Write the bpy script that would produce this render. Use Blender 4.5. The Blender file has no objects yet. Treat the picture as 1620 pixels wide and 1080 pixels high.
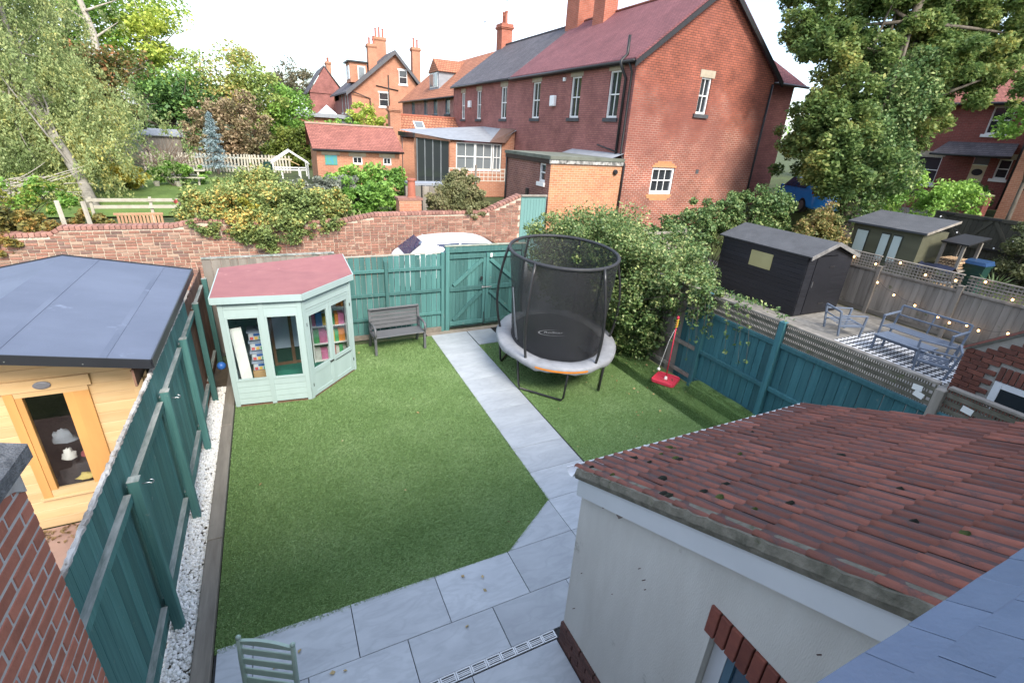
import bpy, math, random
import numpy as np
from mathutils import Vector, Matrix
random.seed(7); RNG = np.random.default_rng(7)
SC = bpy.context.scene; COL = SC.collection
R = math.radians
# ---------------------------------------------------------------- camera
cd = bpy.data.cameras.new('camera'); cam = bpy.data.objects.new('camera', cd); COL.objects.link(cam)
def cam_axes(yaw, pitch, roll):
    d = Vector((math.sin(yaw)*math.cos(pitch), math.cos(yaw)*math.cos(pitch), math.sin(pitch)))
    r = Vector((math.cos(yaw), -math.sin(yaw), 0)); u = r.cross(d)
    return (math.cos(roll)*r+math.sin(roll)*u, -math.sin(roll)*r+math.cos(roll)*u, d)
_r, _u, _d = cam_axes(0.4686, -0.4088, 0.0628)
CAM = Vector((-2.0197, -3.1662, 4.603))
cam.matrix_world = Matrix(((_r.x,_u.x,-_d.x,CAM.x),(_r.y,_u.y,-_d.y,CAM.y),(_r.z,_u.z,-_d.z,CAM.z),(0,0,0,1)))
cd.sensor_width = 36; cd.lens = 760.4424/1620*36; cd.clip_start = .05; cd.clip_end = 2000
SC.camera = cam
# ---------------------------------------------------------------- sky, sun, exposure
SUN_AZ, SUN_EL = R(177), R(42)          # direction the light comes from, measured from +Y clockwise
SC.view_settings.view_transform = 'Standard'; SC.view_settings.look = 'None'
SC.view_settings.gamma = 1; SC.view_settings.use_curve_mapping = False
SC.view_settings.exposure = 2.03
W = bpy.data.worlds.new('World'); SC.world = W; W.use_nodes = True
nt = W.node_tree; nt.nodes.clear()
def N(t, typ, **kw):
    n = t.nodes.new(typ)
    for k, v in kw.items():
        if hasattr(n, k): setattr(n, k, v)
        else: n.inputs[k].default_value = v
    return n
sky = N(nt, 'ShaderNodeTexSky', sky_type='NISHITA'); sky.sun_disc = False
sky.sun_elevation = SUN_EL; sky.sun_rotation = SUN_AZ % (2*math.pi); sky.air_density = 1.0; sky.dust_density = 1.6; sky.ozone_density = 1.0
tc = N(nt, 'ShaderNodeTexCoord'); mp = N(nt, 'ShaderNodeMapping'); mp.inputs['Scale'].default_value = (1, 1, 2.6)
nt.links.new(tc.outputs['Generated'], mp.inputs['Vector'])
cl = N(nt, 'ShaderNodeTexNoise'); cl.inputs['Scale'].default_value = 1.9; cl.inputs['Detail'].default_value = 7; cl.inputs['Roughness'].default_value = .52
nt.links.new(mp.outputs[0], cl.inputs['Vector'])
cr = N(nt, 'ShaderNodeValToRGB'); cr.color_ramp.elements[0].position = .43; cr.color_ramp.elements[0].color = (.10,.10,.10,1)
cr.color_ramp.elements[1].position = .67; cr.color_ramp.elements[1].color = (.97,.97,.97,1)
nt.links.new(cl.outputs['Fac'], cr.inputs[0])
mx = N(nt, 'ShaderNodeMixRGB'); mx.inputs[2].default_value = (5.3, 5.8, 6.7, 1)
nt.links.new(cr.outputs[0], mx.inputs[0]); nt.links.new(sky.outputs[0], mx.inputs[1])
bg = N(nt, 'ShaderNodeBackground', Strength=.094); nt.links.new(mx.outputs[0], bg.inputs['Color'])
ow = N(nt, 'ShaderNodeOutputWorld'); nt.links.new(bg.outputs[0], ow.inputs['Surface'])
sl = bpy.data.lights.new('sun', 'SUN'); sl.energy = 1.5; sl.angle = R(20); sl.color = (1, .93, .82)
so = bpy.data.objects.new('sun', sl); COL.objects.link(so)
sd = Vector((math.sin(SUN_AZ)*math.cos(SUN_EL), math.cos(SUN_AZ)*math.cos(SUN_EL), math.sin(SUN_EL)))
so.rotation_euler = sd.to_track_quat('Z', 'Y').to_euler(); so.location = sd*60
# ---------------------------------------------------------------- materials
def newmat(name):
    m = bpy.data.materials.new(name); m.use_nodes = True
    t = m.node_tree; b = t.nodes['Principled BSDF']
    return m, t, b
def c4(c): return (c[0], c[1], c[2], 1)
def bumpnode(t, b, h, s, d=.01):
    n = N(t, 'ShaderNodeBump'); n.inputs['Strength'].default_value = s; n.inputs['Distance'].default_value = d
    t.links.new(h, n.inputs['Height']); t.links.new(n.outputs[0], b.inputs['Normal']); return n
def pm(name, c1, c2=None, scale=6, rough=.7, bump=.15, stretch=(1,1,1), spec=.4, rnd=0., metal=0, fine=None, dirt=None, isl=False, bd=.01):
    """colour mottled by two noises, optional per-piece brightness change and dirt patches"""
    m, t, b = newmat(name); c2 = c2 or tuple(x*.75 for x in c1)
    tc = N(t, 'ShaderNodeTexCoord'); mp = N(t, 'ShaderNodeMapping'); mp.inputs['Scale'].default_value = stretch
    t.links.new(tc.outputs['Object'], mp.inputs[0])
    oi = N(t, 'ShaderNodeObjectInfo')
    n1 = N(t, 'ShaderNodeTexNoise', noise_dimensions='4D'); n1.inputs['Scale'].default_value = scale; n1.inputs['Detail'].default_value = 8; n1.inputs['Roughness'].default_value = .62
    t.links.new(mp.outputs[0], n1.inputs['Vector'])
    mw = N(t, 'ShaderNodeMath', operation='MULTIPLY'); mw.inputs[1].default_value = 37; t.links.new(oi.outputs['Random'], mw.inputs[0]); t.links.new(mw.outputs[0], n1.inputs['W'])
    rp = N(t, 'ShaderNodeValToRGB'); rp.color_ramp.elements[0].position = .33; rp.color_ramp.elements[1].position = .67
    rp.color_ramp.elements[0].color = c4(c2); rp.color_ramp.elements[1].color = c4(c1)
    t.links.new(n1.outputs['Fac'], rp.inputs[0]); col = rp.outputs[0]
    if rnd:
        src = oi.outputs['Random']
        if isl: src = N(t, 'ShaderNodeNewGeometry').outputs['Random Per Island']
        mr = N(t, 'ShaderNodeMapRange'); mr.inputs['To Min'].default_value = 1-rnd; mr.inputs['To Max'].default_value = 1+rnd
        t.links.new(src, mr.inputs['Value'])
        hs = N(t, 'ShaderNodeHueSaturation'); t.links.new(mr.outputs[0], hs.inputs['Value']); t.links.new(col, hs.inputs['Color']); col = hs.outputs[0]
    if dirt:
        dn = N(t, 'ShaderNodeTexNoise'); dn.inputs['Scale'].default_value = dirt[1]; dn.inputs['Detail'].default_value = 9; dn.inputs['Roughness'].default_value = .7
        t.links.new(tc.outputs['Object'], dn.inputs['Vector'])
        dr = N(t, 'ShaderNodeValToRGB'); dr.color_ramp.elements[0].position = dirt[2]; dr.color_ramp.elements[1].position = dirt[2]+.08
        t.links.new(dn.outputs['Fac'], dr.inputs[0])
        dm = N(t, 'ShaderNodeMixRGB'); dm.inputs[2].default_value = c4(dirt[0]); t.links.new(dr.outputs[0], dm.inputs[0]); t.links.new(col, dm.inputs[1]); col = dm.outputs[0]
    t.links.new(col, b.inputs['Base Color']); b.inputs['Roughness'].default_value = rough; b.inputs['Metallic'].default_value = metal
    b.inputs['Specular IOR Level'].default_value = spec
    if bump:
        n2 = N(t, 'ShaderNodeTexNoise'); n2.inputs['Scale'].default_value = fine or scale*5; n2.inputs['Detail'].default_value = 6
        t.links.new(mp.outputs[0], n2.inputs['Vector']); bumpnode(t, b, n2.outputs['Fac'], bump, bd)
    return m
def wall_uv(t):
    """(along the wall, height) from position and normal, for walls and roof slopes alike"""
    g = N(t, 'ShaderNodeNewGeometry'); s = N(t, 'ShaderNodeSeparateXYZ'); t.links.new(g.outputs['Position'], s.inputs[0])
    sn = N(t, 'ShaderNodeSeparateXYZ'); t.links.new(g.outputs['True Normal'], sn.inputs[0])
    ab = N(t, 'ShaderNodeMath', operation='ABSOLUTE'); t.links.new(sn.outputs[0], ab.inputs[0])
    ab2 = N(t, 'ShaderNodeMath', operation='ABSOLUTE'); t.links.new(sn.outputs[1], ab2.inputs[0])
    gt = N(t, 'ShaderNodeMath', operation='GREATER_THAN'); t.links.new(ab.outputs[0], gt.inputs[0]); t.links.new(ab2.outputs[0], gt.inputs[1])
    mx = N(t, 'ShaderNodeMix'); mx.data_type = 'FLOAT'
    t.links.new(gt.outputs[0], mx.inputs[0]); t.links.new(s.outputs[0], mx.inputs[2]); t.links.new(s.outputs[1], mx.inputs[3])
    cb = N(t, 'ShaderNodeCombineXYZ'); t.links.new(mx.outputs[0], cb.inputs[0]); t.links.new(s.outputs[2], cb.inputs[1])
    return cb.outputs[0], g.outputs['Position']
def brickmat(name, c1, c2, mortar, bw=.235, rh=.08, ms=.006, mott=.35, rough=.85, bump=.6, stain=None, vs=1.0, sq=False):
    m, t, b = newmat(name); uv, pos = wall_uv(t)
    if vs != 1.0:
        mp = N(t, 'ShaderNodeMapping'); mp.inputs['Scale'].default_value = (1, vs, 1); t.links.new(uv, mp.inputs[0]); uv = mp.outputs[0]
    br = N(t, 'ShaderNodeTexBrick'); t.links.new(uv, br.inputs['Vector'])
    br.inputs['Color1'].default_value = c4(c1); br.inputs['Color2'].default_value = c4(c2); br.inputs['Mortar'].default_value = c4(mortar)
    br.inputs['Scale'].default_value = 1; br.inputs['Brick Width'].default_value = bw; br.inputs['Row Height'].default_value = rh
    br.inputs['Mortar Size'].default_value = ms; br.inputs['Mortar Smooth'].default_value = .25; br.inputs['Bias'].default_value = -.1
    n1 = N(t, 'ShaderNodeTexNoise'); n1.inputs['Scale'].default_value = 1.1; n1.inputs['Detail'].default_value = 9; n1.inputs['Roughness'].default_value = .68; t.links.new(pos, n1.inputs['Vector'])
    mr = N(t, 'ShaderNodeMapRange'); mr.inputs['From Min'].default_value = .3; mr.inputs['From Max'].default_value = .7; mr.inputs['To Min'].default_value = 1-mott; mr.inputs['To Max'].default_value = 1+mott*.7
    t.links.new(n1.outputs['Fac'], mr.inputs[0])
    hs = N(t, 'ShaderNodeHueSaturation'); t.links.new(mr.outputs[0], hs.inputs['Value']); t.links.new(br.outputs['Color'], hs.inputs['Color']); col = hs.outputs[0]
    if stain:
        dn = N(t, 'ShaderNodeTexNoise'); dn.inputs['Scale'].default_value = stain[1]; dn.inputs['Detail'].default_value = 6; t.links.new(pos, dn.inputs['Vector'])
        dr = N(t, 'ShaderNodeValToRGB'); dr.color_ramp.elements[0].position = stain[2]; dr.color_ramp.elements[1].position = stain[2]+.15; t.links.new(dn.outputs['Fac'], dr.inputs[0])
        dm = N(t, 'ShaderNodeMixRGB'); dm.inputs[2].default_value = c4(stain[0]); t.links.new(col, dm.inputs[1])
        sc = N(t, 'ShaderNodeMath', operation='MULTIPLY'); sc.inputs[1].default_value = .6; t.links.new(dr.outputs[0], sc.inputs[0]); t.links.new(sc.outputs[0], dm.inputs[0]); col = dm.outputs[0]
    t.links.new(col, b.inputs['Base Color']); b.inputs['Roughness'].default_value = rough; b.inputs['Specular IOR Level'].default_value = .25
    n2 = N(t, 'ShaderNodeTexNoise'); n2.inputs['Scale'].default_value = 40; t.links.new(pos, n2.inputs['Vector'])
    ad = N(t, 'ShaderNodeMath', operation='MULTIPLY_ADD'); ad.inputs[1].default_value = -1; t.links.new(br.outputs['Fac'], ad.inputs[0]); 
    ml = N(t, 'ShaderNodeMath', operation='MULTIPLY'); ml.inputs[1].default_value = .35; t.links.new(n2.outputs['Fac'], ml.inputs[0]); t.links.new(ml.outputs[0], ad.inputs[2])
    bumpnode(t, b, ad.outputs[0], bump, .012)
    return m
def leafmat(name, cols, trans=.3, rough=.55, patch=.9, pamt=.55):
    """leaf colours picked per leaf, drifting in patches through the crown"""
    m, t, b = newmat(name)
    g = N(t, 'ShaderNodeNewGeometry'); n = N(t, 'ShaderNodeTexNoise'); n.inputs['Scale'].default_value = patch; n.inputs['Detail'].default_value = 3
    t.links.new(g.outputs['Position'], n.inputs['Vector'])
    mr = N(t, 'ShaderNodeMapRange'); mr.inputs['From Min'].default_value = .3; mr.inputs['From Max'].default_value = .7; t.links.new(n.outputs['Fac'], mr.inputs[0])
    mi = N(t, 'ShaderNodeMix'); mi.data_type = 'FLOAT'; mi.inputs[0].default_value = pamt; t.links.new(g.outputs['Random Per Island'], mi.inputs[2]); t.links.new(mr.outputs[0], mi.inputs[3])
    rp = N(t, 'ShaderNodeValToRGB'); e = rp.color_ramp.elements
    while len(e) < len(cols): e.new(.5)
    for i, c in enumerate(cols): e[i].position = .12+.76*i/max(1, len(cols)-1); e[i].color = c4(c)
    t.links.new(mi.outputs[0], rp.inputs[0])
    t.links.new(rp.outputs[0], b.inputs['Base Color']); b.inputs['Roughness'].default_value = rough; b.inputs['Specular IOR Level'].default_value = .35
    tr = N(t, 'ShaderNodeBsdfTranslucent'); t.links.new(rp.outputs[0], tr.inputs['Color'])
    ms = N(t, 'ShaderNodeMixShader'); ms.inputs[0].default_value = trans; t.links.new(b.outputs[0], ms.inputs[1]); t.links.new(tr.outputs[0], ms.inputs[2])
    t.links.new(ms.outputs[0], t.nodes['Material Output'].inputs['Surface']); return m
def glassmat(name, tint=(.75,.8,.82), clear=.75, rough=.02):
    m, t, b = newmat(name); t.nodes.remove(b)
    tr = N(t, 'ShaderNodeBsdfTransparent'); tr.inputs[0].default_value = c4(tuple(x*clear for x in tint))
    gl = N(t, 'ShaderNodeBsdfGlossy'); gl.inputs['Roughness'].default_value = rough
    lw = N(t, 'ShaderNodeLayerWeight'); pw = N(t, 'ShaderNodeMath', operation='POWER'); pw.inputs[1].default_value = 4.5; t.links.new(lw.outputs['Facing'], pw.inputs[0])
    fr = N(t, 'ShaderNodeMath', operation='MULTIPLY_ADD'); fr.inputs[1].default_value = .9; fr.inputs[2].default_value = .045; t.links.new(pw.outputs[0], fr.inputs[0])
    ms = N(t, 'ShaderNodeMixShader'); t.links.new(fr.outputs[0], ms.inputs[0]); t.links.new(tr.outputs[0], ms.inputs[1]); t.links.new(gl.outputs[0], ms.inputs[2])
    t.links.new(ms.outputs[0], t.nodes['Material Output'].inputs['Surface']); return m
def darkglass(name, c=(.03,.035,.04), rough=.05, spec=.8):
    m, t, b = newmat(name); b.inputs['Base Color'].default_value = c4(c); b.inputs['Roughness'].default_value = rough; b.inputs['Specular IOR Level'].default_value = spec
    n = N(t, 'ShaderNodeTexNoise'); n.inputs['Scale'].default_value = 1.3; g = N(t, 'ShaderNodeNewGeometry'); t.links.new(g.outputs['Position'], n.inputs['Vector']); bumpnode(t, b, n.outputs['Fac'], .12, .05)
    return m
# ---------------------------------------------------------------- mesh collecting
class MB:
    def __init__(s): s.v = []; s.f = []; s.m = None
    def add(s, vs, fs):
        o = len(s.v); s.v += [tuple(v) for v in vs]; s.f += [tuple(i+o for i in f) for f in fs]; return s
    def box(s, c, d, rz=0, rx=0, ry=0, bev=0):
        """box with centre c, size d; bev > 0 cuts the long edges"""
        x, y, z = d[0]/2, d[1]/2, d[2]/2
        if bev:
            b = min(bev, x*.8, y*.8, z*.8)
            vs = []
            for sx in (-1,1):
                for sy in (-1,1):
                    for sz in (-1,1):
                        vs += [(sx*(x-b),sy*(y-b),sz*z),(sx*(x-b),sy*y,sz*(z-b)),(sx*x,sy*(y-b),sz*(z-b))]
            def k(sx,sy,sz,j): return ((sx>0)*4+(sy>0)*2+(sz>0))*3+j
            fs = []
            for q in (-1,1):
                L = [k(-1,-1,q,0),k(1,-1,q,0),k(1,1,q,0),k(-1,1,q,0)]; fs.append(L if q>0 else L[::-1])
                L = [k(-1,q,-1,1),k(1,q,-1,1),k(1,q,1,1),k(-1,q,1,1)]; fs.append(L if q<0 else L[::-1])
                L = [k(q,-1,-1,2),k(q,1,-1,2),k(q,1,1,2),k(q,-1,1,2)]; fs.append(L if q>0 else L[::-1])
                for r in (-1,1):
                    L = [k(-1,q,r,0),k(1,q,r,0),k(1,q,r,1),k(-1,q,r,1)]; fs.append(L if q*r>0 else L[::-1])
                    L = [k(q,-1,r,2),k(q,1,r,2),k(q,1,r,0),k(q,-1,r,0)]; fs.append(L if q*r>0 else L[::-1])
                    L = [k(q,r,-1,1),k(q,r,1,1),k(q,r,1,2),k(q,r,-1,2)]; fs.append(L if q*r>0 else L[::-1])
            for sx in (-1,1):
                for sy in (-1,1):
                    for sz in (-1,1):
                        L = [k(sx,sy,sz,0),k(sx,sy,sz,1),k(sx,sy,sz,2)]; fs.append(L if sx*sy*sz<0 else L[::-1])
        else:
            vs = [(a,b_,c_) for a in (-x,x) for b_ in (-y,y) for c_ in (-z,z)]
            fs = [(0,1,3,2),(4,6,7,5),(0,4,5,1),(2,3,7,6),(0,2,6,4),(1,5,7,3)]
        if rx or ry or rz:
            e = Matrix.Rotation(rz,3,'Z')@Matrix.Rotation(ry,3,'Y')@Matrix.Rotation(rx,3,'X')
            vs = [e@Vector(v) for v in vs]
        return s.add([(v[0]+c[0],v[1]+c[1],v[2]+c[2]) for v in vs], fs)
    def bb(s, a, b, bev=0):
        return s.box([(a[i]+b[i])/2 for i in range(3)], [abs(b[i]-a[i]) for i in range(3)], bev=bev)
    def beam(s, a, b, w, h, up=(0,0,1), bev=0):
        """rectangular bar from a to b, w across, h along up"""
        a, b = Vector(a), Vector(b); d = b-a; L = d.length; d.normalize(); up = Vector(up)
        sd = d.cross(up)
        if sd.length < 1e-4: sd = d.cross(Vector((1,0,0)))
        sd.normalize(); u = sd.cross(d)
        t = MB(); t.box((0,0,0), (L,w,h), bev=bev); c = (a+b)/2
        return s.add([c+d*v[0]+sd*v[1]*-1+u*v[2] for v in t.v], t.f)
    def tube(s, pts, r, n=8, closed=False, cap=True):
        pts = [Vector(p) for p in pts]; m = len(pts); rr = r if isinstance(r, (list,tuple)) else [r]*m
        rings = []; ref = None
        for i in range(m):
            if closed: d = pts[(i+1)%m]-pts[i-1]
            else: d = pts[min(i+1,m-1)]-pts[max(i-1,0)]
            d.normalize()
            if ref is None: ref = Vector((0,0,1)) if abs(d.z) < .9 else Vector((1,0,0))
            ref = ref-d*ref.dot(d)
            if ref.length < 1e-5: ref = d.orthogonal()
            ref.normalize(); q = d.cross(ref)
            rings.append([pts[i]+(ref*math.cos(2*math.pi*k/n)+q*math.sin(2*math.pi*k/n))*rr[i] for k in range(n)])
        vs = [v for g in rings for v in g]; fs = []
        for i in range(m if closed else m-1):
            a, b = i*n, ((i+1)%m)*n
            for k in range(n): fs.append((a+k, a+(k+1)%n, b+(k+1)%n, b+k))
        if cap and not closed: fs += [tuple(range(n))[::-1], tuple(range((m-1)*n, m*n))]
        return s.add(vs, fs)
    def prism(s, poly, h0, h1, ax=2):
        """polygon extruded along axis ax"""
        n = len(poly)
        def P(p, h):
            if ax == 2: return (p[0],p[1],h)
            if ax == 1: return (p[0],h,p[1])
            return (h,p[0],p[1])
        vs = [P(p,h0) for p in poly]+[P(p,h1) for p in poly]
        fs = [tuple(range(n))[::-1], tuple(range(n,2*n))]+[(i,(i+1)%n,n+(i+1)%n,n+i) for i in range(n)]
        return s.add(vs, fs)
    def quad(s, a, b, c, d): return s.add([a,b,c,d], [(0,1,2,3)])
    def slab(s, a, b, c, d, t):
        """thick panel: quad abcd (top face) with thickness t below along its normal"""
        a,b,c,d = map(Vector,(a,b,c,d)); n = (b-a).cross(d-a).normalized()*t
        vs = [a,b,c,d,a-n,b-n,c-n,d-n]
        return s.add(vs, [(0,1,2,3),(7,6,5,4),(0,4,5,1),(1,5,6,2),(2,6,7,3),(3,7,4,0)])
    def lathe(s, prof, c=(0,0,0), n=16):
        vs = []; fs = []
        for (r,z) in prof:
            for k in range(n): a = 2*math.pi*k/n; vs.append((c[0]+r*math.cos(a),c[1]+r*math.sin(a),c[2]+z))
        for i in range(len(prof)-1):
            for k in range(n): fs.append((i*n+k,i*n+(k+1)%n,(i+1)*n+(k+1)%n,(i+1)*n+k))
        fs += [tuple(range(n))[::-1], tuple(range((len(prof)-1)*n,len(prof)*n))]
        return s.add(vs, fs)
    def build(s, name, mat, parent=None, smooth=False, label=None, recalc=False):
        me = bpy.data.meshes.new(name); off = root_loc(parent)
        me.from_pydata([(v[0]-off[0],v[1]-off[1],v[2]-off[2]) for v in s.v], [], s.f)
        me.update()
        if recalc:
            import bmesh
            bm = bmesh.new(); bm.from_mesh(me); bmesh.ops.recalc_face_normals(bm, faces=bm.faces); bm.to_mesh(me); bm.free()
        return link(name, me, mat, parent, smooth, label)
LOCAL = {}
def root_loc(p):
    while p is not None:
        if p.type == 'EMPTY': return (0,0,0) if p.get('_local') else tuple(p.location)
        if p.parent is None: return tuple(p.location)
        p = p.parent
    return (0,0,0)
def link(name, me, mat, parent=None, smooth=False, label=None):
    o = bpy.data.objects.new(name, me); COL.objects.link(o)
    if mat is not None: me.materials.append(mat)
    if smooth:
        me.polygons.foreach_set('use_smooth', [True]*len(me.polygons))
    if parent is not None: o.parent = parent
    if label: o['label'] = label
    return o
def tag(o, label=None, cat=None, group=None, kind=None):
    if label: o['label'] = label
    if cat: o['category'] = cat
    if group: o['group'] = group
    if kind: o['kind'] = kind
    return o
def thing(name, label, cat, loc=(0,0,0), group=None, rz=None):
    """an Empty at the thing's base; with rz its parts are built in local coordinates"""
    o = bpy.data.objects.new(name, None); COL.objects.link(o); o.location = loc; o.empty_display_size = .2
    if rz is not None: o.rotation_euler = (0,0,rz); LOCAL[o.name] = 1; o['_local'] = 1
    return tag(o, label, cat, group)
def npmesh(name, V, F, mat, parent=None, smooth=False):
    """fast mesh from numpy arrays, F is (n, 3 or 4)"""
    off = np.array(root_loc(parent)); V = np.asarray(V, dtype=np.float32)-off.astype(np.float32); F = np.asarray(F, dtype=np.int32)
    me = bpy.data.meshes.new(name); n, k = F.shape
    me.vertices.add(len(V)); me.vertices.foreach_set('co', V.ravel())
    me.loops.add(n*k); me.loops.foreach_set('vertex_index', F.ravel())
    me.polygons.add(n); me.polygons.foreach_set('loop_start', np.arange(0,n*k,k,dtype=np.int32)); me.polygons.foreach_set('loop_total', np.full(n,k,dtype=np.int32))
    me.update(calc_edges=True); me.validate()
    return link(name, me, mat, parent, smooth)
def shared(name, me, mat_unused, parent, loc, rot=(0,0,0), scale=(1,1,1)):
    o = bpy.data.objects.new(name, me); COL.objects.link(o); off = root_loc(parent); o.parent = parent
    o.location = (loc[0]-off[0],loc[1]-off[1],loc[2]-off[2]); o.rotation_euler = rot; o.scale = scale; return o
def meshof(mb, name, mat):
    me = bpy.data.meshes.new(name); me.from_pydata(mb.v, [], mb.f); me.update(); me.materials.append(mat); return me
def U(a, b): return random.uniform(a, b)
# ---------------------------------------------------------------- foliage
def leafquads(P, size, up=.35, droop=0., asp=.62, dirs=None):
    """one folded rhombic leaf at every point of P"""
    P = np.asarray(P); n = len(P); s = size*RNG.uniform(.6,1.35,(n,1))
    nr = RNG.normal(size=(n,3)); nr[:,2] = np.abs(nr[:,2])+up; nr /= np.linalg.norm(nr,axis=1,keepdims=True)
    t = RNG.normal(size=(n,3)) if dirs is None else dirs+RNG.normal(size=(n,3))*.35
    t[:,2] -= droop; t -= nr*(t*nr).sum(1,keepdims=True); t /= np.linalg.norm(t,axis=1,keepdims=True)+1e-6
    b = np.cross(nr,t)
    A = P-t*s*.5; Bv = P+b*s*asp*.5+nr*s*.1; Cv = P+t*s*.5; D = P-b*s*asp*.5+nr*s*.1
    V = np.stack([A,Bv,Cv,D],1).reshape(-1,3); F = np.arange(4*n).reshape(-1,4)
    return V, F
def blob(n, c, r, inner=.55, flat=None):
    """points near the shell of an ellipsoid"""
    d = RNG.normal(size=(n,3)); d /= np.linalg.norm(d,axis=1,keepdims=True)
    k = inner+(1-inner)*RNG.random((n,1))**.6
    return np.asarray(c)+d*k*np.asarray(r)
def crown_pts(c, r, lobes, per, lobe=.34, inner=.35, zmin=None, fill=.8):
    """leaf points: lobes scattered through an ellipsoid, leaves near each lobe's shell"""
    out = []; c = np.asarray(c,float); r = np.asarray(r,float)
    for i in range(lobes):
        d = RNG.normal(size=3); d /= np.linalg.norm(d); p = c+d*r*(fill*RNG.random()**.38)
        q = r.mean()*lobe*RNG.uniform(.6,1.25)
        out.append(blob(int(per*RNG.uniform(.6,1.3)), p, (q*RNG.uniform(.8,1.3),q*RNG.uniform(.8,1.3),q*RNG.uniform(.55,.85)), inner))
    P = np.concatenate(out)
    if zmin is not None: P = P[P[:,2] > zmin]
    return P
def foliage(name, P, size, mat, parent=None, **kw):
    V, F = leafquads(P, size, **kw); return npmesh(name, V, F, mat, parent)
def limb(a, b, r0, r1, bend=.15, n=6):
    a, b = Vector(a), Vector(b); L = (b-a).length; off = Vector((U(-1,1),U(-1,1),U(-.3,.6)))*bend*L
    pts = []; rr = []
    for i in range(n+1):
        t = i/n; pts.append(a.lerp(b,t)+off*math.sin(math.pi*t)); rr.append(r0+(r1-r0)*t)
    return pts, rr
def tree(name, label, base, h, cc, cr, mat, bark, lobes=40, per=320, leaf=.2, trunk_r=.22, lean=(0,0), group=None, cat='tree', lobe=.34, limbs=9, fill=.85, **kw):
    t = thing(name, label, cat, base, group)
    mb = MB(); top = (cc[0]+lean[0]*.3, cc[1]+lean[1]*.3, cc[2]+cr[2]*.35)
    p, r = limb(base, top, trunk_r, trunk_r*.3, .05, 8); mb.tube(p, r, 8)
    for i in range(limbs):
        k = random.randint(3, 7); a = U(0, 6.28); e = U(.45,.85)
        q = (cc[0]+math.cos(a)*cr[0]*e, cc[1]+math.sin(a)*cr[1]*e, cc[2]+U(-.35,.7)*cr[2])
        pp, r2 = limb(p[k], q, r[k]*.55, .015, .12); mb.tube(pp, r2, 5)
    mb.build('trunk', bark, t, smooth=True)
    foliage('crown', crown_pts(cc, cr, lobes, per, lobe=lobe, fill=fill), leaf, mat, t, **kw)
    return t
# ================================================================ shared materials
TEAL = pm('teal_paint', (.080,.205,.192), (.046,.138,.132), 4, .7, .5, (7,7,.3), rnd=.24, fine=14, dirt=((.22,.27,.24),10,.625))
TEALR = pm('blue_teal_paint', (.050,.160,.180), (.026,.105,.126), 4, .66, .5, (7,7,.3), rnd=.28, fine=14, dirt=((.16,.20,.18),10,.635))
BARKCAP = pm('flaking_white_capping', (.62,.60,.56), (.20,.17,.14), 9, .95, .8, (1,.45,1), fine=60, bd=.02, dirt=((.10,.07,.05),15,.60))
WORN = pm('worn_painted_edge', (.42,.43,.40), (.13,.17,.15), 14, .85, .5, (1,.25,1), rnd=.15)
GREYWOOD = pm('weathered_grey_wood', (.30,.27,.235), (.17,.15,.125), 7, .85, .35, (1,1,.1), rnd=.18, dirt=((.11,.12,.06),3,.62))
DARKGREY = pm('dark_weathered_lattice', (.17,.155,.125), (.09,.085,.06), 9, .9, .3, rnd=.2, dirt=((.08,.10,.035),4,.58))
BROWNWOOD = pm('brown_timber', (.22,.12,.08), (.13,.07,.048), 6, .8, .3, (1,.1,1), rnd=.15)
SLEEPER = pm('grey_sleeper', (.24,.215,.18), (.12,.105,.085), 7, .85, .4, (1,.12,1), dirt=((.10,.11,.06),5,.66))
DECKW = pm('deck_wood', (.27,.255,.23), (.16,.15,.135), 6, .85, .35, (.12,1,1), rnd=.15)
WHITEP = pm('white_paint', (.80,.80,.78), (.72,.72,.70), 5, .45, .05)
UPVC = pm('white_plastic', (.82,.83,.84), (.77,.78,.80), 3, .3, .02, dirt=((.55,.56,.55),6,.72))
BLACKP = pm('black_paint', (.022,.022,.024), (.012,.012,.013), 8, .45, .1)
STEEL = pm('black_steel', (.028,.028,.03), (.018,.018,.02), 9, .35, .05, spec=.6)
GALV = pm('galvanised_steel', (.55,.56,.57), (.42,.43,.44), 9, .35, .05, metal=.9)
EARTH = pm('earth', (.12,.09,.06), (.06,.05,.035), 4, .95, .6)
LEAF_G = leafmat('green_leaves', [(.022,.055,.014),(.045,.095,.022),(.085,.145,.035)])
BARK = pm('bark', (.15,.125,.10), (.07,.06,.045), 8, .9, .6, (1,1,.3))
PALEBARK = pm('pale_bark', (.46,.42,.36), (.26,.23,.19), 6, .9, .5, (1,1,.3))
GLASS = glassmat('window_glass', (.96,.98,.98), clear=1.0)
DGLASS = darkglass('dark_glass')
PALEGLASS = darkglass('sky_tinted_glass', (.16,.18,.19), .04, 1.0)  # pale base colour stands in for reflected sky
MORTAR = pm('mortar', (.42,.39,.35), (.30,.28,.25), 12, .95, .4)
CEMENT = pm('mossy_cement', (.20,.185,.15), (.085,.082,.062), 11, .95, .7, dirt=((.055,.065,.022),7,.60))
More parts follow.
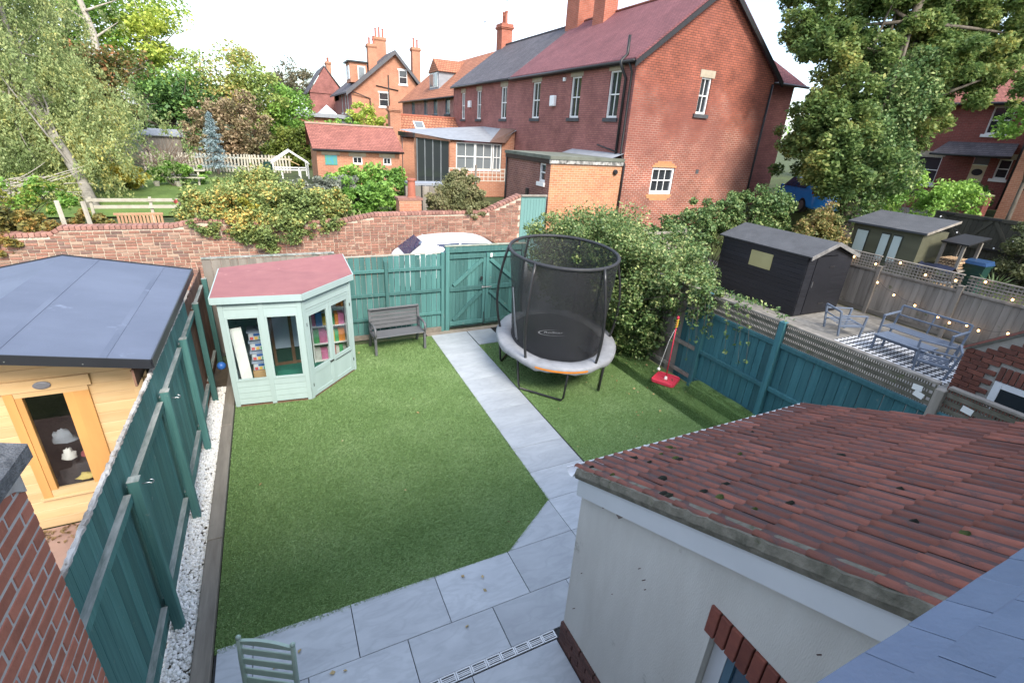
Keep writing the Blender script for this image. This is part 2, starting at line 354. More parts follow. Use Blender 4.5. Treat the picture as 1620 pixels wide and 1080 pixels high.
# ================================================================ the ground
def ground_z(x, y):
    if y > 12.42: z = 1.22+max(0, y-24)*.012
    else: z = 0
    if x > 15: z = max(z, min(2.4, (x-15)*.16)) if y <= 12.42 else max(z, min(3.0, 1.22+(x-15)*.11))
    return z
gm = pm('rough_grass_soil', (.075,.10,.03), (.045,.055,.022), 1.6, .95, .7, fine=22, dirt=((.10,.075,.045),.8,.60), bd=.03)
xs = sorted(set([-400,-150,-80,-45,-30,-20,-14,-10,-6,-3.5,0,3,6,9,12,14.6,15,16,18,20,22,24,27,31,36,45,80,150,400])); ys = sorted(set([-300,-60,-20,-8,-4,0,4,7.4,9,12.3,12.42,12.45,13,16,20,24,30,40,60,100,200,500]))
V = [(x,y,ground_z(x,y)-.05) for y in ys for x in xs]; nx = len(xs)
F = [(j*nx+i,j*nx+i+1,(j+1)*nx+i+1,(j+1)*nx+i) for j in range(len(ys)-1) for i in range(nx-1)]
tag(MB().add(V,F).build('ground', gm), kind='structure')
lane_m = pm('lane_concrete', (.30,.285,.26), (.20,.19,.175), 1.2, .9, .4, fine=60, dirt=((.12,.12,.09),1.1,.63))
tag(MB().bb((-40,7.62,-.05),(14.9,12.3,.04)).build('back_lane', lane_m), kind='structure')
lawn_m = pm('far_lawn', (.13,.20,.04), (.09,.15,.03), 2.5, .95, .6, fine=60, bd=.03)
tag(MB().add([(-9.4,17.5,1.235),(-3.2,17.5,1.235),(-2.6,30,1.30),(-10.5,30,1.30)],[(0,1,2,3)]).build('back_garden_lawn', lawn_m), kind='structure')
# ---- patio and path slabs
def slabmat():
    m = pm('blue_grey_porcelain', (.43,.46,.49), (.345,.37,.40), 1.7, .5, .06, (1,2.2,1), spec=.45, rnd=.10, fine=30)
    t = m.node_tree; b = t.nodes['Principled BSDF']; src = b.inputs['Base Color'].links[0].from_socket
    tc = N(t,'ShaderNodeTexCoord'); oi = N(t,'ShaderNodeObjectInfo'); mp = N(t,'ShaderNodeMapping'); mp.inputs['Rotation'].default_value = (0,0,.9); mp.inputs['Scale'].default_value = (1.1,3.2,1)
    t.links.new(tc.outputs['Object'], mp.inputs[0])
    n = N(t,'ShaderNodeTexNoise',noise_dimensions='4D'); n.inputs['Scale'].default_value = 1.5; n.inputs['Detail'].default_value = 6; n.inputs['Distortion'].default_value = 1.6
    t.links.new(mp.outputs[0], n.inputs['Vector']); mu = N(t,'ShaderNodeMath',operation='MULTIPLY'); mu.inputs[1].default_value = 20; t.links.new(oi.outputs['Random'],mu.inputs[0]); t.links.new(mu.outputs[0],n.inputs['W'])
    r = N(t,'ShaderNodeValToRGB'); r.color_ramp.elements[0].position = .43; r.color_ramp.elements[1].position = .57; e = r.color_ramp.elements.new(.5); e.color = (1,1,1,1)
    r.color_ramp.elements[0].color = (0,0,0,1); r.color_ramp.elements[2].color = (0,0,0,1); t.links.new(n.outputs['Fac'], r.inputs[0])
    mm = N(t,'ShaderNodeMath',operation='MULTIPLY'); mm.inputs[1].default_value = .2; t.links.new(r.outputs[0],mm.inputs[0])
    mx = N(t,'ShaderNodeMixRGB'); mx.inputs[2].default_value = (.19,.21,.235,1); t.links.new(mm.outputs[0],mx.inputs[0]); t.links.new(src,mx.inputs[1])
    t.links.new(mx.outputs[0], b.inputs['Base Color']); return m
SLAB = slabmat(); GROUT = pm('dark_grout', (.05,.05,.055), (.03,.03,.03), 30, .95, .2)
patio = tag(MB().bb((-3.02,-3.3,-.06),(1.9,.605,.004)).build('patio', GROUT), kind='structure')
def slab(poly, parent):
    """a paving slab: polygon shrunk by half a joint, slightly bevelled"""
    c = (sum(p[0] for p in poly)/len(poly), sum(p[1] for p in poly)/len(poly)); h = .018+U(-.0012,.0012)
    def sh(d): 
        out = []
        for p in poly:
            v = Vector((p[0]-c[0],p[1]-c[1])); L = v.length; out.append((c[0]+v.x*(1-d/L),c[1]+v.y*(1-d/L)))
        return out
    a, b = sh(.0042), sh(.0075); n = len(poly); mb = MB()
    mb.add([(x-c[0],y-c[1],0) for x,y in a]+[(x-c[0],y-c[1],h-.003) for x,y in a]+[(x-c[0],y-c[1],h) for x,y in b],
           [(i,(i+1)%n,n+(i+1)%n,n+i) for i in range(n)]+[(n+i,n+(i+1)%n,2*n+(i+1)%n,2*n+i) for i in range(n)]+[tuple(range(2*n,3*n))])
    o = shared('paving_slab', meshof(mb,'paving_slab',SLAB), None, parent, (c[0],c[1],.003)); return o
def rect(x0,x1,y0,y1): return [(x0,y0),(x1,y0),(x1,y1),(x0,y1)]
for y0, off in ((0,0),(-.47,.45),(-1.17,0),(-1.77,.45),(-2.37,0)):
    y1 = {0:.6,-.47:0,-1.17:-.57,-1.77:-1.17,-2.37:-1.77}[y0]; x = -3.6+off
    while x < 1.75:
        a, b = max(x,-3.0), min(x+.9,1.88 if y0 == 0 else (.9 if y0 > -.5 else .02))
        if b-a > .06: slab(rect(a,b,y0,y1), patio)
        x += .9
path = tag(MB().add([(.42,.6,.004),(1.86,.6,.004),(1.93,7.42,.004),(1.02,7.42,.004),(.9,1.2,.004)],[(0,1,2,3,4)]).build('garden_path', GROUT), kind='structure')
slab([(.02,.6),(.9,.6),(.9,1.2)], path); slab(rect(.9,1.82,.6,1.2), path)
for k in range(10):
    y0 = 1.2+.6*k; y1 = y0+.6; f = lambda y: .9+.135*(y-1.2)/6
    slab([(f(y0),y0),(f(y0)+.91,y0),(f(y1)+.91,y1),(f(y1),y1)], path)
slab([(1.945,6.36),(2.83,6.36),(2.83,7.2),(1.955,7.2)], path)
tag(MB().bb((.95,7.2,-.02),(3.3,7.42,.012)).build('gate_threshold', pm('threshold_stone',(.30,.26,.21),(.2,.17,.14),6,.9,.4)), kind='structure')
# ---- artificial lawn
turf_m = pm('turf_backing', (.13,.215,.07), (.10,.175,.055), 9, .95, .6, fine=130)
blade_m = leafmat('turf_blades', [(.20,.32,.115),(.25,.38,.15),(.32,.445,.205)], trans=.2, rough=.6, patch=1.1, pamt=.6)
lawn_poly = [(-3.02,.55),(-.02,.6),(.05,.62),(.89,1.2),(1.02,7.18),(-3.02,7.2)]
lawn = tag(MB().add([(x,y,.012) for x,y in lawn_poly],[tuple(range(6))]).build('artificial_lawn', turf_m), kind='structure')
rlawn_poly = [(1.83,.6),(4.4,.6),(4.4,7.2),(2.83,7.2),(2.83,6.35),(1.93,6.35)]
rl = tag(MB().add([(x,y,.012) for x,y in rlawn_poly],[tuple(range(6))]).build('side_lawn', turf_m), kind='structure')
def inpoly(P, poly):
    x, y = P[:,0], P[:,1]; ins = np.zeros(len(P),bool); j = len(poly)-1
    for i in range(len(poly)):
        xi,yi = poly[i]; xj,yj = poly[j]
        ins ^= ((yi > y) != (yj > y)) & (x < (xj-xi)*(y-yi)/(yj-yi+1e-9)+xi); j = i
    return ins
def blades(P, h=.020, w=.006, lean=(.012,.010)):
    n = len(P); a = RNG.uniform(0,6.28,n); d = np.stack([np.cos(a),np.sin(a),0*a],1); hh = h*RNG.uniform(.6,1.25,(n,1))
    tip = P+np.stack([lean[0]+RNG.normal(size=n)*.012, lean[1]*-1+RNG.normal(size=n)*.012, 0*a],1)+np.array([0,0,1])*hh
    V = np.stack([P-d*w, P+d*w, tip],1).reshape(-1,3); return V, np.arange(3*n).reshape(-1,3)
def turf(name, poly, dens, label, z=.012, keep=None):
    x0,x1 = min(p[0] for p in poly),max(p[0] for p in poly); y0,y1 = min(p[1] for p in poly),max(p[1] for p in poly)
    n = int((x1-x0)*(y1-y0)*dens); P = np.stack([RNG.uniform(x0,x1,n),RNG.uniform(y0,y1,n),np.full(n,z)],1); P = P[inpoly(P,poly)]
    near = RNG.random(len(P)) < np.clip(1.25-(P[:,1]-.5)*.11,.4,1); P = P[near]
    V,F = blades(P); o = npmesh(name,V,F,blade_m); return tag(o,label,'grass',kind='stuff')
grown = [(x+(0.012 if x > -3 else 0), y) for x,y in lawn_poly]
turf('turf_pile', grown, 15000, 'short green artificial turf pile of the main lawn')
turf('side_turf_pile', rlawn_poly, 9000, 'short green artificial turf pile beside the path under the trampoline')
# turf covered ledge along the right fence
lm = MB()
def lump(x0,x1,y0,y1,z0,z1):
    mb = MB(); n = 14; prof = [(x0,z0),(x0+.03,z1-.05),(x0+.09,z1),(x1,z1+.01)]; vs = []; 
    for i in range(n+1):
        y = y0+(y1-y0)*i/n
        for (x,zz) in prof: vs.append((x+U(-.012,.012) if x < x1 else x,y,zz+(U(-.012,.012) if zz > z0 else 0)))
    k = len(prof); fs = [(i*k+j,(i+1)*k+j,(i+1)*k+j+1,i*k+j+1) for i in range(n) for j in range(k-1)]
    fs += [tuple(range(k)), tuple(range(n*k,n*k+k))[::-1]]
    lm.add(vs,[f[::-1] for f in fs])
lump(4.38,5.0,.4,6.9,.0,.2); lump(4.76,5.0,1.05,2.62,.19,.42)
ledge = tag(lm.build('turf_ledge', turf_m, recalc=True), kind='structure')
n = 42000; P = np.stack([RNG.uniform(4.4,5.0,n),RNG.uniform(.5,6.0,n),np.full(n,.2)],1); m2 = (P[:,0] > 4.8)&(P[:,1] > 1.05)&(P[:,1] < 2.62); P[m2,2] = .42
q = 9000; P2 = np.stack([np.full(q,4.385),RNG.uniform(.5,6.0,q),RNG.uniform(0.02,.2,q)],1); q = 2200; P3 = np.stack([np.full(q,4.765),RNG.uniform(1.05,2.62,q),RNG.uniform(.2,.42,q)],1)
P2[:,0] += (P2[:,2])*.15
V,F = blades(np.concatenate([P,P2,P3]),lean=(-.014,.01)); tag(npmesh('ledge_turf_pile',V,F,blade_m),'artificial turf pile covering the raised ledge beside the right fence','grass',kind='stuff')
# fallen leaves on the turf
n = 34; P = np.stack([RNG.uniform(-2.9,4.3,n),RNG.uniform(.7,7,n),np.full(n,.045)],1); P = P[inpoly(P,lawn_poly)|inpoly(P,rlawn_poly)]
q = 46; P = np.concatenate([P, np.stack([RNG.uniform(3.2,4.9,q),RNG.uniform(2.4,5.2,q),np.full(q,.05)],1), np.stack([RNG.uniform(-2.8,-.3,9),RNG.uniform(-.3,.5,9),np.full(9,.03)],1)])
P[(P[:,0] > 4.38),2] = .235
fl = leafmat('dry_leaves', [(.30,.20,.09),(.42,.30,.13),(.50,.42,.25)], trans=.1, patch=9)
o = foliage('fallen_leaves', P, .05, fl, up=1.4); tag(o,'small dry yellow and tan leaves scattered over the turf','fallen leaves',kind='stuff')
# ---- pebble strip and sleepers by the left fence
bed = tag(MB().bb((-3.45,-.4,-.05),(-3.18,7.1,.006)).build('pebble_bed', EARTH), kind='structure')
n = 6200; P = np.stack([RNG.uniform(-3.43,-3.19,n),RNG.uniform(-.3,6.0,n),RNG.uniform(.008,.034,n)],1)
ph = (1+5**.5)/2; ico = np.array([(-1,ph,0),(1,ph,0),(-1,-ph,0),(1,-ph,0),(0,-1,ph),(0,1,ph),(0,-1,-ph),(0,1,-ph),(ph,0,-1),(ph,0,1),(-ph,0,-1),(-ph,0,1)])/1.9
icf = np.array([(0,11,5),(0,5,1),(0,1,7),(0,7,10),(0,10,11),(1,5,9),(5,11,4),(11,10,2),(10,7,6),(7,1,8),(3,9,4),(3,4,2),(3,2,6),(3,6,8),(3,8,9),(4,9,5),(2,4,11),(6,2,10),(8,6,7),(9,8,1)])
S = RNG.uniform(.010,.021,(n,1,1))*RNG.uniform(.65,1.3,(n,1,3)); a = RNG.uniform(0,6.28,n); ca,sa = np.cos(a),np.sin(a)
J = ico[None]*S*RNG.uniform(.88,1.12,(n,12,1)); X = J[:,:,0]*ca[:,None]-J[:,:,1]*sa[:,None]; Y = J[:,:,0]*sa[:,None]+J[:,:,1]*ca[:,None]
V = np.stack([X,Y,J[:,:,2]*.8],2)+P[:,None,:]; F = (icf[None]+(np.arange(n)*12)[:,None,None]).reshape(-1,3)
pebm = pm('white_pebble', (.86,.85,.82), (.74,.72,.68), 20, .75, .1, rnd=.16, isl=True)
tag(npmesh('white_pebbles', V.reshape(-1,3), F, pebm, smooth=True),'loose white pebbles between the left fence and the sleeper edging','pebbles',kind='stuff')
for k,(a,b) in enumerate(((-.45,2.02),(2.03,4.55),(4.56,6.9))):
    mb = MB().bb((-3.185,a,-.03),(-3.03,b,.075),bev=.008)
    tag(mb.build('sleeper', SLEEPER), ('grey timber sleeper edging nearest the patio chair beside white pebbles','grey timber sleeper edging in the middle of the left lawn side','grey timber sleeper edging running up to the pale green summerhouse')[k],'sleeper','sleepers edging the lawn')
# ================================================================ left fence
def post(mb, x, y, z0, z1, w=.09): mb.bb((x-w/2,y-w/2,z0),(x+w/2,y+w/2,z1),bev=.006)
lf = thing('garden_fence','teal painted board fence on the left with worn white top edge','fence',(-3.42,3.2,0))
def ftop(y): return 2.02-.012*max(0,y-1)-(.05 if y > 5.3 else 0)
y = -.42; k = 0
while y < 5.2:
    w = U(.135,.155); zt = ftop(y)+U(-.008,.008)
    MB().bb((-3.435,y,.06),(-3.413,y+w,zt),bev=.003).build('board', TEAL, lf)
    y += w+U(.001,.004)
while y < 7.35:
    w = U(.135,.155); MB().bb((-3.435,y,.06),(-3.413,y+w,1.90+U(-.01,.01)),bev=.003).build('board', BROWNWOOD, lf, label='unpainted brown fence board'); y += w+.003
py = (-.5,.99,2.56,4.07,5.56,7.0)
for (a,b) in ((-.44,1.0),(1.004,2.57),(2.574,4.08),(4.084,5.22)):      # rough split capping strip
    mb = MB(); nn = 46; vs = []
    for i in range(nn+1):
        yy = a+(b-a)*i/nn; z = ftop(yy)+.010
        w0,w1 = U(.020,.030),U(.014,.026); t = .016+U(-.008,.010)
        vs += [(-3.424-w0,yy,z),(-3.424+w1,yy,z),(-3.424+w1*.7,yy,z+t),(-3.424-w0*.6,yy,z+t+U(-.006,.006))]
    mb.add(vs,[(i*4+j,(i+1)*4+j,(i+1)*4+(j+1)%4,i*4+(j+1)%4) for i in range(nn) for j in range(4)]+[(3,2,1,0),(nn*4,nn*4+1,nn*4+2,nn*4+3)]).build('weathered_capping', BARKCAP, lf, recalc=True)
for i in range(len(py)-1):
    a,b = py[i]+.05,py[i+1]-.05
    for zz,h in ((.30,.075),(1.62,.075)):
        r = MB().bb((-3.412,a,zz),(-3.362,b,zz+h)).build('rail', TEAL if i < 4 else BROWNWOOD, lf)
        MB().bb((-3.414,a+.004,zz+h+.0015),(-3.36,b-.004,zz+h+.006)).build('worn_rail_top', WORN, r)
for yy in py[1:]:
    p = MB(); post(p,-3.335,yy,0,1.80,.085); p = p.build('post', TEAL, lf)
    MB().bb((-3.378,yy-.043,1.8015),(-3.292,yy+.043,1.806)).build('bare_post_top', WORN, p)
for yy,zz in ((1.0,1.74),(2.57,1.70)):
    h = MB(); a = [(-3.29,yy,zz),(-3.24,yy,zz-.004)]+[(-3.225+.018*math.cos(t),yy,zz+.006+.018*math.sin(t)) for t in np.linspace(-1.9,2.3,9)]
    h.tube(a,.0045,6).build('steel_hook', GALV, lf, smooth=True)
# ================================================================ back fence and gate
bf = thing('back_fence','teal board fence between the summerhouse and the double gate','fence',(0,7.45,0))
x = -.95
while x < 1.38:
    w = U(.108,.122); MB().bb((x,7.462,.12),(min(x+w,1.42),7.482,1.935+U(-.008,.006)),bev=.003).build('board', TEAL, bf); x += w+U(.004,.012)
for a,b in ((-.95,.045),(.125,1.4)):
    for zz in (.46,1.03,1.58): MB().bb((a,7.41,zz),(b,7.461,zz+.07),bev=.006).build('rail', TEAL, bf)
p = MB(); post(p,.085,7.43,0,1.84,.075); p.build('post', TEAL, bf)
p = MB(); post(p,1.40,7.44,0,1.97,.085); p.build('post', TEAL, bf)
x = -3.38
while x < -.97:
    w = U(.13,.16); MB().bb((x,7.50,.05),(x+w,7.522,2.03+U(-.01,.01)),bev=.003).build('board', GREYWOOD, bf, label='unpainted grey fence board'); x += w+.004
MB().bb((-3.38,7.48,2.045),(-.97,7.54,2.075)).build('pale_capping', WORN, bf)
MB().bb((-.95,7.45,1.945),(1.37,7.49,1.965)).build('capping', pm('pale_worn_capping',(.45,.43,.37),(.22,.25,.2),9,.9,.3,(.2,1,1)), bf)
MB().bb((-.95,7.40,.02),(1.36,7.44,.13)).build('gravel_board', SLEEPER, bf)
gate = thing('double_gate','teal boarded double gate with diagonal braces under a weathered lintel','gate',(2.5,7.45,0))
for xx in (1.515,3.50): p = MB(); post(p,xx,7.45,0,2.10,.10); p.build('gate_post', TEAL, gate)
MB().bb((1.57,7.41,1.95),(3.445,7.50,2.10),bev=.006).build('lintel', TEAL, gate)
MB().bb((1.46,7.395,2.102),(3.56,7.515,2.118)).build('lichen_covered_top', pm('lichen_wood',(.46,.46,.38),(.16,.2,.15),12,.95,.6,dirt=((.16,.18,.07),6,.6)), gate)
for s,(a,b) in enumerate(((1.575,2.50),(2.515,3.44))):
    lv = MB().bb((a,7.462,.07),(a+.075,7.486,1.94)).build('gate_leaf', TEAL, gate)
    x = a+.078
    while x < b-.03: w = min(.094,b-x); MB().bb((x,7.466,.07),(x+w,7.486,1.94),bev=.003).build('board', TEAL, lv); x += .0975
    for zz,h in ((.12,.10),(1.0,.11),(1.80,.10)): MB().bb((a,7.42,zz),(b,7.4615,zz+h),bev=.006).build('ledge_rail', TEAL, lv)
    for z0,z1 in ((.22,1.0),(1.11,1.8)):
        p0,p1 = ((a+.10,z0+.04),(b-.08,z1-.04)) if s == 0 else ((a+.10,z1-.04),(b-.08,z0+.04))
        MB().beam((p0[0],7.437,p0[1]),(p1[0],7.437,p1[1]),.042,.085,up=(0,0,1)).build('brace', TEAL, lv)
    MB().bb((b-.07 if s == 0 else a+.0,7.425,.22),(b if s == 0 else a+.07,7.4605,1.8)).build('stile', TEAL, lv)
bolt = MB().tube([(2.40,7.41,1.06),(2.66,7.41,1.06)],.011,8).bb((2.40,7.415,1.03),(2.46,7.42,1.09)); bolt.build('sliding_bolt', GALV, gate)
MB().tube([(2.47,7.40,.05),(2.47,7.40,.42)],.009,8).build('drop_bolt', STEEL, gate)
MB().bb((2.36,7.405,1.24),(2.42,7.42,1.34),bev=.005).build('latch', STEEL, gate)
MB().bb((2.60,7.40,1.80),(2.66,7.42,1.90),bev=.01).build('hook_plate', WHITEP, gate)
tag(MB().bb((2.6,6.72,.021),(3.1,7.22,.034),bev=.004).build('doormat', pm('black_rubber',(.02,.02,.02),(.012,.012,.012),40,.9,.5)),'black rubber mat in front of the double gate','doormat')
# ================================================================ right fence
rf = thing('lattice_topped_fence','blue-teal board fence with grey woven lattice top on the right','fence',(5.05,1.0,.2))
y = -3.2
while y < 4.6:
    w = U(.125,.14); MB().bb((5.055,y,.21),(5.075,y+w,1.77),bev=.003).build('board', TEALR if y < 3.25 else GREYWOOD, rf); y += w+U(.004,.010)
ry = (-3.2,-.86,1.30,2.80,4.6)
for i in range(4):
    a,b = ry[i]+.05,ry[i+1]-.05; mt = TEALR if i < 3 else GREYWOOD
    for zz in (.34,.93,1.70): MB().bb((5.0,a,zz),(5.054,b,zz+.075),bev=.006).build('rail', mt, rf)
    MB().bb((5.0,a,2.09),(5.09,b,2.125),bev=.005).build('lattice_capping', GREYWOOD, rf)
    lat = MB(); yy = a+.02
    while yy < b: lat.bb((5.040,yy,1.78),(5.046,yy+.016,2.09)); yy += (.030 if (int(yy*100)%3) else .055)
    lat.build('lattice_upright_laths', DARKGREY, rf); rf.children[-1]['kind'] = 'stuff'
    for zz in (1.80,1.895,1.99): MB().bb((5.026,a,zz),(5.034,b,zz+.055)).build('lattice_lath', DARKGREY, rf)
for i,yy in enumerate(ry[1:4]):
    p = MB(); post(p,5.01,yy,.15,2.13 if i else 2.06,.10); p.build('post', TEALR if i else GREYWOOD, rf)
for (yy,zz) in ((-.62,1.96),(-.66,1.88),(-1.15,1.93)):
    MB().box((5.02,yy,zz),(.004,.11,.075),rx=U(-.2,.2)).build('paper_tag', WHITEP, rf)
# ================================================================ summerhouse
MINT = pm('pale_mint_paint', (.375,.475,.465), (.335,.43,.42), 4, .5, .08, (1,1,.2), rnd=.04, dirt=((.36,.46,.43),7,.70))
PINKFELT = pm('pink_mineral_felt', (.315,.135,.135), (.265,.11,.115), 3, .95, .5, fine=240, dirt=((.52,.26,.25),2.2,.62))
sh = thing('summerhouse','pale mint corner summerhouse with pink felt roof and glazed double doors','summerhouse',(-2.2,5.9,0))
CL,CM,CR,CBR,CBL = (-3.0,5.19),(-1.8,5.05),(-.9,5.99),(-.9,7.2),(-3.0,7.2)
def frame_on(A,B):
    a,b = Vector((A[0],A[1],0)),Vector((B[0],B[1],0)); d = (b-a); L = d.length; d.normalize(); nrm = Vector((d.y,-d.x,0))
    def P(u,z,o=0.): return a+d*u+nrm*o+Vector((0,0,z))
    return P,L
def bar(P,u0,u1,z0,z1,o0,o1):
    mb = MB(); vs = [P(u,z,o) for u in (u0,u1) for z in (z0,z1) for o in (o0,o1)]
    return mb.add(vs,[(0,1,3,2),(4,6,7,5),(0,4,5,1),(2,3,7,6),(0,2,6,4),(1,5,7,3)])
P,L = frame_on(CL,CM)
def shiplap(P,u0,u1,z0,z1,par,n=None):
    n = n or max(1,round((z1-z0)/.115)); h = (z1-z0)/n
    for i in range(n):
        mb = MB(); vs = [P(u,z,o) for u in (u0,u1) for (z,o) in ((z0+h*i,-.012),(z0+h*i,.010),(z0+h*(i+1)-.006,.004),(z0+h*(i+1)-.001,-.012))]
        mb.add(vs,[(0,1,2,3)[::-1],(4,5,6,7),(1,0,4,5)[::-1],(2,1,5,6)[::-1],(3,2,6,7)[::-1],(0,3,7,4)[::-1]]).build('cladding_board', MINT, par)
posts = ((0,.07),(L/2-.035,L/2+.035),(L-.065,L))
for (a,b) in posts: bar(P,a,b,.03,1.92,-.03,.022).build('upright', MINT, sh)
for i in range(2):
    u0,u1 = posts[i][1],posts[i+1][0]; shiplap(P,u0,u1,.06,.50,sh,4); shiplap(P,u0,u1,1.66,1.90,sh,2)
    w = bar(P,u0,u0+.035,.50,1.66,-.02,.012).build('window', MINT, sh)
    bar(P,u1-.035,u1,.50,1.66,-.02,.012).build('window_stile', MINT, w); bar(P,u0+.036,u1-.036,.50,.535,-.02,.014).build('window_sill', MINT, w); bar(P,u0+.036,u1-.036,1.625,1.66,-.02,.012).build('window_head', MINT, w)
    bar(P,u0+.036,u1-.036,.536,1.624,-.006,-.002).build('pane', GLASS, w)
bar(P,0,L,.0,.03,-.03,.01).build('base_timber', BROWNWOOD, sh)
P,L = frame_on(CM,CR)
bar(P,0,.06,.03,1.92,-.03,.02).build('upright', MINT, sh); bar(P,L-.06,L,.03,1.92,-.03,.02).build('upright', MINT, sh)
shiplap(P,.06,L-.06,1.70,1.90,sh,2); bar(P,.06,L-.06,1.655,1.69,-.03,.016).build('door_head', MINT, sh)
bar(P,0,L,.0,.03,-.03,.01).build('base_timber', BROWNWOOD, sh)
for i,(u0,u1) in enumerate(((.065,L/2-.004),(L/2+.004,L-.065))):
    d = bar(P,u0,u0+.065,.05,1.65,-.02,.012).build('door', MINT, sh); bar(P,u1-.065,u1,.05,1.65,-.02,.012).build('door_stile', MINT, d)
    for z0,z1 in ((.05,.12),(.48,.57),(1.56,1.65)): bar(P,u0+.066,u1-.066,z0,z1,-.02,.010).build('door_rail', MINT, d)
    bar(P,u0+.066,u1-.066,.121,.479,-.012,-.002).build('door_panel', MINT, d)
    bar(P,u0+.066,u1-.066,.571,1.559,-.006,-.002).build('pane', GLASS, d)
    for z in (.25,1.4): bar(P,(u0-.012 if i == 0 else u1-.004),(u0+.004 if i == 0 else u1+.012),z,z+.06,.010,.022).build('hinge', STEEL, d)
bar(P,L/2-.10,L/2-.005,.515,.535,.013,.033).build('door_handle', STEEL, sh); bar(P,L/2+.05,L-.11,.485,.495,.011,.018).build('black_trim', STEEL, sh)
for A,B in ((CR,CBR),(CBR,CBL),(CBL,CL)):
    P,L = frame_on(A,B)
    for i in range(16):
        if not (A == CR and 4 <= i <= 12): bar(P,.02,L-.02,.04+.118*i,.04+.118*i+.114,-.02,-.004).build('cladding_board', MINT, sh)
    if A == CR: q = bar(P,L/2-.03,L/2+.03,.512,1.57,-.02,-.004).build('added_light_window', MINT, sh); bar(P,.02,L/2-.031,.512,1.57,-.012,-.008).build('pane', GLASS, q); bar(P,L/2+.031,L-.02,.512,1.57,-.012,-.008).build('pane', GLASS, q)  # glazing added on this side to let more light inside
MB().prism([(p[0],p[1]) for p in ((-2.97,5.23),(-1.81,5.09),(-.94,6.0),(-.94,7.16),(-2.97,7.16))],.03,.06).build('floor', pm('green_floor_carpet',(.02,.15,.12),(.015,.12,.095),20,.95,.4), sh)
e = .055
ro = [(-3.07,5.13),(-1.775,4.985),(-.835,5.975),(-.845,7.22),(-3.07,7.12)]; rz = [1.985,1.985,1.985,2.07,1.93]
mb = MB(); mb.add([(x,y,z+.03) for (x,y),z in zip(ro,rz)]+[(x,y,z) for (x,y),z in zip(ro,rz)],[(0,1,2),(0,2,4),(2,3,4),(7,6,5),(9,7,5),(9,8,7)]+[(i,i+5,(i+1)%5+5,(i+1)%5) for i in range(5)])
mb.build('felt_roof', PINKFELT, sh)
for i in range(5):
    P,L = frame_on(ro[i],ro[(i+1)%5]); z0,z1 = rz[i],rz[(i+1)%5]; o = MB()
    vs = [P(u,zz+dz,oo) for (u,zz) in ((0,z0),(L,z1)) for dz in (-.085,.022) for oo in (.001,.021)]
    o.add(vs,[(0,1,3,2),(4,6,7,5),(0,4,5,1),(2,3,7,6),(0,2,6,4),(1,5,7,3)]).build('fascia', MINT, sh)
# things inside it
tag(MB().box((-2.80,5.42,.72),(.17,.03,1.3),ry=-.05,rz=.1).build('white_board', WHITEP),'tall narrow white board leaning inside the summerhouse left window','board')
CLEAR = glassmat('clear_plastic',(.85,.9,.95),.8,.1); BLUEP = pm('blue_plastic',(.03,.12,.4),None,5,.4,.02); CARD = pm('cardboard',(.45,.29,.15),(.38,.24,.12),6,.9,.1)
tag(MB().bb((-2.70,5.65,.06),(-2.36,5.98,.42),bev=.006).build('cardboard_box', CARD),'brown cardboard box under the stacked tubs inside the summerhouse','box')
for i,z in enumerate((.425,.62,.815,1.01)):
    t = thing('storage_tub',('clear lidded storage tub resting on the cardboard box','second clear tub up from the cardboard box in the summerhouse','third clear tub up from the cardboard box in the summerhouse','topmost clear tub of the stack in the summerhouse')[i],'tub',(-2.53,5.82,z),'clear tubs stacked in the summerhouse')
    MB().bb((-2.68,5.67,z),(-2.38,5.97,z+.15),bev=.01).build('tub_body', pm('frosted_plastic',(.55,.6,.66),(.42,.45,.5),8,.3,.05), t); MB().bb((-2.70,5.65,z+.151),(-2.36,5.99,z+.165)).build('lid', pm('blue_grey_lid',(.35,.42,.55),None,5,.4,.02), t)
    MB().bb((-2.60,5.655,z+.09),(-2.46,5.669,z+.13),bev=.006).build('handle', BLUEP, t)
    for q in range(4): MB().bb((-2.66+.07*q,5.662,z+.02),(-2.61+.07*q,5.668,z+.07)).build('contents', pm('toys',[(.6,.1,.1),(.8,.5,.1),(.1,.4,.2),(.2,.2,.6)][q],None,5,.6,0), t)
sc = thing('leaning_screen','brown framed screen with pale blue panels standing inside the summerhouse','screen',(-1.9,6.55,.06))
for a,b in ((-2.36,-2.31),(-2.03,-1.97),(-1.70,-1.65)): MB().bb((a,6.55,.06),(b,6.60,1.60)).build('screen_frame', BROWNWOOD, sc)
MB().bb((-2.309,6.553,.06),(-1.701,6.597,.12)).build('bottom_rail', BROWNWOOD, sc)
pale = pm('pale_blue_sheet',(.50,.58,.72),(.42,.50,.64),2,.4,.03)
for a,b in ((-2.309,-2.031),(-1.969,-1.701)): MB().bb((a,6.565,.42),(b,6.58,1.58)).build('screen_panel', pale, sc)
dk = pm('dark_green_board',(.02,.06,.055),None,5,.6,.05)
for a,b in ((-2.309,-2.031),(-1.969,-1.701)): MB().bb((a,6.565,.121),(b,6.58,.415)).build('lower_panel', dk, sc)
tag(MB().box((-2.02,5.85,.115),(.72,.5,.10),rz=-.1,bev=.04).build('green_cushion', pm('green_canvas',(.03,.19,.14),(.02,.15,.11),9,.9,.3)),'flat green cushion on the summerhouse floor','cushion')
checker = pm('black_and_white_weave',(.75,.75,.72),(.05,.05,.05),34,.9,.2); checker.node_tree.nodes['Color Ramp'].color_ramp.elements[0].position = .49; checker.node_tree.nodes['Color Ramp'].color_ramp.elements[1].position = .51
tag(MB().box((-2.02,5.52,.067),(.72,.16,.013),rz=-.1).build('patterned_rug', checker),'black and white patterned rug strip inside the summerhouse','rug')
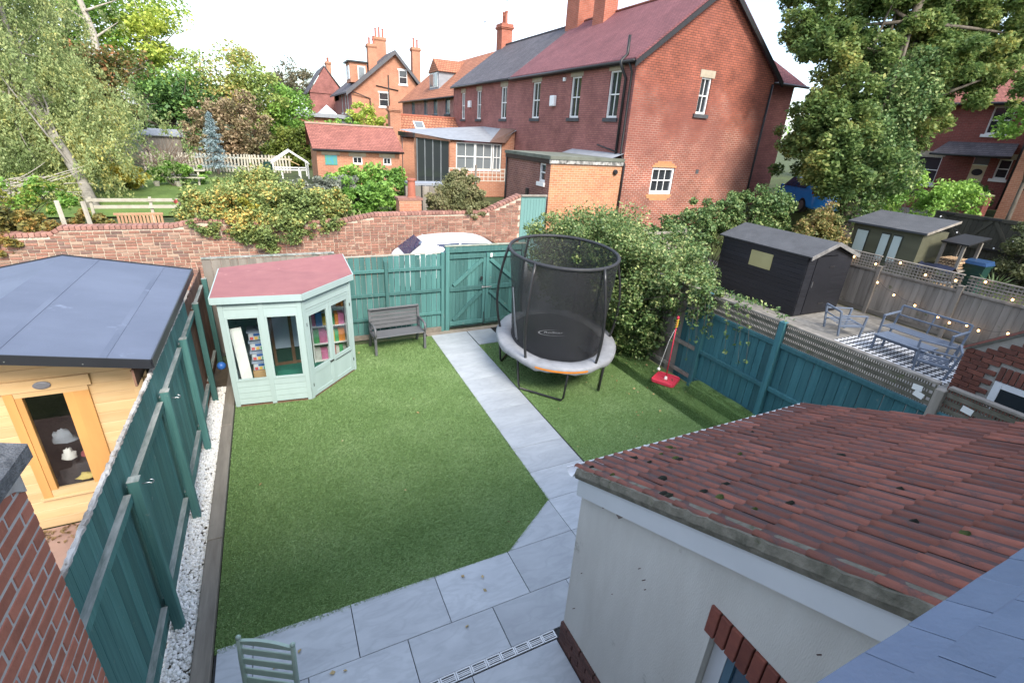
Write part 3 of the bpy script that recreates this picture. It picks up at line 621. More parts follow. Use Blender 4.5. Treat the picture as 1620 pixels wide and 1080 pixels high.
# bookcase of white cubes
bc = thing('bookcase','white bookcase with rows of colourful picture books inside the summerhouse','bookcase',(-1.3,6.6,.06))
for yy in (-1.62,-1.29,-.96): MB().bb((yy-.012,6.45,.06),(yy+.012,6.72,1.60)).build('side_panel', WHITEP, bc)
for k in range(5):
    zz = .07+.375*k
    for q in range(2):
        y0 = (-1.62,-1.29)[q]+.0125; y1 = (-1.29,-.96)[q]-.0125; MB().bb((y0,6.45,zz),(y1,6.72,zz+.02)).build('shelf', WHITEP, bc)
bcol = [pm('book_cover_%s'%n, c, tuple(x*.7 for x in c), 9, .5, 0) for n,c in (('red',(.55,.05,.05)),('yellow',(.75,.52,.06)),('blue',(.05,.2,.5)),('pink',(.7,.2,.4)),('green',(.08,.4,.15)),('white',(.7,.68,.64)),('orange',(.75,.25,.05)))]
for k in range(4):
    for q in range(2):
        y = (-1.62,-1.29)[q]+.02; ye = (-1.29,-.96)[q]-.03
        while y < ye-.03:
            w = U(.05,.13); hh = U(.16,.29); MB().bb((y,6.46+U(0,.05),.0905+.375*k),(min(y+w,ye),6.69,.0905+.375*k+hh)).build('book', random.choice(bcol), bc); y += w+.006
tag(MB().lathe([(.0,-.07),(.04,-.058),(.063,-.03),(.07,0),(.063,.03),(.04,.058),(0,.07)],(-3.13,5.42,.72),12).build('blue_ball', BLUEP, smooth=True),'bright blue ball hanging in the gap behind the fence post','ball')
# ================================================================ bench
BPL = pm('black_resin', (.125,.13,.14), (.09,.093,.10), 9, .42, .06, (.2,1,1), spec=.5)
bn = thing('garden_bench','dark slatted resin garden bench with curved arms by the back fence','bench',(.14,6.75,.03),rz=R(3))
for i in range(5): MB().box((0,.235+.035*(i*.17),.40+.03+.088*i+.03),(1.08,.022,.078),rx=-.16,bev=.006).build('back_slat', BPL, bn)
MB().box((0,.205,.88),(1.12,.03,.05),bev=.012).build('top_rail', BPL, bn)
for i in range(5): MB().box((0,-.23+.094*i,.40-.006*i),(1.10,.084,.024),bev=.006).build('seat_slat', BPL, bn)
for s in (-1,1):
    x = s*.545; f = MB()
    f.beam((x,-.24,0),(x,-.22,.40),.05,.06).build('front_leg', BPL, bn); MB().beam((x,.33,0),(x,.17,.42),.05,.06).build('back_leg', BPL, bn)
    MB().beam((x,.17,.42),(x,.25,.88),.05,.05).build('back_post', BPL, bn)
    MB().tube([(x,-.22,.36),(x,-.29,.50),(x,-.26,.60),(x,-.12,.625),(x,.05,.61),(x,.20,.60)],[.026,.028,.028,.026,.026,.024],8).build('arm', BPL, bn, smooth=True)
    MB().beam((x,-.22,.37),(x,.19,.36),.045,.05).build('side_rail', BPL, bn)
# ================================================================ trampoline
tr = thing('trampoline','oval trampoline with black safety net and grey padded rim on the side lawn','trampoline',(3.0,4.78,.02),rz=1.22)
TA,TB = 1.62,1.22
def ov(a,b,t,z): return (a*math.cos(t),b*math.sin(t),z)
NT = 72; T = [2*math.pi*i/NT for i in range(NT)]
MB().tube([ov(TA-.06,TB-.06,t,.70) for t in T],.024,8,closed=True).build('frame_ring', GALV, tr, smooth=True)
pad = MB(); vs = []; 
for i,t in enumerate(T):
    wob = .012*math.sin(9*t)+U(-.008,.008)
    for (k,z) in ((-.30,.735),(-.27,.765+wob*.6),(-.14,.778+wob),(-.02,.765+wob),(.015,.735),(.012,.665+wob*1.4),(-.004,.64+wob*2)): vs.append(ov(TA+k,TB+k,t,z))
fs = [(i*7+j,((i+1)%NT)*7+j,((i+1)%NT)*7+j+1,i*7+j+1) for i in range(NT) for j in range(6)]
padm = pm('grey_vinyl_padding',(.31,.32,.345),(.23,.24,.26),7,.55,.25,spec=.4); pad.add(vs,[f[::-1] for f in fs]).build('rim_padding', padm, tr, smooth=True)
ora = pm('orange_vinyl',(.75,.25,.03),None,6,.5,.05)
mb = MB(); ts = np.linspace(2.62,3.42,12); mb.add([ov(TA+.019,TB+.019,t,z) for t in ts for z in (.675,.712)],[(2*i,2*i+1,2*i+3,2*i+2) for i in range(11)]); mb.build('orange_strip', ora, tr)
matm = pm('black_woven_mat',(.028,.029,.031),(.02,.02,.022),40,.75,.2)
mb = MB(); mb.add([ov(TA-.27,TB-.27,t,.735) for t in T]+[(0,0,.72)],[(i,(i+1)%NT,NT) for i in range(NT)]); jm = mb.build('jumping_mat', matm, tr)
# printed mark on the mat: a swoosh oval and a line of slanted letters
def tx(name,body,size,loc,rz,mat,parent,shear=.25):
    c = bpy.data.curves.new(name,'FONT'); c.body = body; c.size = size; c.align_x = 'CENTER'; c.align_y = 'CENTER'; c.shear = shear; c.extrude = .0008
    o = bpy.data.objects.new(name,c); COL.objects.link(o); dg = bpy.context.evaluated_depsgraph_get(); me = bpy.data.meshes.new_from_object(o.evaluated_get(dg)); bpy.data.objects.remove(o)
    me.materials.clear(); me.materials.append(mat); q = bpy.data.objects.new(name,me); COL.objects.link(q); q.parent = parent; q.location = loc; q.rotation_euler = (0,0,rz); return q
LX,LY,LR = .10,.0,-1.62
tx('printed_lettering','RoStar',.15,(LX+.02,LY+.02,.742),LR,WHITEP,jm)
tx('printed_line','BOUNCEPRO',.035,(LX-.055,LY-.05,.742),LR,WHITEP,jm) if 0 else None
mb = MB(); n = 30; vs = []; cr_,sr_ = math.cos(LR),math.sin(LR)
for i in range(n+1):
    t = 1.2+4.2*i/n; w = .004+.013*math.sin(math.pi*i/n)
    for rr in (1-w*4,1+w*2): x,y = .33*rr*math.cos(t),.16*rr*math.sin(t); vs.append((LX+x*cr_-y*sr_,LY+x*sr_+y*cr_,.7425))
mb.add(vs,[(2*i,2*i+1,2*i+3,2*i+2) for i in range(n)]).build('printed_swoosh', WHITEP, jm)
# legs: U tubes from the ring down to the ground
for (t0,t1) in ((2.27,3.13),(.6,1.49),(-.9,-.05),(-2.44,-1.65)):
    a,b = Vector(ov(TA-.06,TB-.06,t0,.69)),Vector(ov(TA-.06,TB-.06,t1,.69)); o = lambda v,k: Vector((v.x*k,v.y*k,0))
    f0,f1 = o(a,.97)+Vector((0,0,.03)),o(b,.97)+Vector((0,0,.03)); d = (f1-f0); f0 += d*.04; f1 -= d*.04
    pts = [a,a.lerp(f0,.5),a.lerp(f0,.9),f0+d*.03,f0.lerp(f1,.5),f1-d*.03,b.lerp(f1,.9),b.lerp(f1,.5),b]
    lg = MB().tube(pts,.021,8).build('leg', STEEL, tr, smooth=True)
    for q,e in ((a,f0),(b,f1)): MB().tube([q.lerp(e,.0),q.lerp(e,.09)],.026,8).build('steel_socket', GALV, lg, smooth=True)
NH,NA,NB = 2.53,1.45,1.04
poles = [(t,) for t in (1.34,2.42,-2.68,-1.62,-.6,.5)]
for (t,) in poles:
    b0 = Vector(ov(TA-.10,TB-.10,t,.60)); b1 = Vector(ov(TA-.04,TB-.04,t,1.45)); b2 = Vector(ov(NA+.02,NB+.02,t,NH))
    pts = []
    for i in range(11):
        s = i/10; q = b0*(1-s)**2+b1*2*s*(1-s)+b2*s*s; q = q+Vector((q.x,q.y,0)).normalized()*.12*math.sin(math.pi*s); pts.append(q)
    pl = MB().tube(pts,.026,8).build('net_pole', STEEL, tr, smooth=True)
    MB().tube(pts[-3:],.014,8).build('pole_tip', GALV, tr, smooth=True)
rim = MB().tube([ov(NA,NB,t,NH) for t in T],.034,8,closed=True).build('top_hoop', pm('black_foam_sleeve',(.035,.037,.042),(.025,.026,.03),9,.6,.2), tr, smooth=True)
def netmat():
    m,t,b = newmat('safety_net'); b.inputs['Base Color'].default_value = (.02,.021,.024,1); b.inputs['Roughness'].default_value = .6
    tc = N(t,'ShaderNodeTexCoord'); n = N(t,'ShaderNodeTexNoise'); n.inputs['Scale'].default_value = 2.2; n.inputs['Detail'].default_value = 4; t.links.new(tc.outputs['Object'],n.inputs['Vector'])
    mr = N(t,'ShaderNodeMapRange'); mr.inputs['From Min'].default_value = .3; mr.inputs['From Max'].default_value = .7; mr.inputs['To Min'].default_value = .56; mr.inputs['To Max'].default_value = .78; t.links.new(n.outputs['Fac'],mr.inputs[0])
    tr_ = N(t,'ShaderNodeBsdfTransparent'); ms = N(t,'ShaderNodeMixShader'); t.links.new(mr.outputs[0],ms.inputs[0]); t.links.new(tr_.outputs[0],ms.inputs[1]); t.links.new(b.outputs[0],ms.inputs[2])
    t.links.new(ms.outputs[0],t.nodes['Material Output'].inputs['Surface']); return m
nm = netmat(); vs = []; NZ = 10
for j in range(NZ+1):
    s = j/NZ; z = .75+(NH-.77)*s; waist = -.10*math.sin(math.pi*s)-.42*(1-s)**2
    for i,t in enumerate(T):
        w = .012*math.sin(6*t+3*s)+U(-.006,.006); a = TA-.08+(NA-TA+.08)*s+waist*.6+w; b = TB-.08+(NB-TB+.08)*s+waist*.6+w; vs.append(ov(a,b,t,z))
MB().add(vs,[(j*NT+i,j*NT+(i+1)%NT,(j+1)*NT+(i+1)%NT,(j+1)*NT+i) for j in range(NZ) for i in range(NT)]).build('safety_netting', nm, tr, smooth=True)
# sagging fold of net lying on the mat
vs = []; 
for j in range(7):
    for i in range(19):
        t = -2.65+.9*i/18; r = 1-.30*(j/6)-.10; vs.append((TA*r*math.cos(t)*.88,TB*r*math.sin(t)*.88,.75+abs(.07*math.sin(i*1.7+j*1.1))+U(0,.03)))
MB().add(vs,[(j*19+i,j*19+i+1,(j+1)*19+i+1,(j+1)*19+i) for j in range(6) for i in range(18)]).build('slack_netting', nm, tr, smooth=True)
zt = 1.78; zip_ = MB().tube([ov(TA-.34,TB-.34,zt,.78),ov(TA-.27,TB-.27,zt+.03,1.3),ov(TA-.22,TB-.22,zt,1.85)],.010,6); zip_.build('door_zip', pm('grey_webbing',(.35,.36,.38),None,8,.6,0), tr)
MB().tube([ov(TA-.34,TB-.34,zt+.09,.78),ov(TA-.27,TB-.27,zt+.08,1.25),ov(TA-.22,TB-.22,zt+.01,1.85)],.010,6).build('door_zip', pm('grey_webbing',(.35,.36,.38),None,8,.6,0), tr)
# ================================================================ swingball
sw = thing('swing_ball_set','red tether ball pole with yellow spiral top on a square red base','tether ball set',(4.66,3.12,.205),rz=.5)
RED = pm('pinkish_red_plastic',(.62,.05,.09),(.52,.04,.07),6,.45,.08); YEL = pm('yellow_plastic',(.75,.62,.05),None,6,.4,.02)
b = MB(); b.prism([(x*.23,y*.23) for x,y in ((-1,-.8),(-.8,-1),(.8,-1),(1,-.8),(1,.8),(.8,1),(-.8,1),(-1,.8))],.02,.06); b.build('base_tray', RED, sw)
for s in (-1,1):
    MB().box((s*.215,0,.07),(.03,.40,.03),bev=.01).build('base_rim', RED, sw); MB().box((0,s*.215,.0703),(.399,.03,.03),bev=.01).build('base_rim', RED, sw)
MB().lathe([(.035,.06),(.03,.09),(.018,.12)],n=12).build('socket', WHITEP, sw)
for k in range(3): MB().box((U(-.1,.1),U(-.12,.12),.062),(U(.05,.12),.02,.006),rz=U(0,3)).build('dry_leaf_debris', BROWNWOOD, sw)
MB().tube([(0,0,.1),(.003,.0,.7),(0,0,1.15)],.0125,8).build('pole', RED, sw, smooth=True)
sp = [( .022*math.cos(k*.9),.022*math.sin(k*.9),1.16+.0062*k) for k in range(30)]
MB().tube([(0,0,1.12),(0,0,1.38)],.011,8).build('spindle', RED, sw); MB().tube(sp,.008,6).build('spiral', YEL, sw, smooth=True)
MB().lathe([(.02,1.345),(.026,1.36),(.02,1.39),(.005,1.4)],n=10).build('top_cap', RED, sw)
MB().tube([(.03,0,1.2),(-.08,.06,.9),(-.16,.10,.5),(-.19,.12,.34)],.003,5).build('tether_cord', WHITEP, sw)
MB().lathe([(0,-.033),(.02,-.027),(.033,0),(.02,.027),(0,.033)],(-.19,.12,.31),10).build('ball', WHITEP, sw, smooth=True)
# ================================================================ patio chair
SAGE = pm('sage_green_paint', (.36,.47,.40), (.31,.41,.35), 6, .5, .1, rnd=.05)
ch = thing('patio_chair','pale sage green slatted wooden chair on the patio','chair',(-2.495,-.27,.022),rz=math.atan2(-.22,.37))
HB = .93
for s in (-1,1):
    MB().tube([(s*.215,.0,.0),(s*.215,.0,.43),(s*.215,.015,.7),(s*.215,.035,HB)],[.020,.021,.020,.018],8).build('back_post', SAGE, ch, smooth=True)
    MB().lathe([(.018,HB-.004),(.022,HB+.008),(.014,HB+.022),(0,HB+.026)],(s*.215,.035,0),8).build('post_finial', SAGE, ch, smooth=True)
    MB().beam((s*.2,-.42,0),(s*.2,-.42,.42),.035,.035).build('front_leg', SAGE, ch); MB().beam((s*.2,-.42,.39),(s*.2,0,.39),.022,.05).build('seat_rail', SAGE, ch)
def by(z): return 0 if z < .43 else (.015*(z-.43)/.27 if z < .7 else .015+.02*(z-.7)/(HB-.7))
for z in (.49,.595,.70,.805): MB().box((0,by(z),z),(.395,.014,.062),rx=-.08,bev=.004).build('back_slat', SAGE, ch)
mb = MB(); n = 12; vs = []
for i in range(n+1):
    x = -.197+.394*i/n; zt = HB-.018+.028*(1-(x/.197)**2)
    for (y,z) in ((by(.89)-.012,.885),(by(.89)+.012,.885),(by(.92)+.012,zt),(by(.92)-.012,zt)): vs.append((x,y,z))
mb.add(vs,[(i*4+j,(i+1)*4+j,(i+1)*4+(j+1)%4,i*4+(j+1)%4) for i in range(n) for j in range(4)]+[(0,1,2,3),(n*4+3,n*4+2,n*4+1,n*4)]).build('curved_top_rail', SAGE, ch, recalc=True)
for i in range(6): MB().box((0,-.40+.075*i,.43),(.43,.06,.018),bev=.004).build('seat_slat', SAGE, ch)
# ================================================================ drain
dr = thing('channel_drain','white slotted channel drain grating across the patio','drain',(-.6,-.52,.02))
MB().bb((-3.0,-.565,-.02),(.0,-.475,.012)).build('channel', STEEL, dr)
x = -2.98
dm = pm('white_grating',(.72,.74,.76),(.62,.64,.66),6,.4,.05)
while x < -.05:
    g = MB(); L = .145
    for yy in (-.560,-.485): g.bb((x,yy,.013),(x+L,yy+.010,.026))
    for k in (0,1): g.bb((x+k*(L-.012),-.549,.0131),(x+.012+k*(L-.012),-.4855,.0259))
    g.bb((x+.012,-.524,.0132),(x+L-.012,-.516,.0258))
    for q in (-.538,-.507): g.bb((x+.012,q,.0133),(x+L-.012,q+.007,.0257))
    g.build('grating_section', dm, dr); x += .15
# ================================================================ our kitchen extension
RENDER = pm('cream_render', (.58,.57,.535), (.49,.475,.44), 1.6, .9, .35, (1,2.2,.5), fine=70, dirt=((.31,.30,.27),2.6,.62))
FASCIA = pm('white_fascia', (.58,.60,.62), (.53,.55,.57), 2, .35, .02, dirt=((.50,.50,.48),9,.73))
DARKBRICK = pm('plinth_brick', (.115,.055,.045), (.075,.038,.034), 12, .85, .4, rnd=.2)
SOLDIER = pm('soldier_brick', (.20,.062,.042), (.145,.045,.034), 12, .8, .3, rnd=.18)
ex = thing('kitchen_extension','cream rendered extension with mossy red roof tiles in the foreground','extension',(1.5,-1.9,0))
SLP = .455
def rz_(y): return 2.10+SLP*(-.57-y)        # roof surface height
# side wall with the door opening at y -1.94..-2.75
w = MB(); X0 = .03
def face(y0,y1,z0a,z0b,z1a,z1b): w.quad((X0,y1,z0b),(X0,y0,z0a),(X0,y0,z1a),(X0,y1,z1b))
yT = lambda y: rz_(y)-.16
for (a,b,z0,z1) in ((-.60,-1.99,.30,None),(-1.99,-2.83,2.14,None),(-2.83,-3.3,.30,None)): face(a,b,z0,z0,yT(a),yT(b))
w.quad((X0,-.60,.30),(2.93,-.60,.30),(2.93,-.60,yT(-.6)),(X0,-.60,yT(-.6)))
w.quad((2.93,-.60,.30),(2.93,-3.3,.30),(2.93,-3.3,yT(-3.3)),(2.93,-.60,yT(-.6)))
for yy in (-1.99,-2.83): w.quad((X0,yy,.0),(X0+.14,yy,.0),(X0+.14,yy,1.92),(X0,yy,1.92))
w.build('rendered_wall', RENDER, ex)
chip = pm('exposed_render_patch',(.24,.20,.18),(.19,.155,.14),14,.95,.4)
for (y,z,s) in ((-.87,1.985,.035),(-1.06,2.055,.04)): MB().prism([(y+.045,z+.02),(y-.05,z+.045),(y-.045,z-.01),(y-.01,z-s*1.3),(y+.02,z-s)],X0-.003,X0-.0005,ax=0).build('bare_patch', chip, ex)
for (y,z,l) in ((-1.42,1.75,.05),(-1.45,1.69,.03),(-1.36,1.80,.035),(-.75,1.1,.03),(-.72,.62,.06),(-1.15,1.3,.02),(-2.5,2.45,.03)): MB().box((X0-.001,y,z),(.001,.006,l),rx=.6).build('scuff_mark', DARKBRICK, ex)
def brickobj(par, a, b, mat, bev=.004): return MB().bb(a,b,bev=bev).build('brick', mat, par)
core = MB().bb((X0+.012,-1.99,0),(X0+.1,-.612,.298)).build('plinth', MORTAR, ex)
for k in range(4):
    z0 = .004+.0745*k; y = -.585-(.11 if k%2 else 0)
    if k%2: brickobj(core,(X0-.022,-.693,z0),(X0+.011,-.585,z0+.065),DARKBRICK)
    while y > -1.95: brickobj(core,(X0-.022,max(y-.215,-1.98),z0),(X0+.011,y,z0+.065),DARKBRICK); y -= .225
core2 = MB().bb((X0+.012,-.612,0),(2.93,-.60,.298)).build('plinth', MORTAR, ex)
sill = MB()
lint = MB().bb((X0+.012,-2.84,1.925),(X0+.1,-1.945,2.135)).build('soldier_course', MORTAR, ex)
y = -1.95
while y > -2.82: brickobj(lint,(X0-.018,y-.066,1.922),(X0+.011,y,2.138),SOLDIER); y -= .0755
dg = MB().bb((X0+.06,-2.09,.0),(X0+.12,-1.995,1.918)).build('door_frame', FASCIA, ex)
MB().bb((X0+.06,-2.83,1.83),(X0+.12,-2.0901,1.918)).build('frame_head', pm('blue_grey_frame',(.08,.16,.22),None,4,.4,.02), dg)
MB().bb((X0+.085,-2.83,.0),(X0+.095,-2.0901,1.829)).build('door_glass', darkglass('blue_glass',(.02,.06,.10)), dg)
MB().bb((X0+.065,-2.14,.0),(X0+.118,-2.0902,1.8289)).build('door_stile', pm('blue_grey_frame',(.08,.16,.22),None,4,.4,.02), dg)
# bargeboard, mortared verge, eaves
def vb(x0,x1,ya,yb,t0,t1):
    return MB().add([(x,y,rz_(y)+t) for x in (x0,x1) for y in (ya,yb) for t in (t0,t1)],[(0,1,3,2)[::-1],(4,6,7,5)[::-1],(0,4,5,1)[::-1],(2,3,7,6)[::-1],(0,2,6,4)[::-1],(1,5,7,3)[::-1]])
vb(-.03,.028,-.60,-3.3,-.245,-.078).build('bargeboard', FASCIA, ex, recalc=True)
# uneven cement verge
mb = MB(); n = 60; vs = []
for i in range(n+1):
    y = -.575-2.72*i/n; z = rz_(y); wv = .006*math.sin(i*1.9)+U(-.005,.005)
    for (x,t) in ((.06,-.075),(-.046,-.075),(-.060+wv*.6,-.03),(-.044+wv,.022+wv*.6),(.06,.024)): vs.append((x,y,z+t))
mb.add(vs,[(i*5+j,(i+1)*5+j,(i+1)*5+(j+1)%5,i*5+(j+1)%5) for i in range(n) for j in range(5)]+[(4,3,2,1,0),tuple(range(n*5,n*5+5))]).build('cement_verge', CEMENT, ex, recalc=True)
vb(.07,2.95,-.58,-3.3,-.05,-.012).build('roof_deck', pm('roofing_underlay',(.05,.04,.035),None,5,.9,.1), ex, recalc=True)
gt = MB(); prof = [(-.055+.055*math.cos(a)-.0,.055*math.sin(a)) for a in np.linspace(math.pi,2*math.pi,9)]
vs = []; 
for x in (-.06,2.99):
    for (a,b_) in prof: vs.append((x,-.515-a-.055,2.066+b_))
    for (a,b_) in prof[::-1]: vs.append((x,-.515-(-.055+(a+.055)*.9)-.055,2.066+b_*.9))
m_ = len(prof)*2; gt.add(vs,[(i,(i+1)%m_,m_+(i+1)%m_,m_+i) for i in range(m_)]+[tuple(range(m_))[::-1],tuple(range(m_,2*m_))]).build('gutter', UPVC, ex, recalc=True)
for i in range(5):
    MB().box((.06+.71*i,-.457,2.045),(.025,.006,.05),bev=.003).build('gutter_bracket', UPVC, ex)
MB().bb((.0,-.595,1.95),(2.95,-.575,2.06)).build('eaves_fascia', FASCIA, ex)
# roof tiles: single rolled interlocking clay tiles, one mesh in three warps
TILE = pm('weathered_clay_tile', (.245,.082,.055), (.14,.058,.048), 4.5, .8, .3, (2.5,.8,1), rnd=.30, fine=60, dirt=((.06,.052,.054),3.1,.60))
def tilemesh(nm,sd):
    rg = random.Random(sd); W_,Ln = TW,.335; one = [(0,.001),(.006,.010),(.018,.017),(.034,.019),(.050,.016),(.062,.008),(.070,.001),(.098,.0)]; prof = [(x*TP/.13,z) for x,z in one]+[((x+.13)*TP/.13,z*.96) for x,z in one]+[(TW-.002,.0)]
    vs = []; rows = (0,.08,.18,.335)
    for r in rows:
        for (x,z) in prof: vs.append((x,-r,z+.016*(1-r/Ln)+rg.uniform(-.0012,.0012)))
    for (x,z) in prof: vs.append((x,0,z+.0))
    k = len(prof); fs = [(i*k+j,(i+1)*k+j,(i+1)*k+j+1,i*k+j+1) for i in range(3) for j in range(k-1)]
    o = 4*k; fs += [(o+j,j,j+1,o+j+1) for j in range(k-1)]
    mb = MB().add(vs,[f[::-1] for f in fs]); me = meshof(mb,nm,TILE); me.polygons.foreach_set('use_smooth',[True]*(3*(k-1))+[False]*(k-1)); return me
TP = .0985; TW = 2*TP
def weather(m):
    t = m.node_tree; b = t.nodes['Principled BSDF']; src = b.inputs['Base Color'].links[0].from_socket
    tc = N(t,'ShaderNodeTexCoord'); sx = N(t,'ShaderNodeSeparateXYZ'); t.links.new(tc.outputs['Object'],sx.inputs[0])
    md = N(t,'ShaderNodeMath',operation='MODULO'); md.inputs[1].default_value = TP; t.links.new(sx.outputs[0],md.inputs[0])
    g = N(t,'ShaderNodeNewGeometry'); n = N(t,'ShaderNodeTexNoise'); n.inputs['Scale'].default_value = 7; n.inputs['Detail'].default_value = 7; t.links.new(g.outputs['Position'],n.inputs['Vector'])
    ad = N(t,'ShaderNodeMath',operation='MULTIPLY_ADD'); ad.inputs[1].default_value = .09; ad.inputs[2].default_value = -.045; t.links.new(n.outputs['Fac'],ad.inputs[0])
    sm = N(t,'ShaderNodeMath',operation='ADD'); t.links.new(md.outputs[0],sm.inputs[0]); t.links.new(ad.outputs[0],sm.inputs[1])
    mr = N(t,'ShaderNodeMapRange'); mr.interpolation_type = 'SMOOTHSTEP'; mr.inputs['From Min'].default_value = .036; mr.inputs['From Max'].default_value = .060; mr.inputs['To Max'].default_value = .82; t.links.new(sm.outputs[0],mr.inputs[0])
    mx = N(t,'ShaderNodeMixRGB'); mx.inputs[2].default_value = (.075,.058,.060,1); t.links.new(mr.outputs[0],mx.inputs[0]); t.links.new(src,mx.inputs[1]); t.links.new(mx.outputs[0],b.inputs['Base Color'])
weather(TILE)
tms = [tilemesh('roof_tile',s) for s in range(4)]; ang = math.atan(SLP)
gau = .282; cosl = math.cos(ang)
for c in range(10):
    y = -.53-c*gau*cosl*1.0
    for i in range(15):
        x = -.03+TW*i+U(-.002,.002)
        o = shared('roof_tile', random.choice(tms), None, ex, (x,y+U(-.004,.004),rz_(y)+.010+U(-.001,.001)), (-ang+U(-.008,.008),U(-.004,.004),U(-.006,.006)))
MOSS = pm('moss', (.075,.095,.02), (.03,.042,.012), 25, 1, .8)
def moss(n,name):
    for k in range(n):
        c = random.randint(0,8); i = random.randint(0,10) if k > 16 else random.randint(0,4); y = -.60-c*gau*cosl-U(0,.2); x = -.035+TP*(2*i+1)-.012+U(-.01,.01); s = U(.018,.045)
        q = MB(); nn = 9; vs = [(x,y,rz_(y)+.045)]+[(x+s*1.5*math.cos(t)*U(.6,1.1),y+s*.8*math.sin(t)*U(.6,1.2),rz_(y)+.022) for t in np.linspace(0,5.6,nn)]
        q.add(vs,[(0,1+j,1+(j+1)%nn) for j in range(nn)]).build(name, MOSS if U(0,1) < .5 else BLACKMOSS, ex, smooth=True)
BLACKMOSS = pm('dark_moss', (.02,.022,.013), (.010,.011,.008), 25, 1, .8)
moss(24,'moss_tuft')
# ================================================================ slate roof below our window, house behind the camera
SLATE = pm('blue_slate', (.155,.205,.30), (.12,.165,.25), 5, .45, .25, rnd=.07, spec=.6, fine=50, dirt=((.20,.25,.33),9,.66))
sb = thing('slate_bay_roof','blue slate bay roof below the window in the bottom right corner','roof',(.6,-3.1,3.3))
MB().add([(-2.4,-2.84,3.28),(1.7,-2.84,3.28),(1.7,-3.36,3.63),(-2.4,-3.36,3.63),(-2.4,-3.36,3.2),(1.7,-3.36,3.2),(-2.4,-2.84,3.2),(1.7,-2.84,3.2)],[(0,1,2,3),(6,7,1,0),(7,5,2,1),(4,6,0,3),(4,5,7,6)]).build('roof_deck', pm('bay_soffit',(.3,.3,.3),None,4,.8,.05), sb)
ra = math.atan2(.35,.52); 
for r in range(5):
    y0 = -2.815-r*.105; z0 = 3.302+r*.0707
    x = -2.4-(.11 if r%2 else 0)
    while x < 1.7:
        q = MB().box((0,-.09,0),(.213,.18,.009),bev=.002); q.v = [(v[0]+(U(-.004,.004) if v[1] > -.02 else 0),v[1]+(U(-.004,.004) if v[1] > -.02 else 0),v[2]) for v in q.v]
        shared('slate', meshof(q,'slate',SLATE), None, sb, (x+.11,y0,z0), (-ra+.05+U(-.008,.008),0,U(-.006,.006))); x += .218
hb = pm('own_house_bounce_cream',(.72,.70,.65),(.64,.62,.58),2,.9,.2)  # unseen walls made pale to bounce light onto the garden
oh = thing('own_terrace_house','unseen terrace house the view is taken from, made cream to bounce light','house',(0,-7,0))
MB().bb((-4.6,-8.6,0),(17,-3.37,5.6)).build('wall', hb, oh)  # out of view; length and height set for the shade it casts
MB().add([(-4.8,-3.1,5.45),(17.2,-3.1,5.45),(17.2,-6,7.6),(-4.8,-6,7.6),(17.2,-8.9,5.45),(-4.8,-8.9,5.45)],[(0,1,2,3),(3,2,4,5),(0,3,5),(1,4,2),(0,5,4,1)]).build('roof', pm('own_roof_slate',(.1,.1,.11),None,3,.7,.2), oh)
# ================================================================ brick garden wall with stone coping, bottom left
NEARBRICK = pm('near_red_brick', (.47,.175,.115), (.36,.13,.085), 9, .82, .35, rnd=.17, fine=70, dirt=((.12,.05,.04),16,.66))
bw = thing('brick_boundary_wall','near red brick wall with rough grey stone coping at the bottom left','wall',(-3.45,-1.8,0))
MB().bb((-3.52,-3.36,0),(-3.3035,-.460,2.985)).build('wall_core', pm('pale_grey_mortar',(.58,.56,.53),(.43,.41,.39),14,.95,.5), bw)
Z0 = .9; k = 0
while Z0+.086*k < 2.91:
    z = Z0+.086*k; y = -.456-(.118 if k%2 else 0)
    if k%2: MB().bb((-3.336,-.560,z),(-3.300,-.456,z+.070),bev=.004).build('brick', NEARBRICK, bw)
    while y > -2.05: MB().bb((-3.336+U(-.001,.001),y-.224,z),(-3.300+U(-.0025,.0015),y,z+.070),bev=.004).build('brick', NEARBRICK, bw); y -= .239
    k += 1
mb = MB(); vs = []; STONE = pm('grey_gritstone', (.23,.235,.24), (.10,.105,.11), 22, .95, 1.0, fine=90, bd=.02)
nn = 16
for i in range(nn+1):
    y = -.40-2.9*i/nn
    for (x,z) in ((-3.60,2.99),(-3.255,2.99),(-3.25,3.065),(-3.43,3.12),(-3.605,3.06)): vs.append((x+U(-.006,.006),y,z+U(-.006,.006)))
mb.add(vs,[(i*5+j,(i+1)*5+j,(i+1)*5+(j+1)%5,i*5+(j+1)%5) for i in range(nn) for j in range(5)]+[(4,3,2,1,0),tuple(range(nn*5,nn*5+5))]).build('stone_coping', STONE, bw, recalc=True)
wash = pm('mortar_smear',(.55,.52,.48),(.40,.37,.34),20,.95,.4)
MB().prism([(-.456,2.985),(-.9,2.985),(-.82,2.955),(-.66,2.94),(-.55,2.90),(-.50,2.86),(-.456,2.83)],-3.2975,-3.296,ax=0).build('mortar_smear', wash, bw)
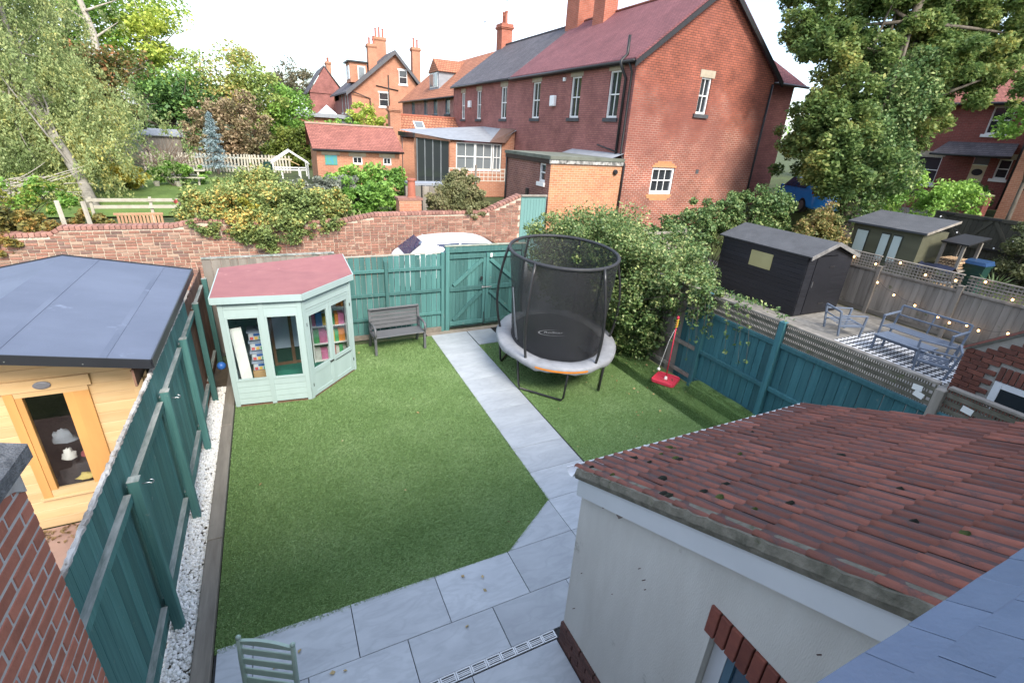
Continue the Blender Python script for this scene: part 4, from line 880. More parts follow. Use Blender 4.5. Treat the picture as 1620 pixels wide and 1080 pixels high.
# ================================================================ log cabin next door
PINE = pm('golden_pine', (.63,.44,.24), (.53,.345,.165), 3.2, .5, .12, (.35,1,2.2), spec=.4, rnd=.09, dirt=((.30,.14,.05),13,.755))
PINEF = pm('amber_pine_frame', (.57,.30,.10), (.48,.24,.08), 4, .45, .1, (1,1,.25), spec=.45, rnd=.06)
FELT = pm('blue_grey_roof_membrane', (.125,.15,.21), (.09,.11,.16), 1.1, .62, .2, (.6,1,1), spec=.4, fine=90, dirt=((.18,.215,.29),2.2,.60))
lc = thing('log_cabin','golden pine log cabin with blue-grey membrane roof beside the left fence','cabin',(-4.8,4.5,0))
YF = 3.0; XL,XR = -7.6,-3.56
tA = lambda x: 2.13+.2*(-3.4-x) if x > -4.95 else 2.44+.2*(x+4.95)
n = 17; h = .128
for i in range(n):
    z0 = .004+h*i; z1 = z0+h-.0015
    if z0 > 2.06: break
    segs = [(XL,XR)] if (z1 < .445 or z0 > 1.79) else [(XL,-4.80),(-4.10,XR)]
    for a,b in segs:
        mb = MB(); vs = [(x,y,z) for x in (a,b) for (y,z) in ((YF+.04,z0),(YF+.004,z0),(YF,z0+.005),(YF,z1-.004),(YF+.003,z1),(YF+.04,z1))]
        mb.add(vs,[tuple(range(6)),tuple(range(6,12))[::-1]]+[(j,6+j,6+(j+1)%6,(j+1)%6) for j in range(6)]).build('log_plank', PINE, lc, recalc=True)
gw = MB().add([(x,YF+.012,z) for x,z in ((XL,1.95),(XR,1.95),(-3.56,tA(-3.5)-.05),(-4.95,2.36),(XL,tA(XL)-.06))],[(0,1,2,3,4)]); gw.build('gable_boarding', PINE, lc)
MB().bb((-4.85,YF+.002,.37),(-4.05,YF+.039,.4385)).build('under_sill_board', PINE, lc)
MB().bb((XR-.04,YF+.045,.04),(XR,6.0,2.08)).build('side_wall', BROWNWOOD, lc); MB().bb((XL,5.96,.04),(XR-.041,6.0,2.08)).build('back_wall', PINE, lc)
MB().bb((XL,YF+.05,.05),(XR-.05,5.95,.09)).build('floor', CARD, lc)
for (xx) in (-5.9,-4.47,-3.66): MB().bb((xx-.045,YF-.10,tA(xx)-.19),(xx+.045,YF-.002,tA(xx)-.085)).build('roof_beam_end', PINE, lc)
MB().bb((-3.70,YF-.035,.05),(-3.60,YF-.001,1.90)).build('corner_trim', PINE, lc); MB().beam((-3.56,2.55,2.0),(-3.56,6.0,2.0),.02,.20).build('side_fascia', BROWNWOOD, lc)
# roof: two gentle slopes with black edge trim
y0,y1 = 2.46,6.1; ridge = (-4.95,2.53); er = (-3.36,2.215); el = (-7.9,1.94)
for (a,b) in ((ridge,er),(el,ridge)):
    MB().slab((a[0],y0,a[1]),(b[0],y0,b[1]),(b[0],y1,b[1]),(a[0],y1,a[1]),.03).build('membrane_roof', FELT, lc)
for xx in (-3.75,-4.55): MB().slab((xx-.03,y0+.01,er[1]+.198*(er[0]-xx)+.0045+.006),(xx+.03,y0+.01,er[1]+.198*(er[0]-xx)-.0075+.006),(xx+.03,y1-.01,er[1]+.198*(er[0]-xx)-.0075+.006),(xx-.03,y1-.01,er[1]+.198*(er[0]-xx)+.0045+.006),.004).build('lap_seam', FELT, lc)
trimm = pm('black_roof_trim',(.018,.02,.026),None,4,.4,.03,spec=.5)
for yy,s in ((y0,-1),(y1,1)):
    for (a,b) in ((ridge,er),(el,ridge)):
        tt = MB().add([(p[0],yy+o*s,p[1]+t) for p in (a,b) for t in (-.085,.018) for o in (.001,.016)],[(0,1,3,2),(4,6,7,5),(0,4,5,1),(2,3,7,6),(0,2,6,4),(1,5,7,3)]); tt.build('roof_edge_trim', trimm, lc, recalc=True)
MB().bb((er[0]+.001,y0,er[1]-.085),(er[0]+.016,y1,er[1]+.018)).build('roof_edge_trim', trimm, lc)
for k in range(7): MB().box((-7.2+.55*k if -7.2+.55*k < -3.4 else -3.5,y0-.018,tA(-7.2+.55*k)+.04),(.010,.004,.010)).build('trim_screw', GALV, lc)
# tall window
gx0,gx1 = -4.66,-4.32
wd = MB().bb((-4.80,YF-.03,.44),(-4.72,YF+.03,1.80)).build('tall_window', PINEF, lc)
for a,b in ((-4.719,-4.66),(-4.32,-4.235),(-4.234,-4.10)): MB().bb((a,YF-.022 if b != -4.10 else YF-.03,.53),(b,YF+.03,1.74)).build('window_stile', PINEF, wd)
MB().bb((-4.719,YF-.024,.44),(-4.10,YF+.03,.529)).build('window_sill', PINE, wd); MB().bb((-4.719,YF-.024,1.741),(-4.10,YF+.03,1.80)).build('window_head', PINE, wd)
MB().bb((-4.83,YF-.034,1.801),(-4.06,YF-.002,1.93),bev=.004).build('head_board', PINE, wd); MB().bb((-4.83,YF-.045,.415),(-4.06,YF-.002,.439)).build('sill_ledge', PINE, wd)
MB().bb((gx0,YF+.004,.53),(gx1,YF+.008,1.74)).build('pane', GLASS, wd)
MB().lathe([(0,0),(.06,0),(.06,.012),(.04,.018),(0,.02)],n=16)
o = MB(); o.lathe([(.0,0),(.055,0),(.055,.012),(.035,.02),(0,.022)],n=16); o.v = [(v[0]*1.35-4.46,YF-.035-v[2],v[1]*.8+1.868) for v in o.v]; o.build('oval_lamp', pm('grey_lamp_glass',(.2,.2,.22),None,4,.3,.02), wd)
dkroom = pm('dark_fabric_and_interior',(.05,.045,.05),(.015,.015,.018),6,.9,.6)
tag(MB().bb((-5.2,3.9,.09),(-3.62,3.95,1.98)).build('dark_interior_sheet', dkroom),'dark curtain sheet standing in for the unlit log cabin interior','backdrop')  # added dark sheet stands in for the cabin's unlit interior
def heap(name,label,c,r,mat):
    V,F = [],[]; m = MB(); n = 10; vs = []
    for j in range(7):
        for i in range(n): a = 6.283*i/n; p = math.pi/2*j/6; k = 1+U(-.22,.22); vs.append((c[0]+r[0]*math.cos(a)*math.cos(p)*k,c[1]+r[1]*math.sin(a)*math.cos(p)*k,c[2]+r[2]*math.sin(p)*k))
    m.add(vs,[(j*n+i,j*n+(i+1)%n,(j+1)*n+(i+1)%n,(j+1)*n+i) for j in range(6) for i in range(n)]); tag(m.build(name,mat,smooth=True),label,'clothes')
heap('clothes_heap','heap of dark clothes low inside the cabin window',(-4.45,3.35,.09),(.34,.26,.62),dkroom)
heap('white_cloth','crumpled white cloth on the clothes heap in the cabin window',(-4.53,3.17,.80),(.07,.05,.13),pm('white_cotton',(.6,.58,.55),None,6,.9,.2))
heap('yellow_cloth','crumpled yellow cloth at the bottom of the cabin window',(-4.42,3.11,.54),(.10,.05,.06),pm('yellow_cotton',(.55,.42,.14),None,6,.9,.2))
heap('grey_cloth','folded grey-blue cloth high on the heap in the cabin window',(-4.55,3.25,1.0),(.12,.08,.14),pm('grey_cotton',(.22,.24,.28),None,6,.9,.2))
heap('red_cloth','dull red cloth at the right of the cabin window heap',(-4.36,3.14,.82),(.06,.04,.08),pm('red_cotton',(.25,.05,.06),None,6,.9,.2))
tag(MB().bb((-9,.2,-.03),(-3.46,2.97,.012)).build('neighbour_patio', pm('pink_concrete',(.40,.27,.22),(.28,.18,.15),2,.9,.4,dirt=((.2,.15,.12),3,.6))), kind='structure')
n = 420; P = np.stack([RNG.uniform(-6.5,-3.5,n),2.93-np.abs(RNG.normal(size=n))*.12,np.full(n,.03)],1)
tag(foliage('leaf_litter',P,.05,leafmat('leaf_litter_brown',[(.10,.06,.03),(.2,.13,.06),(.28,.2,.1)],trans=.05,patch=8),up=1.2),'brown leaf litter along the foot of the log cabin','leaf litter',kind='stuff')
# ================================================================ next garden on the right
deck = tag(MB().bb((7.4,-3.3,0),(13.95,8.3,.17)).build('deck', BROWNWOOD), kind='structure')
x = 7.45
while x < 13.8: MB().bb((x,-3.2,.171),(x+.138,8.2,.199+U(-.002,.002)),bev=.004).build('deck_board', DECKW, deck); x += .145
# black shed
SHB = pm('black_stained_boards', (.016,.017,.023), (.010,.011,.015), 6, .55, .2, (1,.15,1), rnd=.2)
SHF = pm('grey_shed_felt', (.085,.09,.10), (.06,.064,.072), 3, .9, .4, fine=160, dirt=((.12,.125,.13),1.2,.6))
bs = thing('black_shed','black timber shed with grey felt roof and small yellowed window','shed',(12.1,6.5,.2))
for i in range(13):
    z0 = .22+.134*i; z1 = z0+.131
    MB().bb((11.10,5.02,z0),(11.125,7.98,min(z1,1.95)),bev=.004).build('cladding_board', SHB, bs)
    for a,b in ((11.126,11.45),(12.35,13.09)): MB().bb((a,5.0,z0),(b,5.024,min(z1,1.95)),bev=.004).build('cladding_board', SHB, bs)
MB().bb((13.075,5.03,.2),(13.1,8.0,1.95)).build('far_side', SHB, bs); MB().bb((11.13,7.97,.2),(13.07,8.0,1.95)).build('back_side', SHB, bs)
d = MB().bb((11.46,4.99,.24),(12.34,5.02,1.93)).build('door', SHB, bs); MB().bb((11.52,4.975,1.05),(11.55,4.989,1.22)).build('door_handle', GALV, d)
for z in (.5,1.6): MB().bb((12.1,4.98,z),(12.33,4.989,z+.04)).build('hinge', STEEL, d)
MB().add([(x,y,z) for y in (5.005,5.03) for x,z in ((11.1,1.951),(13.1,1.951),(12.1,2.26))],[(0,1,2),(5,4,3),(0,3,4,1),(1,4,5,2),(2,5,3,0)]).build('gable_board', SHB, bs)
wn = MB().bb((11.085,6.08,1.29),(11.099,6.84,1.75)).build('window', pm('yellowed_polycarbonate',(.36,.34,.17),(.31,.29,.14),2,.5,.02), bs)
for a,b in (((11.12-.09,4.9,1.97),(12.1,4.9,2.33)),((12.1,4.9,2.33),(13.19,4.9,1.95))):
    MB().slab(a,b,(b[0],8.1,b[2]),(a[0],8.1,a[2]),.035).build('felt_slope', SHF, bs)
    MB().add([(p[0],4.9+o,p[2]+t) for p in (a,b) for t in (-.10,.012) for o in (-.018,-.001)],[(0,1,3,2),(4,6,7,5),(0,4,5,1),(2,3,7,6),(0,2,6,4),(1,5,7,3)]).build('bargeboard', pm('pale_bargeboard',(.25,.24,.23),(.12,.12,.12),9,.8,.2), bs, recalc=True)
# lattice fence behind the deck
nf = thing('weathered_lattice_fence','weathered grey board fence with square lattice top behind the blue garden furniture','fence',(13.9,2,.2))
y = -3.2
while y < 5.5: w = U(.14,.155); MB().bb((13.87,y,.2),(13.89,y+w,1.52+U(-.004,.004)),bev=.003).build('board', GREYWOOD, nf); y += w+U(.002,.006)
fy = (-3.2,-1.3,.62,2.57,4.57,5.6)
for i in range(5):
    a,b = fy[i]+.055,fy[i+1]-.055
    MB().bb((13.82,a,1.46),(13.869,b,1.53),bev=.005).build('rail', GREYWOOD, nf); MB().bb((13.82,a,.24),(13.869,b,.36)).build('gravel_board', SLEEPER, nf)
    MB().bb((13.83,a,1.90),(13.90,b,1.93),bev=.004).build('lattice_capping', GREYWOOD, nf)
    lat = MB(); yy = a+.02
    while yy < b-.02: lat.bb((13.848,yy,1.531),(13.856,yy+.032,1.899)); yy += .082
    o = lat.build('lattice_upright_laths', GREYWOOD, nf); o['kind'] = 'stuff'
    for zz in (1.58,1.66,1.74,1.82): MB().bb((13.839,a,zz),(13.847,b,zz+.032)).build('lattice_lath', GREYWOOD, nf)
for yy in fy[1:5]:
    p = MB().bb((13.78,yy-.05,.15),(13.88,yy+.05,1.62),bev=.006).build('post', GREYWOOD, nf); MB().bb((13.76,yy-.065,1.621),(13.90,yy+.065,1.65),bev=.006).build('post_cap', GREYWOOD, p)
# festoon lights
em,t,b = newmat('lit_bulb'); b.inputs['Base Color'].default_value = (1,.7,.4,1); b.inputs['Emission Color'].default_value = (1,.55,.2,1); b.inputs['Emission Strength'].default_value = 2.2
def festoon(name,label,pts,lit=True):
    t = thing(name,label,'string lights',pts[0]); cab = []
    for i in range(len(pts)-1):
        a,b = Vector(pts[i]),Vector(pts[i+1])
        for k in range(6): s = k/6; cab.append(a.lerp(b,s)+Vector((0,0,.05-.06*math.sin(math.pi*s))))
    cab.append(Vector(pts[-1])+Vector((0,0,.05))); MB().tube(cab,.004,5).build('cable', STEEL, t)
    for p in pts:
        q = MB().lathe([(.011,.012),(.013,.045)],p,8).build('bulb_holder', STEEL, t)
        MB().lathe([(0,-.052),(.018,-.045),(.026,-.022),(.020,.0),(.011,.0115)],p,10).build('bulb', em if lit else WHITEP, t, smooth=True)
festoon('festoon_lights','warm lit bulbs strung along the lattice top of the grey fence',[(13.74,y,z) for y,z in ((5.43,1.68),(5.33,1.77),(4.68,1.71),(4.08,1.89),(3.4,1.73),(2.72,1.77),(2.14,1.9),(1.52,1.64),(.8,1.8))])
festoon('festoon_lights','warm lit bulbs sagging in a swag across the grey fence boards',[(13.70,y,z) for y,z in ((4.44,1.22),(3.92,1.0),(3.34,.88),(2.74,.76),(2.46,.70),(2.1,.76),(1.84,.72),(1.3,.85))])
# blue-grey metal furniture
BG = pm('blue_grey_metal', (.14,.175,.235), (.115,.145,.20), 6, .45, .05, spec=.5)
sf = thing('garden_sofa','blue-grey metal two seat garden sofa frame against the lattice fence','sofa',(12.45,2.4,.2))
def bm_(par,name,a,b,w=.045,h=.045): return MB().beam(a,b,w,h,bev=.004).build(name, BG, par)
for yy in (1.68,3.2):
    bm_(sf,'front_leg',(12.06,yy,.2),(12.06,yy,.80)); bm_(sf,'back_leg',(12.62,yy,.2),(12.78,yy,1.0)); bm_(sf,'arm',(12.04,yy,.80),(12.74,yy,.84),.06,.035); bm_(sf,'side_rail',(12.085,yy,.5),(12.66,yy,.48))
bm_(sf,'top_rail',(12.78,1.68,1.0),(12.78,3.2,1.0)); bm_(sf,'mid_rail',(12.71,1.71,.76),(12.71,3.17,.76),.035,.035); bm_(sf,'back_bar',(12.69,2.44,.5),(12.78,2.44,.98),.035,.035)
for k in range(8): bm_(sf,'seat_slat',(12.10+.07*k,1.71,.52-.003*k),(12.10+.07*k,3.17,.52-.003*k),.035,.02)
tb = thing('low_garden_table','blue-grey slatted low table on the black and white rug','table',(11.15,2.2,.2))
for k in range(9): bm_(tb,'table_slat',(10.90+.066*k,1.64,.6),(10.90+.066*k,2.75,.6),.06,.022)
for xx in (10.92,11.40):
    for yy in (1.68,2.71): bm_(tb,'leg',(xx,yy,.215),(xx,yy,.588))
    bm_(tb,'apron',(xx,1.7,.56),(xx,2.69,.56),.03,.05)
def chair(name,label,loc,rz):
    c = thing(name,label,'chair',loc,'blue-grey garden armchairs',rz=rz)
    for s in (-1,1):
        bm_(c,'front_leg',(s*.33,-.30,0),(s*.33,-.33,.58)); bm_(c,'back_leg',(s*.33,.25,0),(s*.33,.36,.66)); bm_(c,'arm',(s*.33,-.34,.58),(s*.33,.32,.56),.05,.03); bm_(c,'side_rail',(s*.33,-.3,.30),(s*.33,.27,.27))
    bm_(c,'top_rail',(-.33,.36,.66),(.33,.36,.66)); bm_(c,'back_bar',(-.31,.31,.44),(.31,.31,.44),.03,.03); bm_(c,'front_rail',(-.31,-.31,.30),(.31,-.31,.30))
    for k in range(5): bm_(c,'seat_slat',(-.26+.13*k,-.29,.315),(-.26+.13*k,.26,.29),.05,.018)
    return c
chair('garden_armchair','blue-grey metal armchair frame near the black shed door',(11.35,3.75,.2),R(62))
chair('garden_armchair','blue-grey metal armchair frame nearest the low table and brick extension',(10.85,1.42,.217),R(205))
def rugmat():
    m,t,b = newmat('black_white_lattice_rug'); tc = N(t,'ShaderNodeTexCoord'); mp = N(t,'ShaderNodeMapping'); mp.inputs['Rotation'].default_value = (0,0,.78); mp.inputs['Scale'].default_value = (9,9,9); t.links.new(tc.outputs['Object'],mp.inputs[0])
    c = N(t,'ShaderNodeTexChecker'); c.inputs['Color1'].default_value = (.62,.63,.64,1); c.inputs['Color2'].default_value = (.02,.02,.025,1); c.inputs['Scale'].default_value = 1.0; t.links.new(mp.outputs[0],c.inputs[0]); t.links.new(c.outputs[0],b.inputs['Base Color']); b.inputs['Roughness'].default_value = .95; return m
tag(MB().bb((10.3,.95,.2),(12.3,3.42,.214)).build('patterned_outdoor_rug', rugmat()),'black and white chequered outdoor rug under the blue-grey table','rug')
# brick extension of the right neighbour
ne = thing('brick_side_extension','red brick extension with white window at the right edge beyond the lattice fence','extension',(9,-1.7,0))
nbm = pm('neighbour_brick', (.20,.072,.048), (.125,.05,.04), 10, .85, .35, rnd=.24, fine=70)
zt = lambda y: 2.0+.86*(-.13-y)
MB().add([(7.412,-.142,0),(7.412,-3.3,0),(7.412,-3.3,zt(-3.3)-.04),(7.412,-.142,1.97),(10.4,-.142,0),(10.4,-3.3,0),(10.4,-3.3,zt(-3.3)-.04),(10.4,-.142,1.97)],[(0,3,2,1),(0,4,7,3),(4,5,6,7)]).build('wall_core', MORTAR, ne)
for k in range(20):
    z = .92+.0765*k; y = -.13-(.113 if k%2 else 0)
    if k%2 and z+.07 < zt(-.13): MB().bb((7.38,-.235,z),(7.411,-.13,z+.067),bev=.004).build('brick', nbm, ne)
    while y > -1.45:
        a,b = y-.217,y; top = zt(b)-.055
        if z+.067 < top and not (z > 1.25 and z < 1.86 and a < -.60): MB().bb((7.38+U(-.001,.001),a,z),(7.411,b,z+.067),bev=.004).build('brick', nbm, ne)
        y -= .2275
for k in range(11): MB().bb((7.379,-.662-.0755*k,1.64),(7.4105,-.60-.0755*k,1.855),bev=.004).build('brick', nbm, ne, label='upright brick over the window')
wf = MB().bb((7.386,-.70,.95),(7.43,-.61,1.632)).build('window', UPVC, ne); MB().bb((7.388,-1.5,1.54),(7.43,-.701,1.632)).build('window_head', UPVC, wf); MB().bb((7.40,-1.5,.95),(7.405,-.701,1.539)).build('pane', DGLASS, wf)
vb2 = lambda x0,x1,t0,t1: MB().add([(x,y,zt(y)+t) for x in (x0,x1) for y in (-.11,-3.3) for t in (t0,t1)],[(0,1,3,2),(4,6,7,5),(0,4,5,1),(2,3,7,6),(0,2,6,4),(1,5,7,3)])
vb2(7.365,7.4,-.06,-.012).build('cement_verge', pm('pale_cement',(.46,.46,.42),(.3,.3,.27),9,.9,.4), ne, recalc=True); vb2(7.33,10.45,-.011,.018).build('tiled_roof', brickmat('neighbour_roof_tiles',(.16,.06,.05),(.12,.05,.045),(.05,.03,.03),.2,.13,.01), ne, recalc=True)
vb2(7.325,7.36,-.03,.012).build('tile_edge', pm('red_tile_edge',(.27,.11,.085),(.18,.08,.065),9,.9,.3), ne, recalc=True)
# ================================================================ beyond the lattice fence
OLIVE = pm('olive_painted_boards', (.105,.105,.065), (.08,.08,.05), 4, .7, .15, (1,.2,1), rnd=.08)
os_ = thing('olive_garden_room','olive painted garden room with frosted window panes beyond the lattice fence','garden room',(17.6,6.2,.3))
MB().bb((16.5,5.0,.2),(18.0,7.15,2.42)).build('wall', OLIVE, os_)
for i,(a,b) in enumerate(((6.62,6.98),(5.93,6.17),(5.56,5.80))):
    f = MB().bb((16.475,a-.03,1.30),(16.499,b+.03,2.25)).build('window', pm('dark_olive_frame',(.05,.055,.04),None,4,.6,.05), os_); MB().bb((16.462,a,1.34),(16.474,b,2.20)).build('frosted_pane', pm('frosted_glass',(.50,.58,.56),(.45,.53,.51),2,.3,.02), f)
MB().bb((16.478,5.50,.3),(16.4985,6.22,1.28)).build('door_panel', OLIVE, os_)
MB().slab((16.3,4.85,2.46),(18.1,4.85,2.80),(18.1,7.3,2.80),(16.3,7.3,2.46),.06).build('felt_roof', SHF, os_)
MB().add([(16.3,4.845,2.40),(18.1,4.845,2.74),(18.1,4.845,2.81),(16.3,4.845,2.47),(16.3,4.825,2.40),(18.1,4.825,2.74),(18.1,4.825,2.81),(16.3,4.825,2.47)],[(0,1,2,3),(7,6,5,4),(0,4,5,1),(3,2,6,7),(0,3,7,4),(1,5,6,2)]).build('bargeboard', GREYWOOD, os_)
DG = pm('dark_olive_stain', (.050,.047,.033), (.036,.034,.025), 4, .75, .2, (1,1,.15), rnd=.16)
dg_ = thing('dark_yard_gates','dark olive stained yard gates with V braces and black strap hinges','gates',(20.5,4.9,.9))
y = 1.6
while y < 6.6: MB().bb((20.52,y,.85),(20.545,y+.145,2.86),bev=.004).build('board', DG, dg_); y += .15
for zz in (.95,1.75,2.74): MB().bb((20.47,1.6,zz),(20.519,6.6,zz+.11)).build('rail', DG, dg_)
for a,b in (((6.4,2.74),(5.7,1.86)),((4.95,2.74),(5.6,1.86)),((4.85,2.74),(4.2,1.86)),((3.5,2.74),(4.1,1.86))): MB().beam((20.495,a[0],a[1]),(20.495,b[0],b[1]),.04,.10).build('brace', DG, dg_)
for yy in (6.55,5.2,3.9): MB().bb((20.44,yy-.5,2.78),(20.469,yy,2.83)).build('strap_hinge', BLACKP, dg_); 
for yy in (6.2,4.9): MB().bb((20.44,yy-.9,1.79),(20.469,yy,1.84)).build('strap_hinge', BLACKP, dg_)
festoon('festoon_lights','unlit white bulbs strung in front of the dark yard gates',[(19.6,y,z) for y,z in ((6.1,2.75),(5.45,2.3),(5.1,2.15),(4.65,2.2),(4.3,2.0),(3.9,2.3),(3.3,2.1),(2.8,2.3))],False)
# wheelie bin
wb = thing('wheelie_bin','dark green wheelie bin with blue lid in front of the yard gates','bin',(18.0,3.95,.5))
GB = pm('dark_green_plastic',(.012,.05,.04),None,5,.45,.03); BB = pm('blue_plastic_lid',(.02,.06,.15),None,5,.4,.03)
MB().add([(18+sx*.25*k,3.95+sy*.29*k,z) for z,k in ((.5,.8),(1.55,1.0),(1.56,1.08),(1.62,1.08)) for sx,sy in ((-1,-1),(1,-1),(1,1),(-1,1))],[(3,2,1,0)]+[(4*r+i,4*r+(i+1)%4,4*r+4+(i+1)%4,4*r+4+i) for r in range(3) for i in range(4)]).build('body', GB, wb)
MB().add([(17.70,3.62,1.63),(18.30,3.62,1.63),(18.30,4.28,1.63),(17.70,4.28,1.63),(17.75,3.67,1.72),(18.27,3.67,1.76),(18.27,4.23,1.76),(17.75,4.23,1.72)],[(3,2,1,0),(4,5,6,7),(0,1,5,4),(1,2,6,5),(2,3,7,6),(3,0,4,7)]).build('lid', BB, wb)
MB().tube([(18.33,3.7,1.60),(18.33,4.2,1.60)],.018,8).build('handle', GB, wb)
for s in (3.68,4.22): q = MB(); q.tube([(18.24,s-.03,.6),(18.24,s+.03,.6)],.10,12).build('wheel', BLACKP, wb)
# log store
ls = thing('log_store','open timber log store stacked with split logs beside the olive garden room','log store',(17.6,4.55,.3))
for xx in (17.2,18.2):
    for yy in (4.15,4.68): MB().bb((xx-.04,yy-.04,.3),(xx+.04,yy+.04,2.25)).build('post', GREYWOOD, ls)
for zz in (.45,1.35): MB().bb((17.15,4.1,zz),(18.25,4.72,zz+.05)).build('shelf', GREYWOOD, ls)
MB().slab((17.05,4.0,2.25),(18.35,4.0,2.42),(18.35,4.74,2.42),(17.05,4.74,2.25),.04).build('roof', BLACKP, ls)
LOG = pm('split_log', (.42,.29,.17), (.20,.13,.08), 9, .9, .3, rnd=.3)
for zz in (.51,1.41):
    for r in range(4):
        for c in range(6): q = MB(); q.tube([(17.16+U(0,.05),4.19+.083*c+(.04 if r%2 else 0),zz+.045+.083*r),(17.9,4.19+.083*c+(.04 if r%2 else 0),zz+.045+.083*r)],.040*U(.8,1.05),6).build('log', LOG, ls)
tp = MB(); n = 8; vs = []
for i in range(n+1):
    for j in range(5): vs.append((16.55+.14*j,4.95-.95*i/n,1.55-.10*j*0-.05*math.sin(i)*.6-.07*abs(j-2)+U(-.03,.03)))
tag(tp.add(vs,[(i*5+j,(i+1)*5+j,(i+1)*5+j+1,i*5+j+1) for i in range(n) for j in range(4)]).build('navy_tarpaulin', pm('navy_tarpaulin_cloth',(.015,.02,.045),None,6,.5,.3),smooth=True),'navy tarpaulin draped beside the log store','tarpaulin')
gt_ = thing('round_glass_table','round glass topped garden table behind the lattice fence','table',(16.4,4.1,.3))
q = MB(); q.lathe([(.0,1.20),(.42,1.20),(.42,1.215),(0,1.215)],(16.4,4.1,0),28).build('glass_top', glassmat('table_glass',(.6,.68,.68),.8), gt_); MB().tube([(16.4+.42*math.cos(a),4.1+.42*math.sin(a),1.207) for a in np.linspace(0,6.28,28,endpoint=False)],.014,6,closed=True).build('rim', GALV, gt_)
for a in (.4,2.5,4.6): MB().tube([(16.4+.3*math.cos(a),4.1+.3*math.sin(a),.25),(16.4+.1*math.cos(a),4.1+.1*math.sin(a),.7),(16.4+.3*math.cos(a),4.1+.3*math.sin(a),1.19)],.014,6).build('leg', STEEL, gt_)
# spiky plant
yp = thing('spiky_yucca_plant','spiky green yucca plant in front of the wheelie bin','plant',(16.6,2.9,.3)); vs=[]; fs=[]
for k in range(60):
    a = U(0,6.28); e = U(.5,1.45); L = U(.55,.95); b0 = Vector((16.6,2.9,1.05)); d = Vector((math.cos(a)*math.cos(e),math.sin(a)*math.cos(e),math.sin(e))); s = Vector((-math.sin(a),math.cos(a),0))*.018; o=len(vs)
    m = b0+d*L*.6; tip = b0+d*L+Vector((0,0,-.18*L)); vs += [b0-s,b0+s,m+s,m-s,tip]; fs += [(o,o+1,o+2,o+3),(o+3,o+2,o+4)]
MB().add(vs,fs).build('leaves', leafmat('yucca_leaf',[(.06,.10,.04),(.12,.18,.07),(.2,.26,.12)],patch=5), yp); MB().tube([(16.6,2.9,.2),(16.6,2.9,1.1)],.06,8).build('stem', BARK, yp)
# the road beyond and its kerb
tag(MB().add([(21.2,-30,1.0),(27.5,-30,1.95),(27.5,60,2.6),(22.5,60,2.4)],[(0,1,2,3)]).build('road', pm('road_asphalt',(.06,.06,.062),(.045,.045,.047),5,.9,.4,fine=90)), kind='structure')
# ================================================================ lane wall
LB = [pm('old_handmade_brick_%s'%n, c, tuple(x*.72 for x in c), 9, .9, .4, rnd=.22, fine=60, dirt=((.50,.42,.34),11,.66)) for n,c in (('red',(.315,.16,.115)),('pale',(.38,.245,.18)),('dark',(.22,.135,.11)))]
OLDM = pm('lime_mortar', (.56,.48,.385), (.44,.375,.295), 9, .95, .4)
lw = thing('old_lane_wall','long weathered red brick wall across the back lane','wall',(-1,12.35,0))
prof = [(-13,1.58),(-7.05,1.62),(-6.8,1.76),(-4.5,1.76),(-3.85,1.90),(-2.6,1.80),(-.2,1.80),(.5,1.93),(.8,1.98),(4.5,2.04),(5.82,2.58)]
def wtop(x):
    for (a,za),(b,zb) in zip(prof,prof[1:]):
        if a <= x <= b: return za+(zb-za)*(x-a)/(b-a)
    return prof[-1][1] if x > 0 else prof[0][1]
mb = MB(); xs_ = [p[0] for p in prof]; n = len(xs_)
mb.add([(x,12.312,0) for x in xs_]+[(x,12.312,z-.01) for x,z in prof]+[(x,12.6,0) for x in xs_]+[(x,12.6,z-.01) for x,z in prof],
 [(i,i+1,n+i+1,n+i) for i in range(n-1)]+[(n+i,n+i+1,3*n+i+1,3*n+i) for i in range(n-1)]+[(2*n+i+1,2*n+i,3*n+i,3*n+i+1) for i in range(n-1)]+[(n-1,3*n-1,4*n-1,2*n-1)]); mb.build('wall_core', OLDM, lw)
BL = []; rh = .0815
for k in range(33):
    z = .02+rh*k; x = -13+(.12 if k%2 else 0); 
    while x < 5.75:
        L = .225 if U(0,1) < .72 else .105
        e = min(x+L,5.80)
        if z+.066 < wtop((x+e)/2)-.015 and e-x > .06: BL.append((x,e,z))
        x += L+.018
vis = [b for b in BL if b[0] > -8.3 and b[2] > .82]; vis.sort(key=lambda b: (b[0]-(-8.3))*1.0); ind = set(vis[:300])
tpl = [[meshof(MB().box((0,0,0),(1,.03,.063),bev=.006),'brick',m) for m in LB]][0]
stuff = [MB() for _ in LB]
for b in BL:
    c = ((b[0]+b[1])/2+U(-.002,.002),12.306+U(-.004,.002),b[2]+.033); j = 0 if U(0,1) < .55 else (1 if U(0,1) < .6 else 2)
    if b in ind: shared('brick', tpl[j], None, lw, c, (0,U(-.008,.008),0), (b[1]-b[0],1,1))
    else: stuff[j].box(c,(b[1]-b[0],.03,.063),ry=U(-.008,.008))
for j in range(3): o = stuff[j].build('distant_bricks', pm('old_wall_brick_mass_%d'%j,(.315,.16,.115) if j == 0 else ((.39,.25,.185) if j == 1 else (.22,.135,.11)),(.25,.125,.09),9,.9,.4,rnd=.25,isl=True,dirt=((.50,.40,.31),2.6,.63)), lw); o['kind'] = 'stuff'
COP = pm('brick_coping', (.36,.19,.15), (.24,.12,.095), 9, .9, .4, rnd=.25)
x = -13
while x < 5.75:
    L = .112; z = wtop(x+.05); s = math.atan2(wtop(x+.11)-wtop(x),.11); MB().box((x+.055,12.45,z+.045),(.104,.34,.10),ry=-s+U(-.03,.03),bev=.008).build('coping_brick', COP, lw) if x > -8.6 else None; x += .114
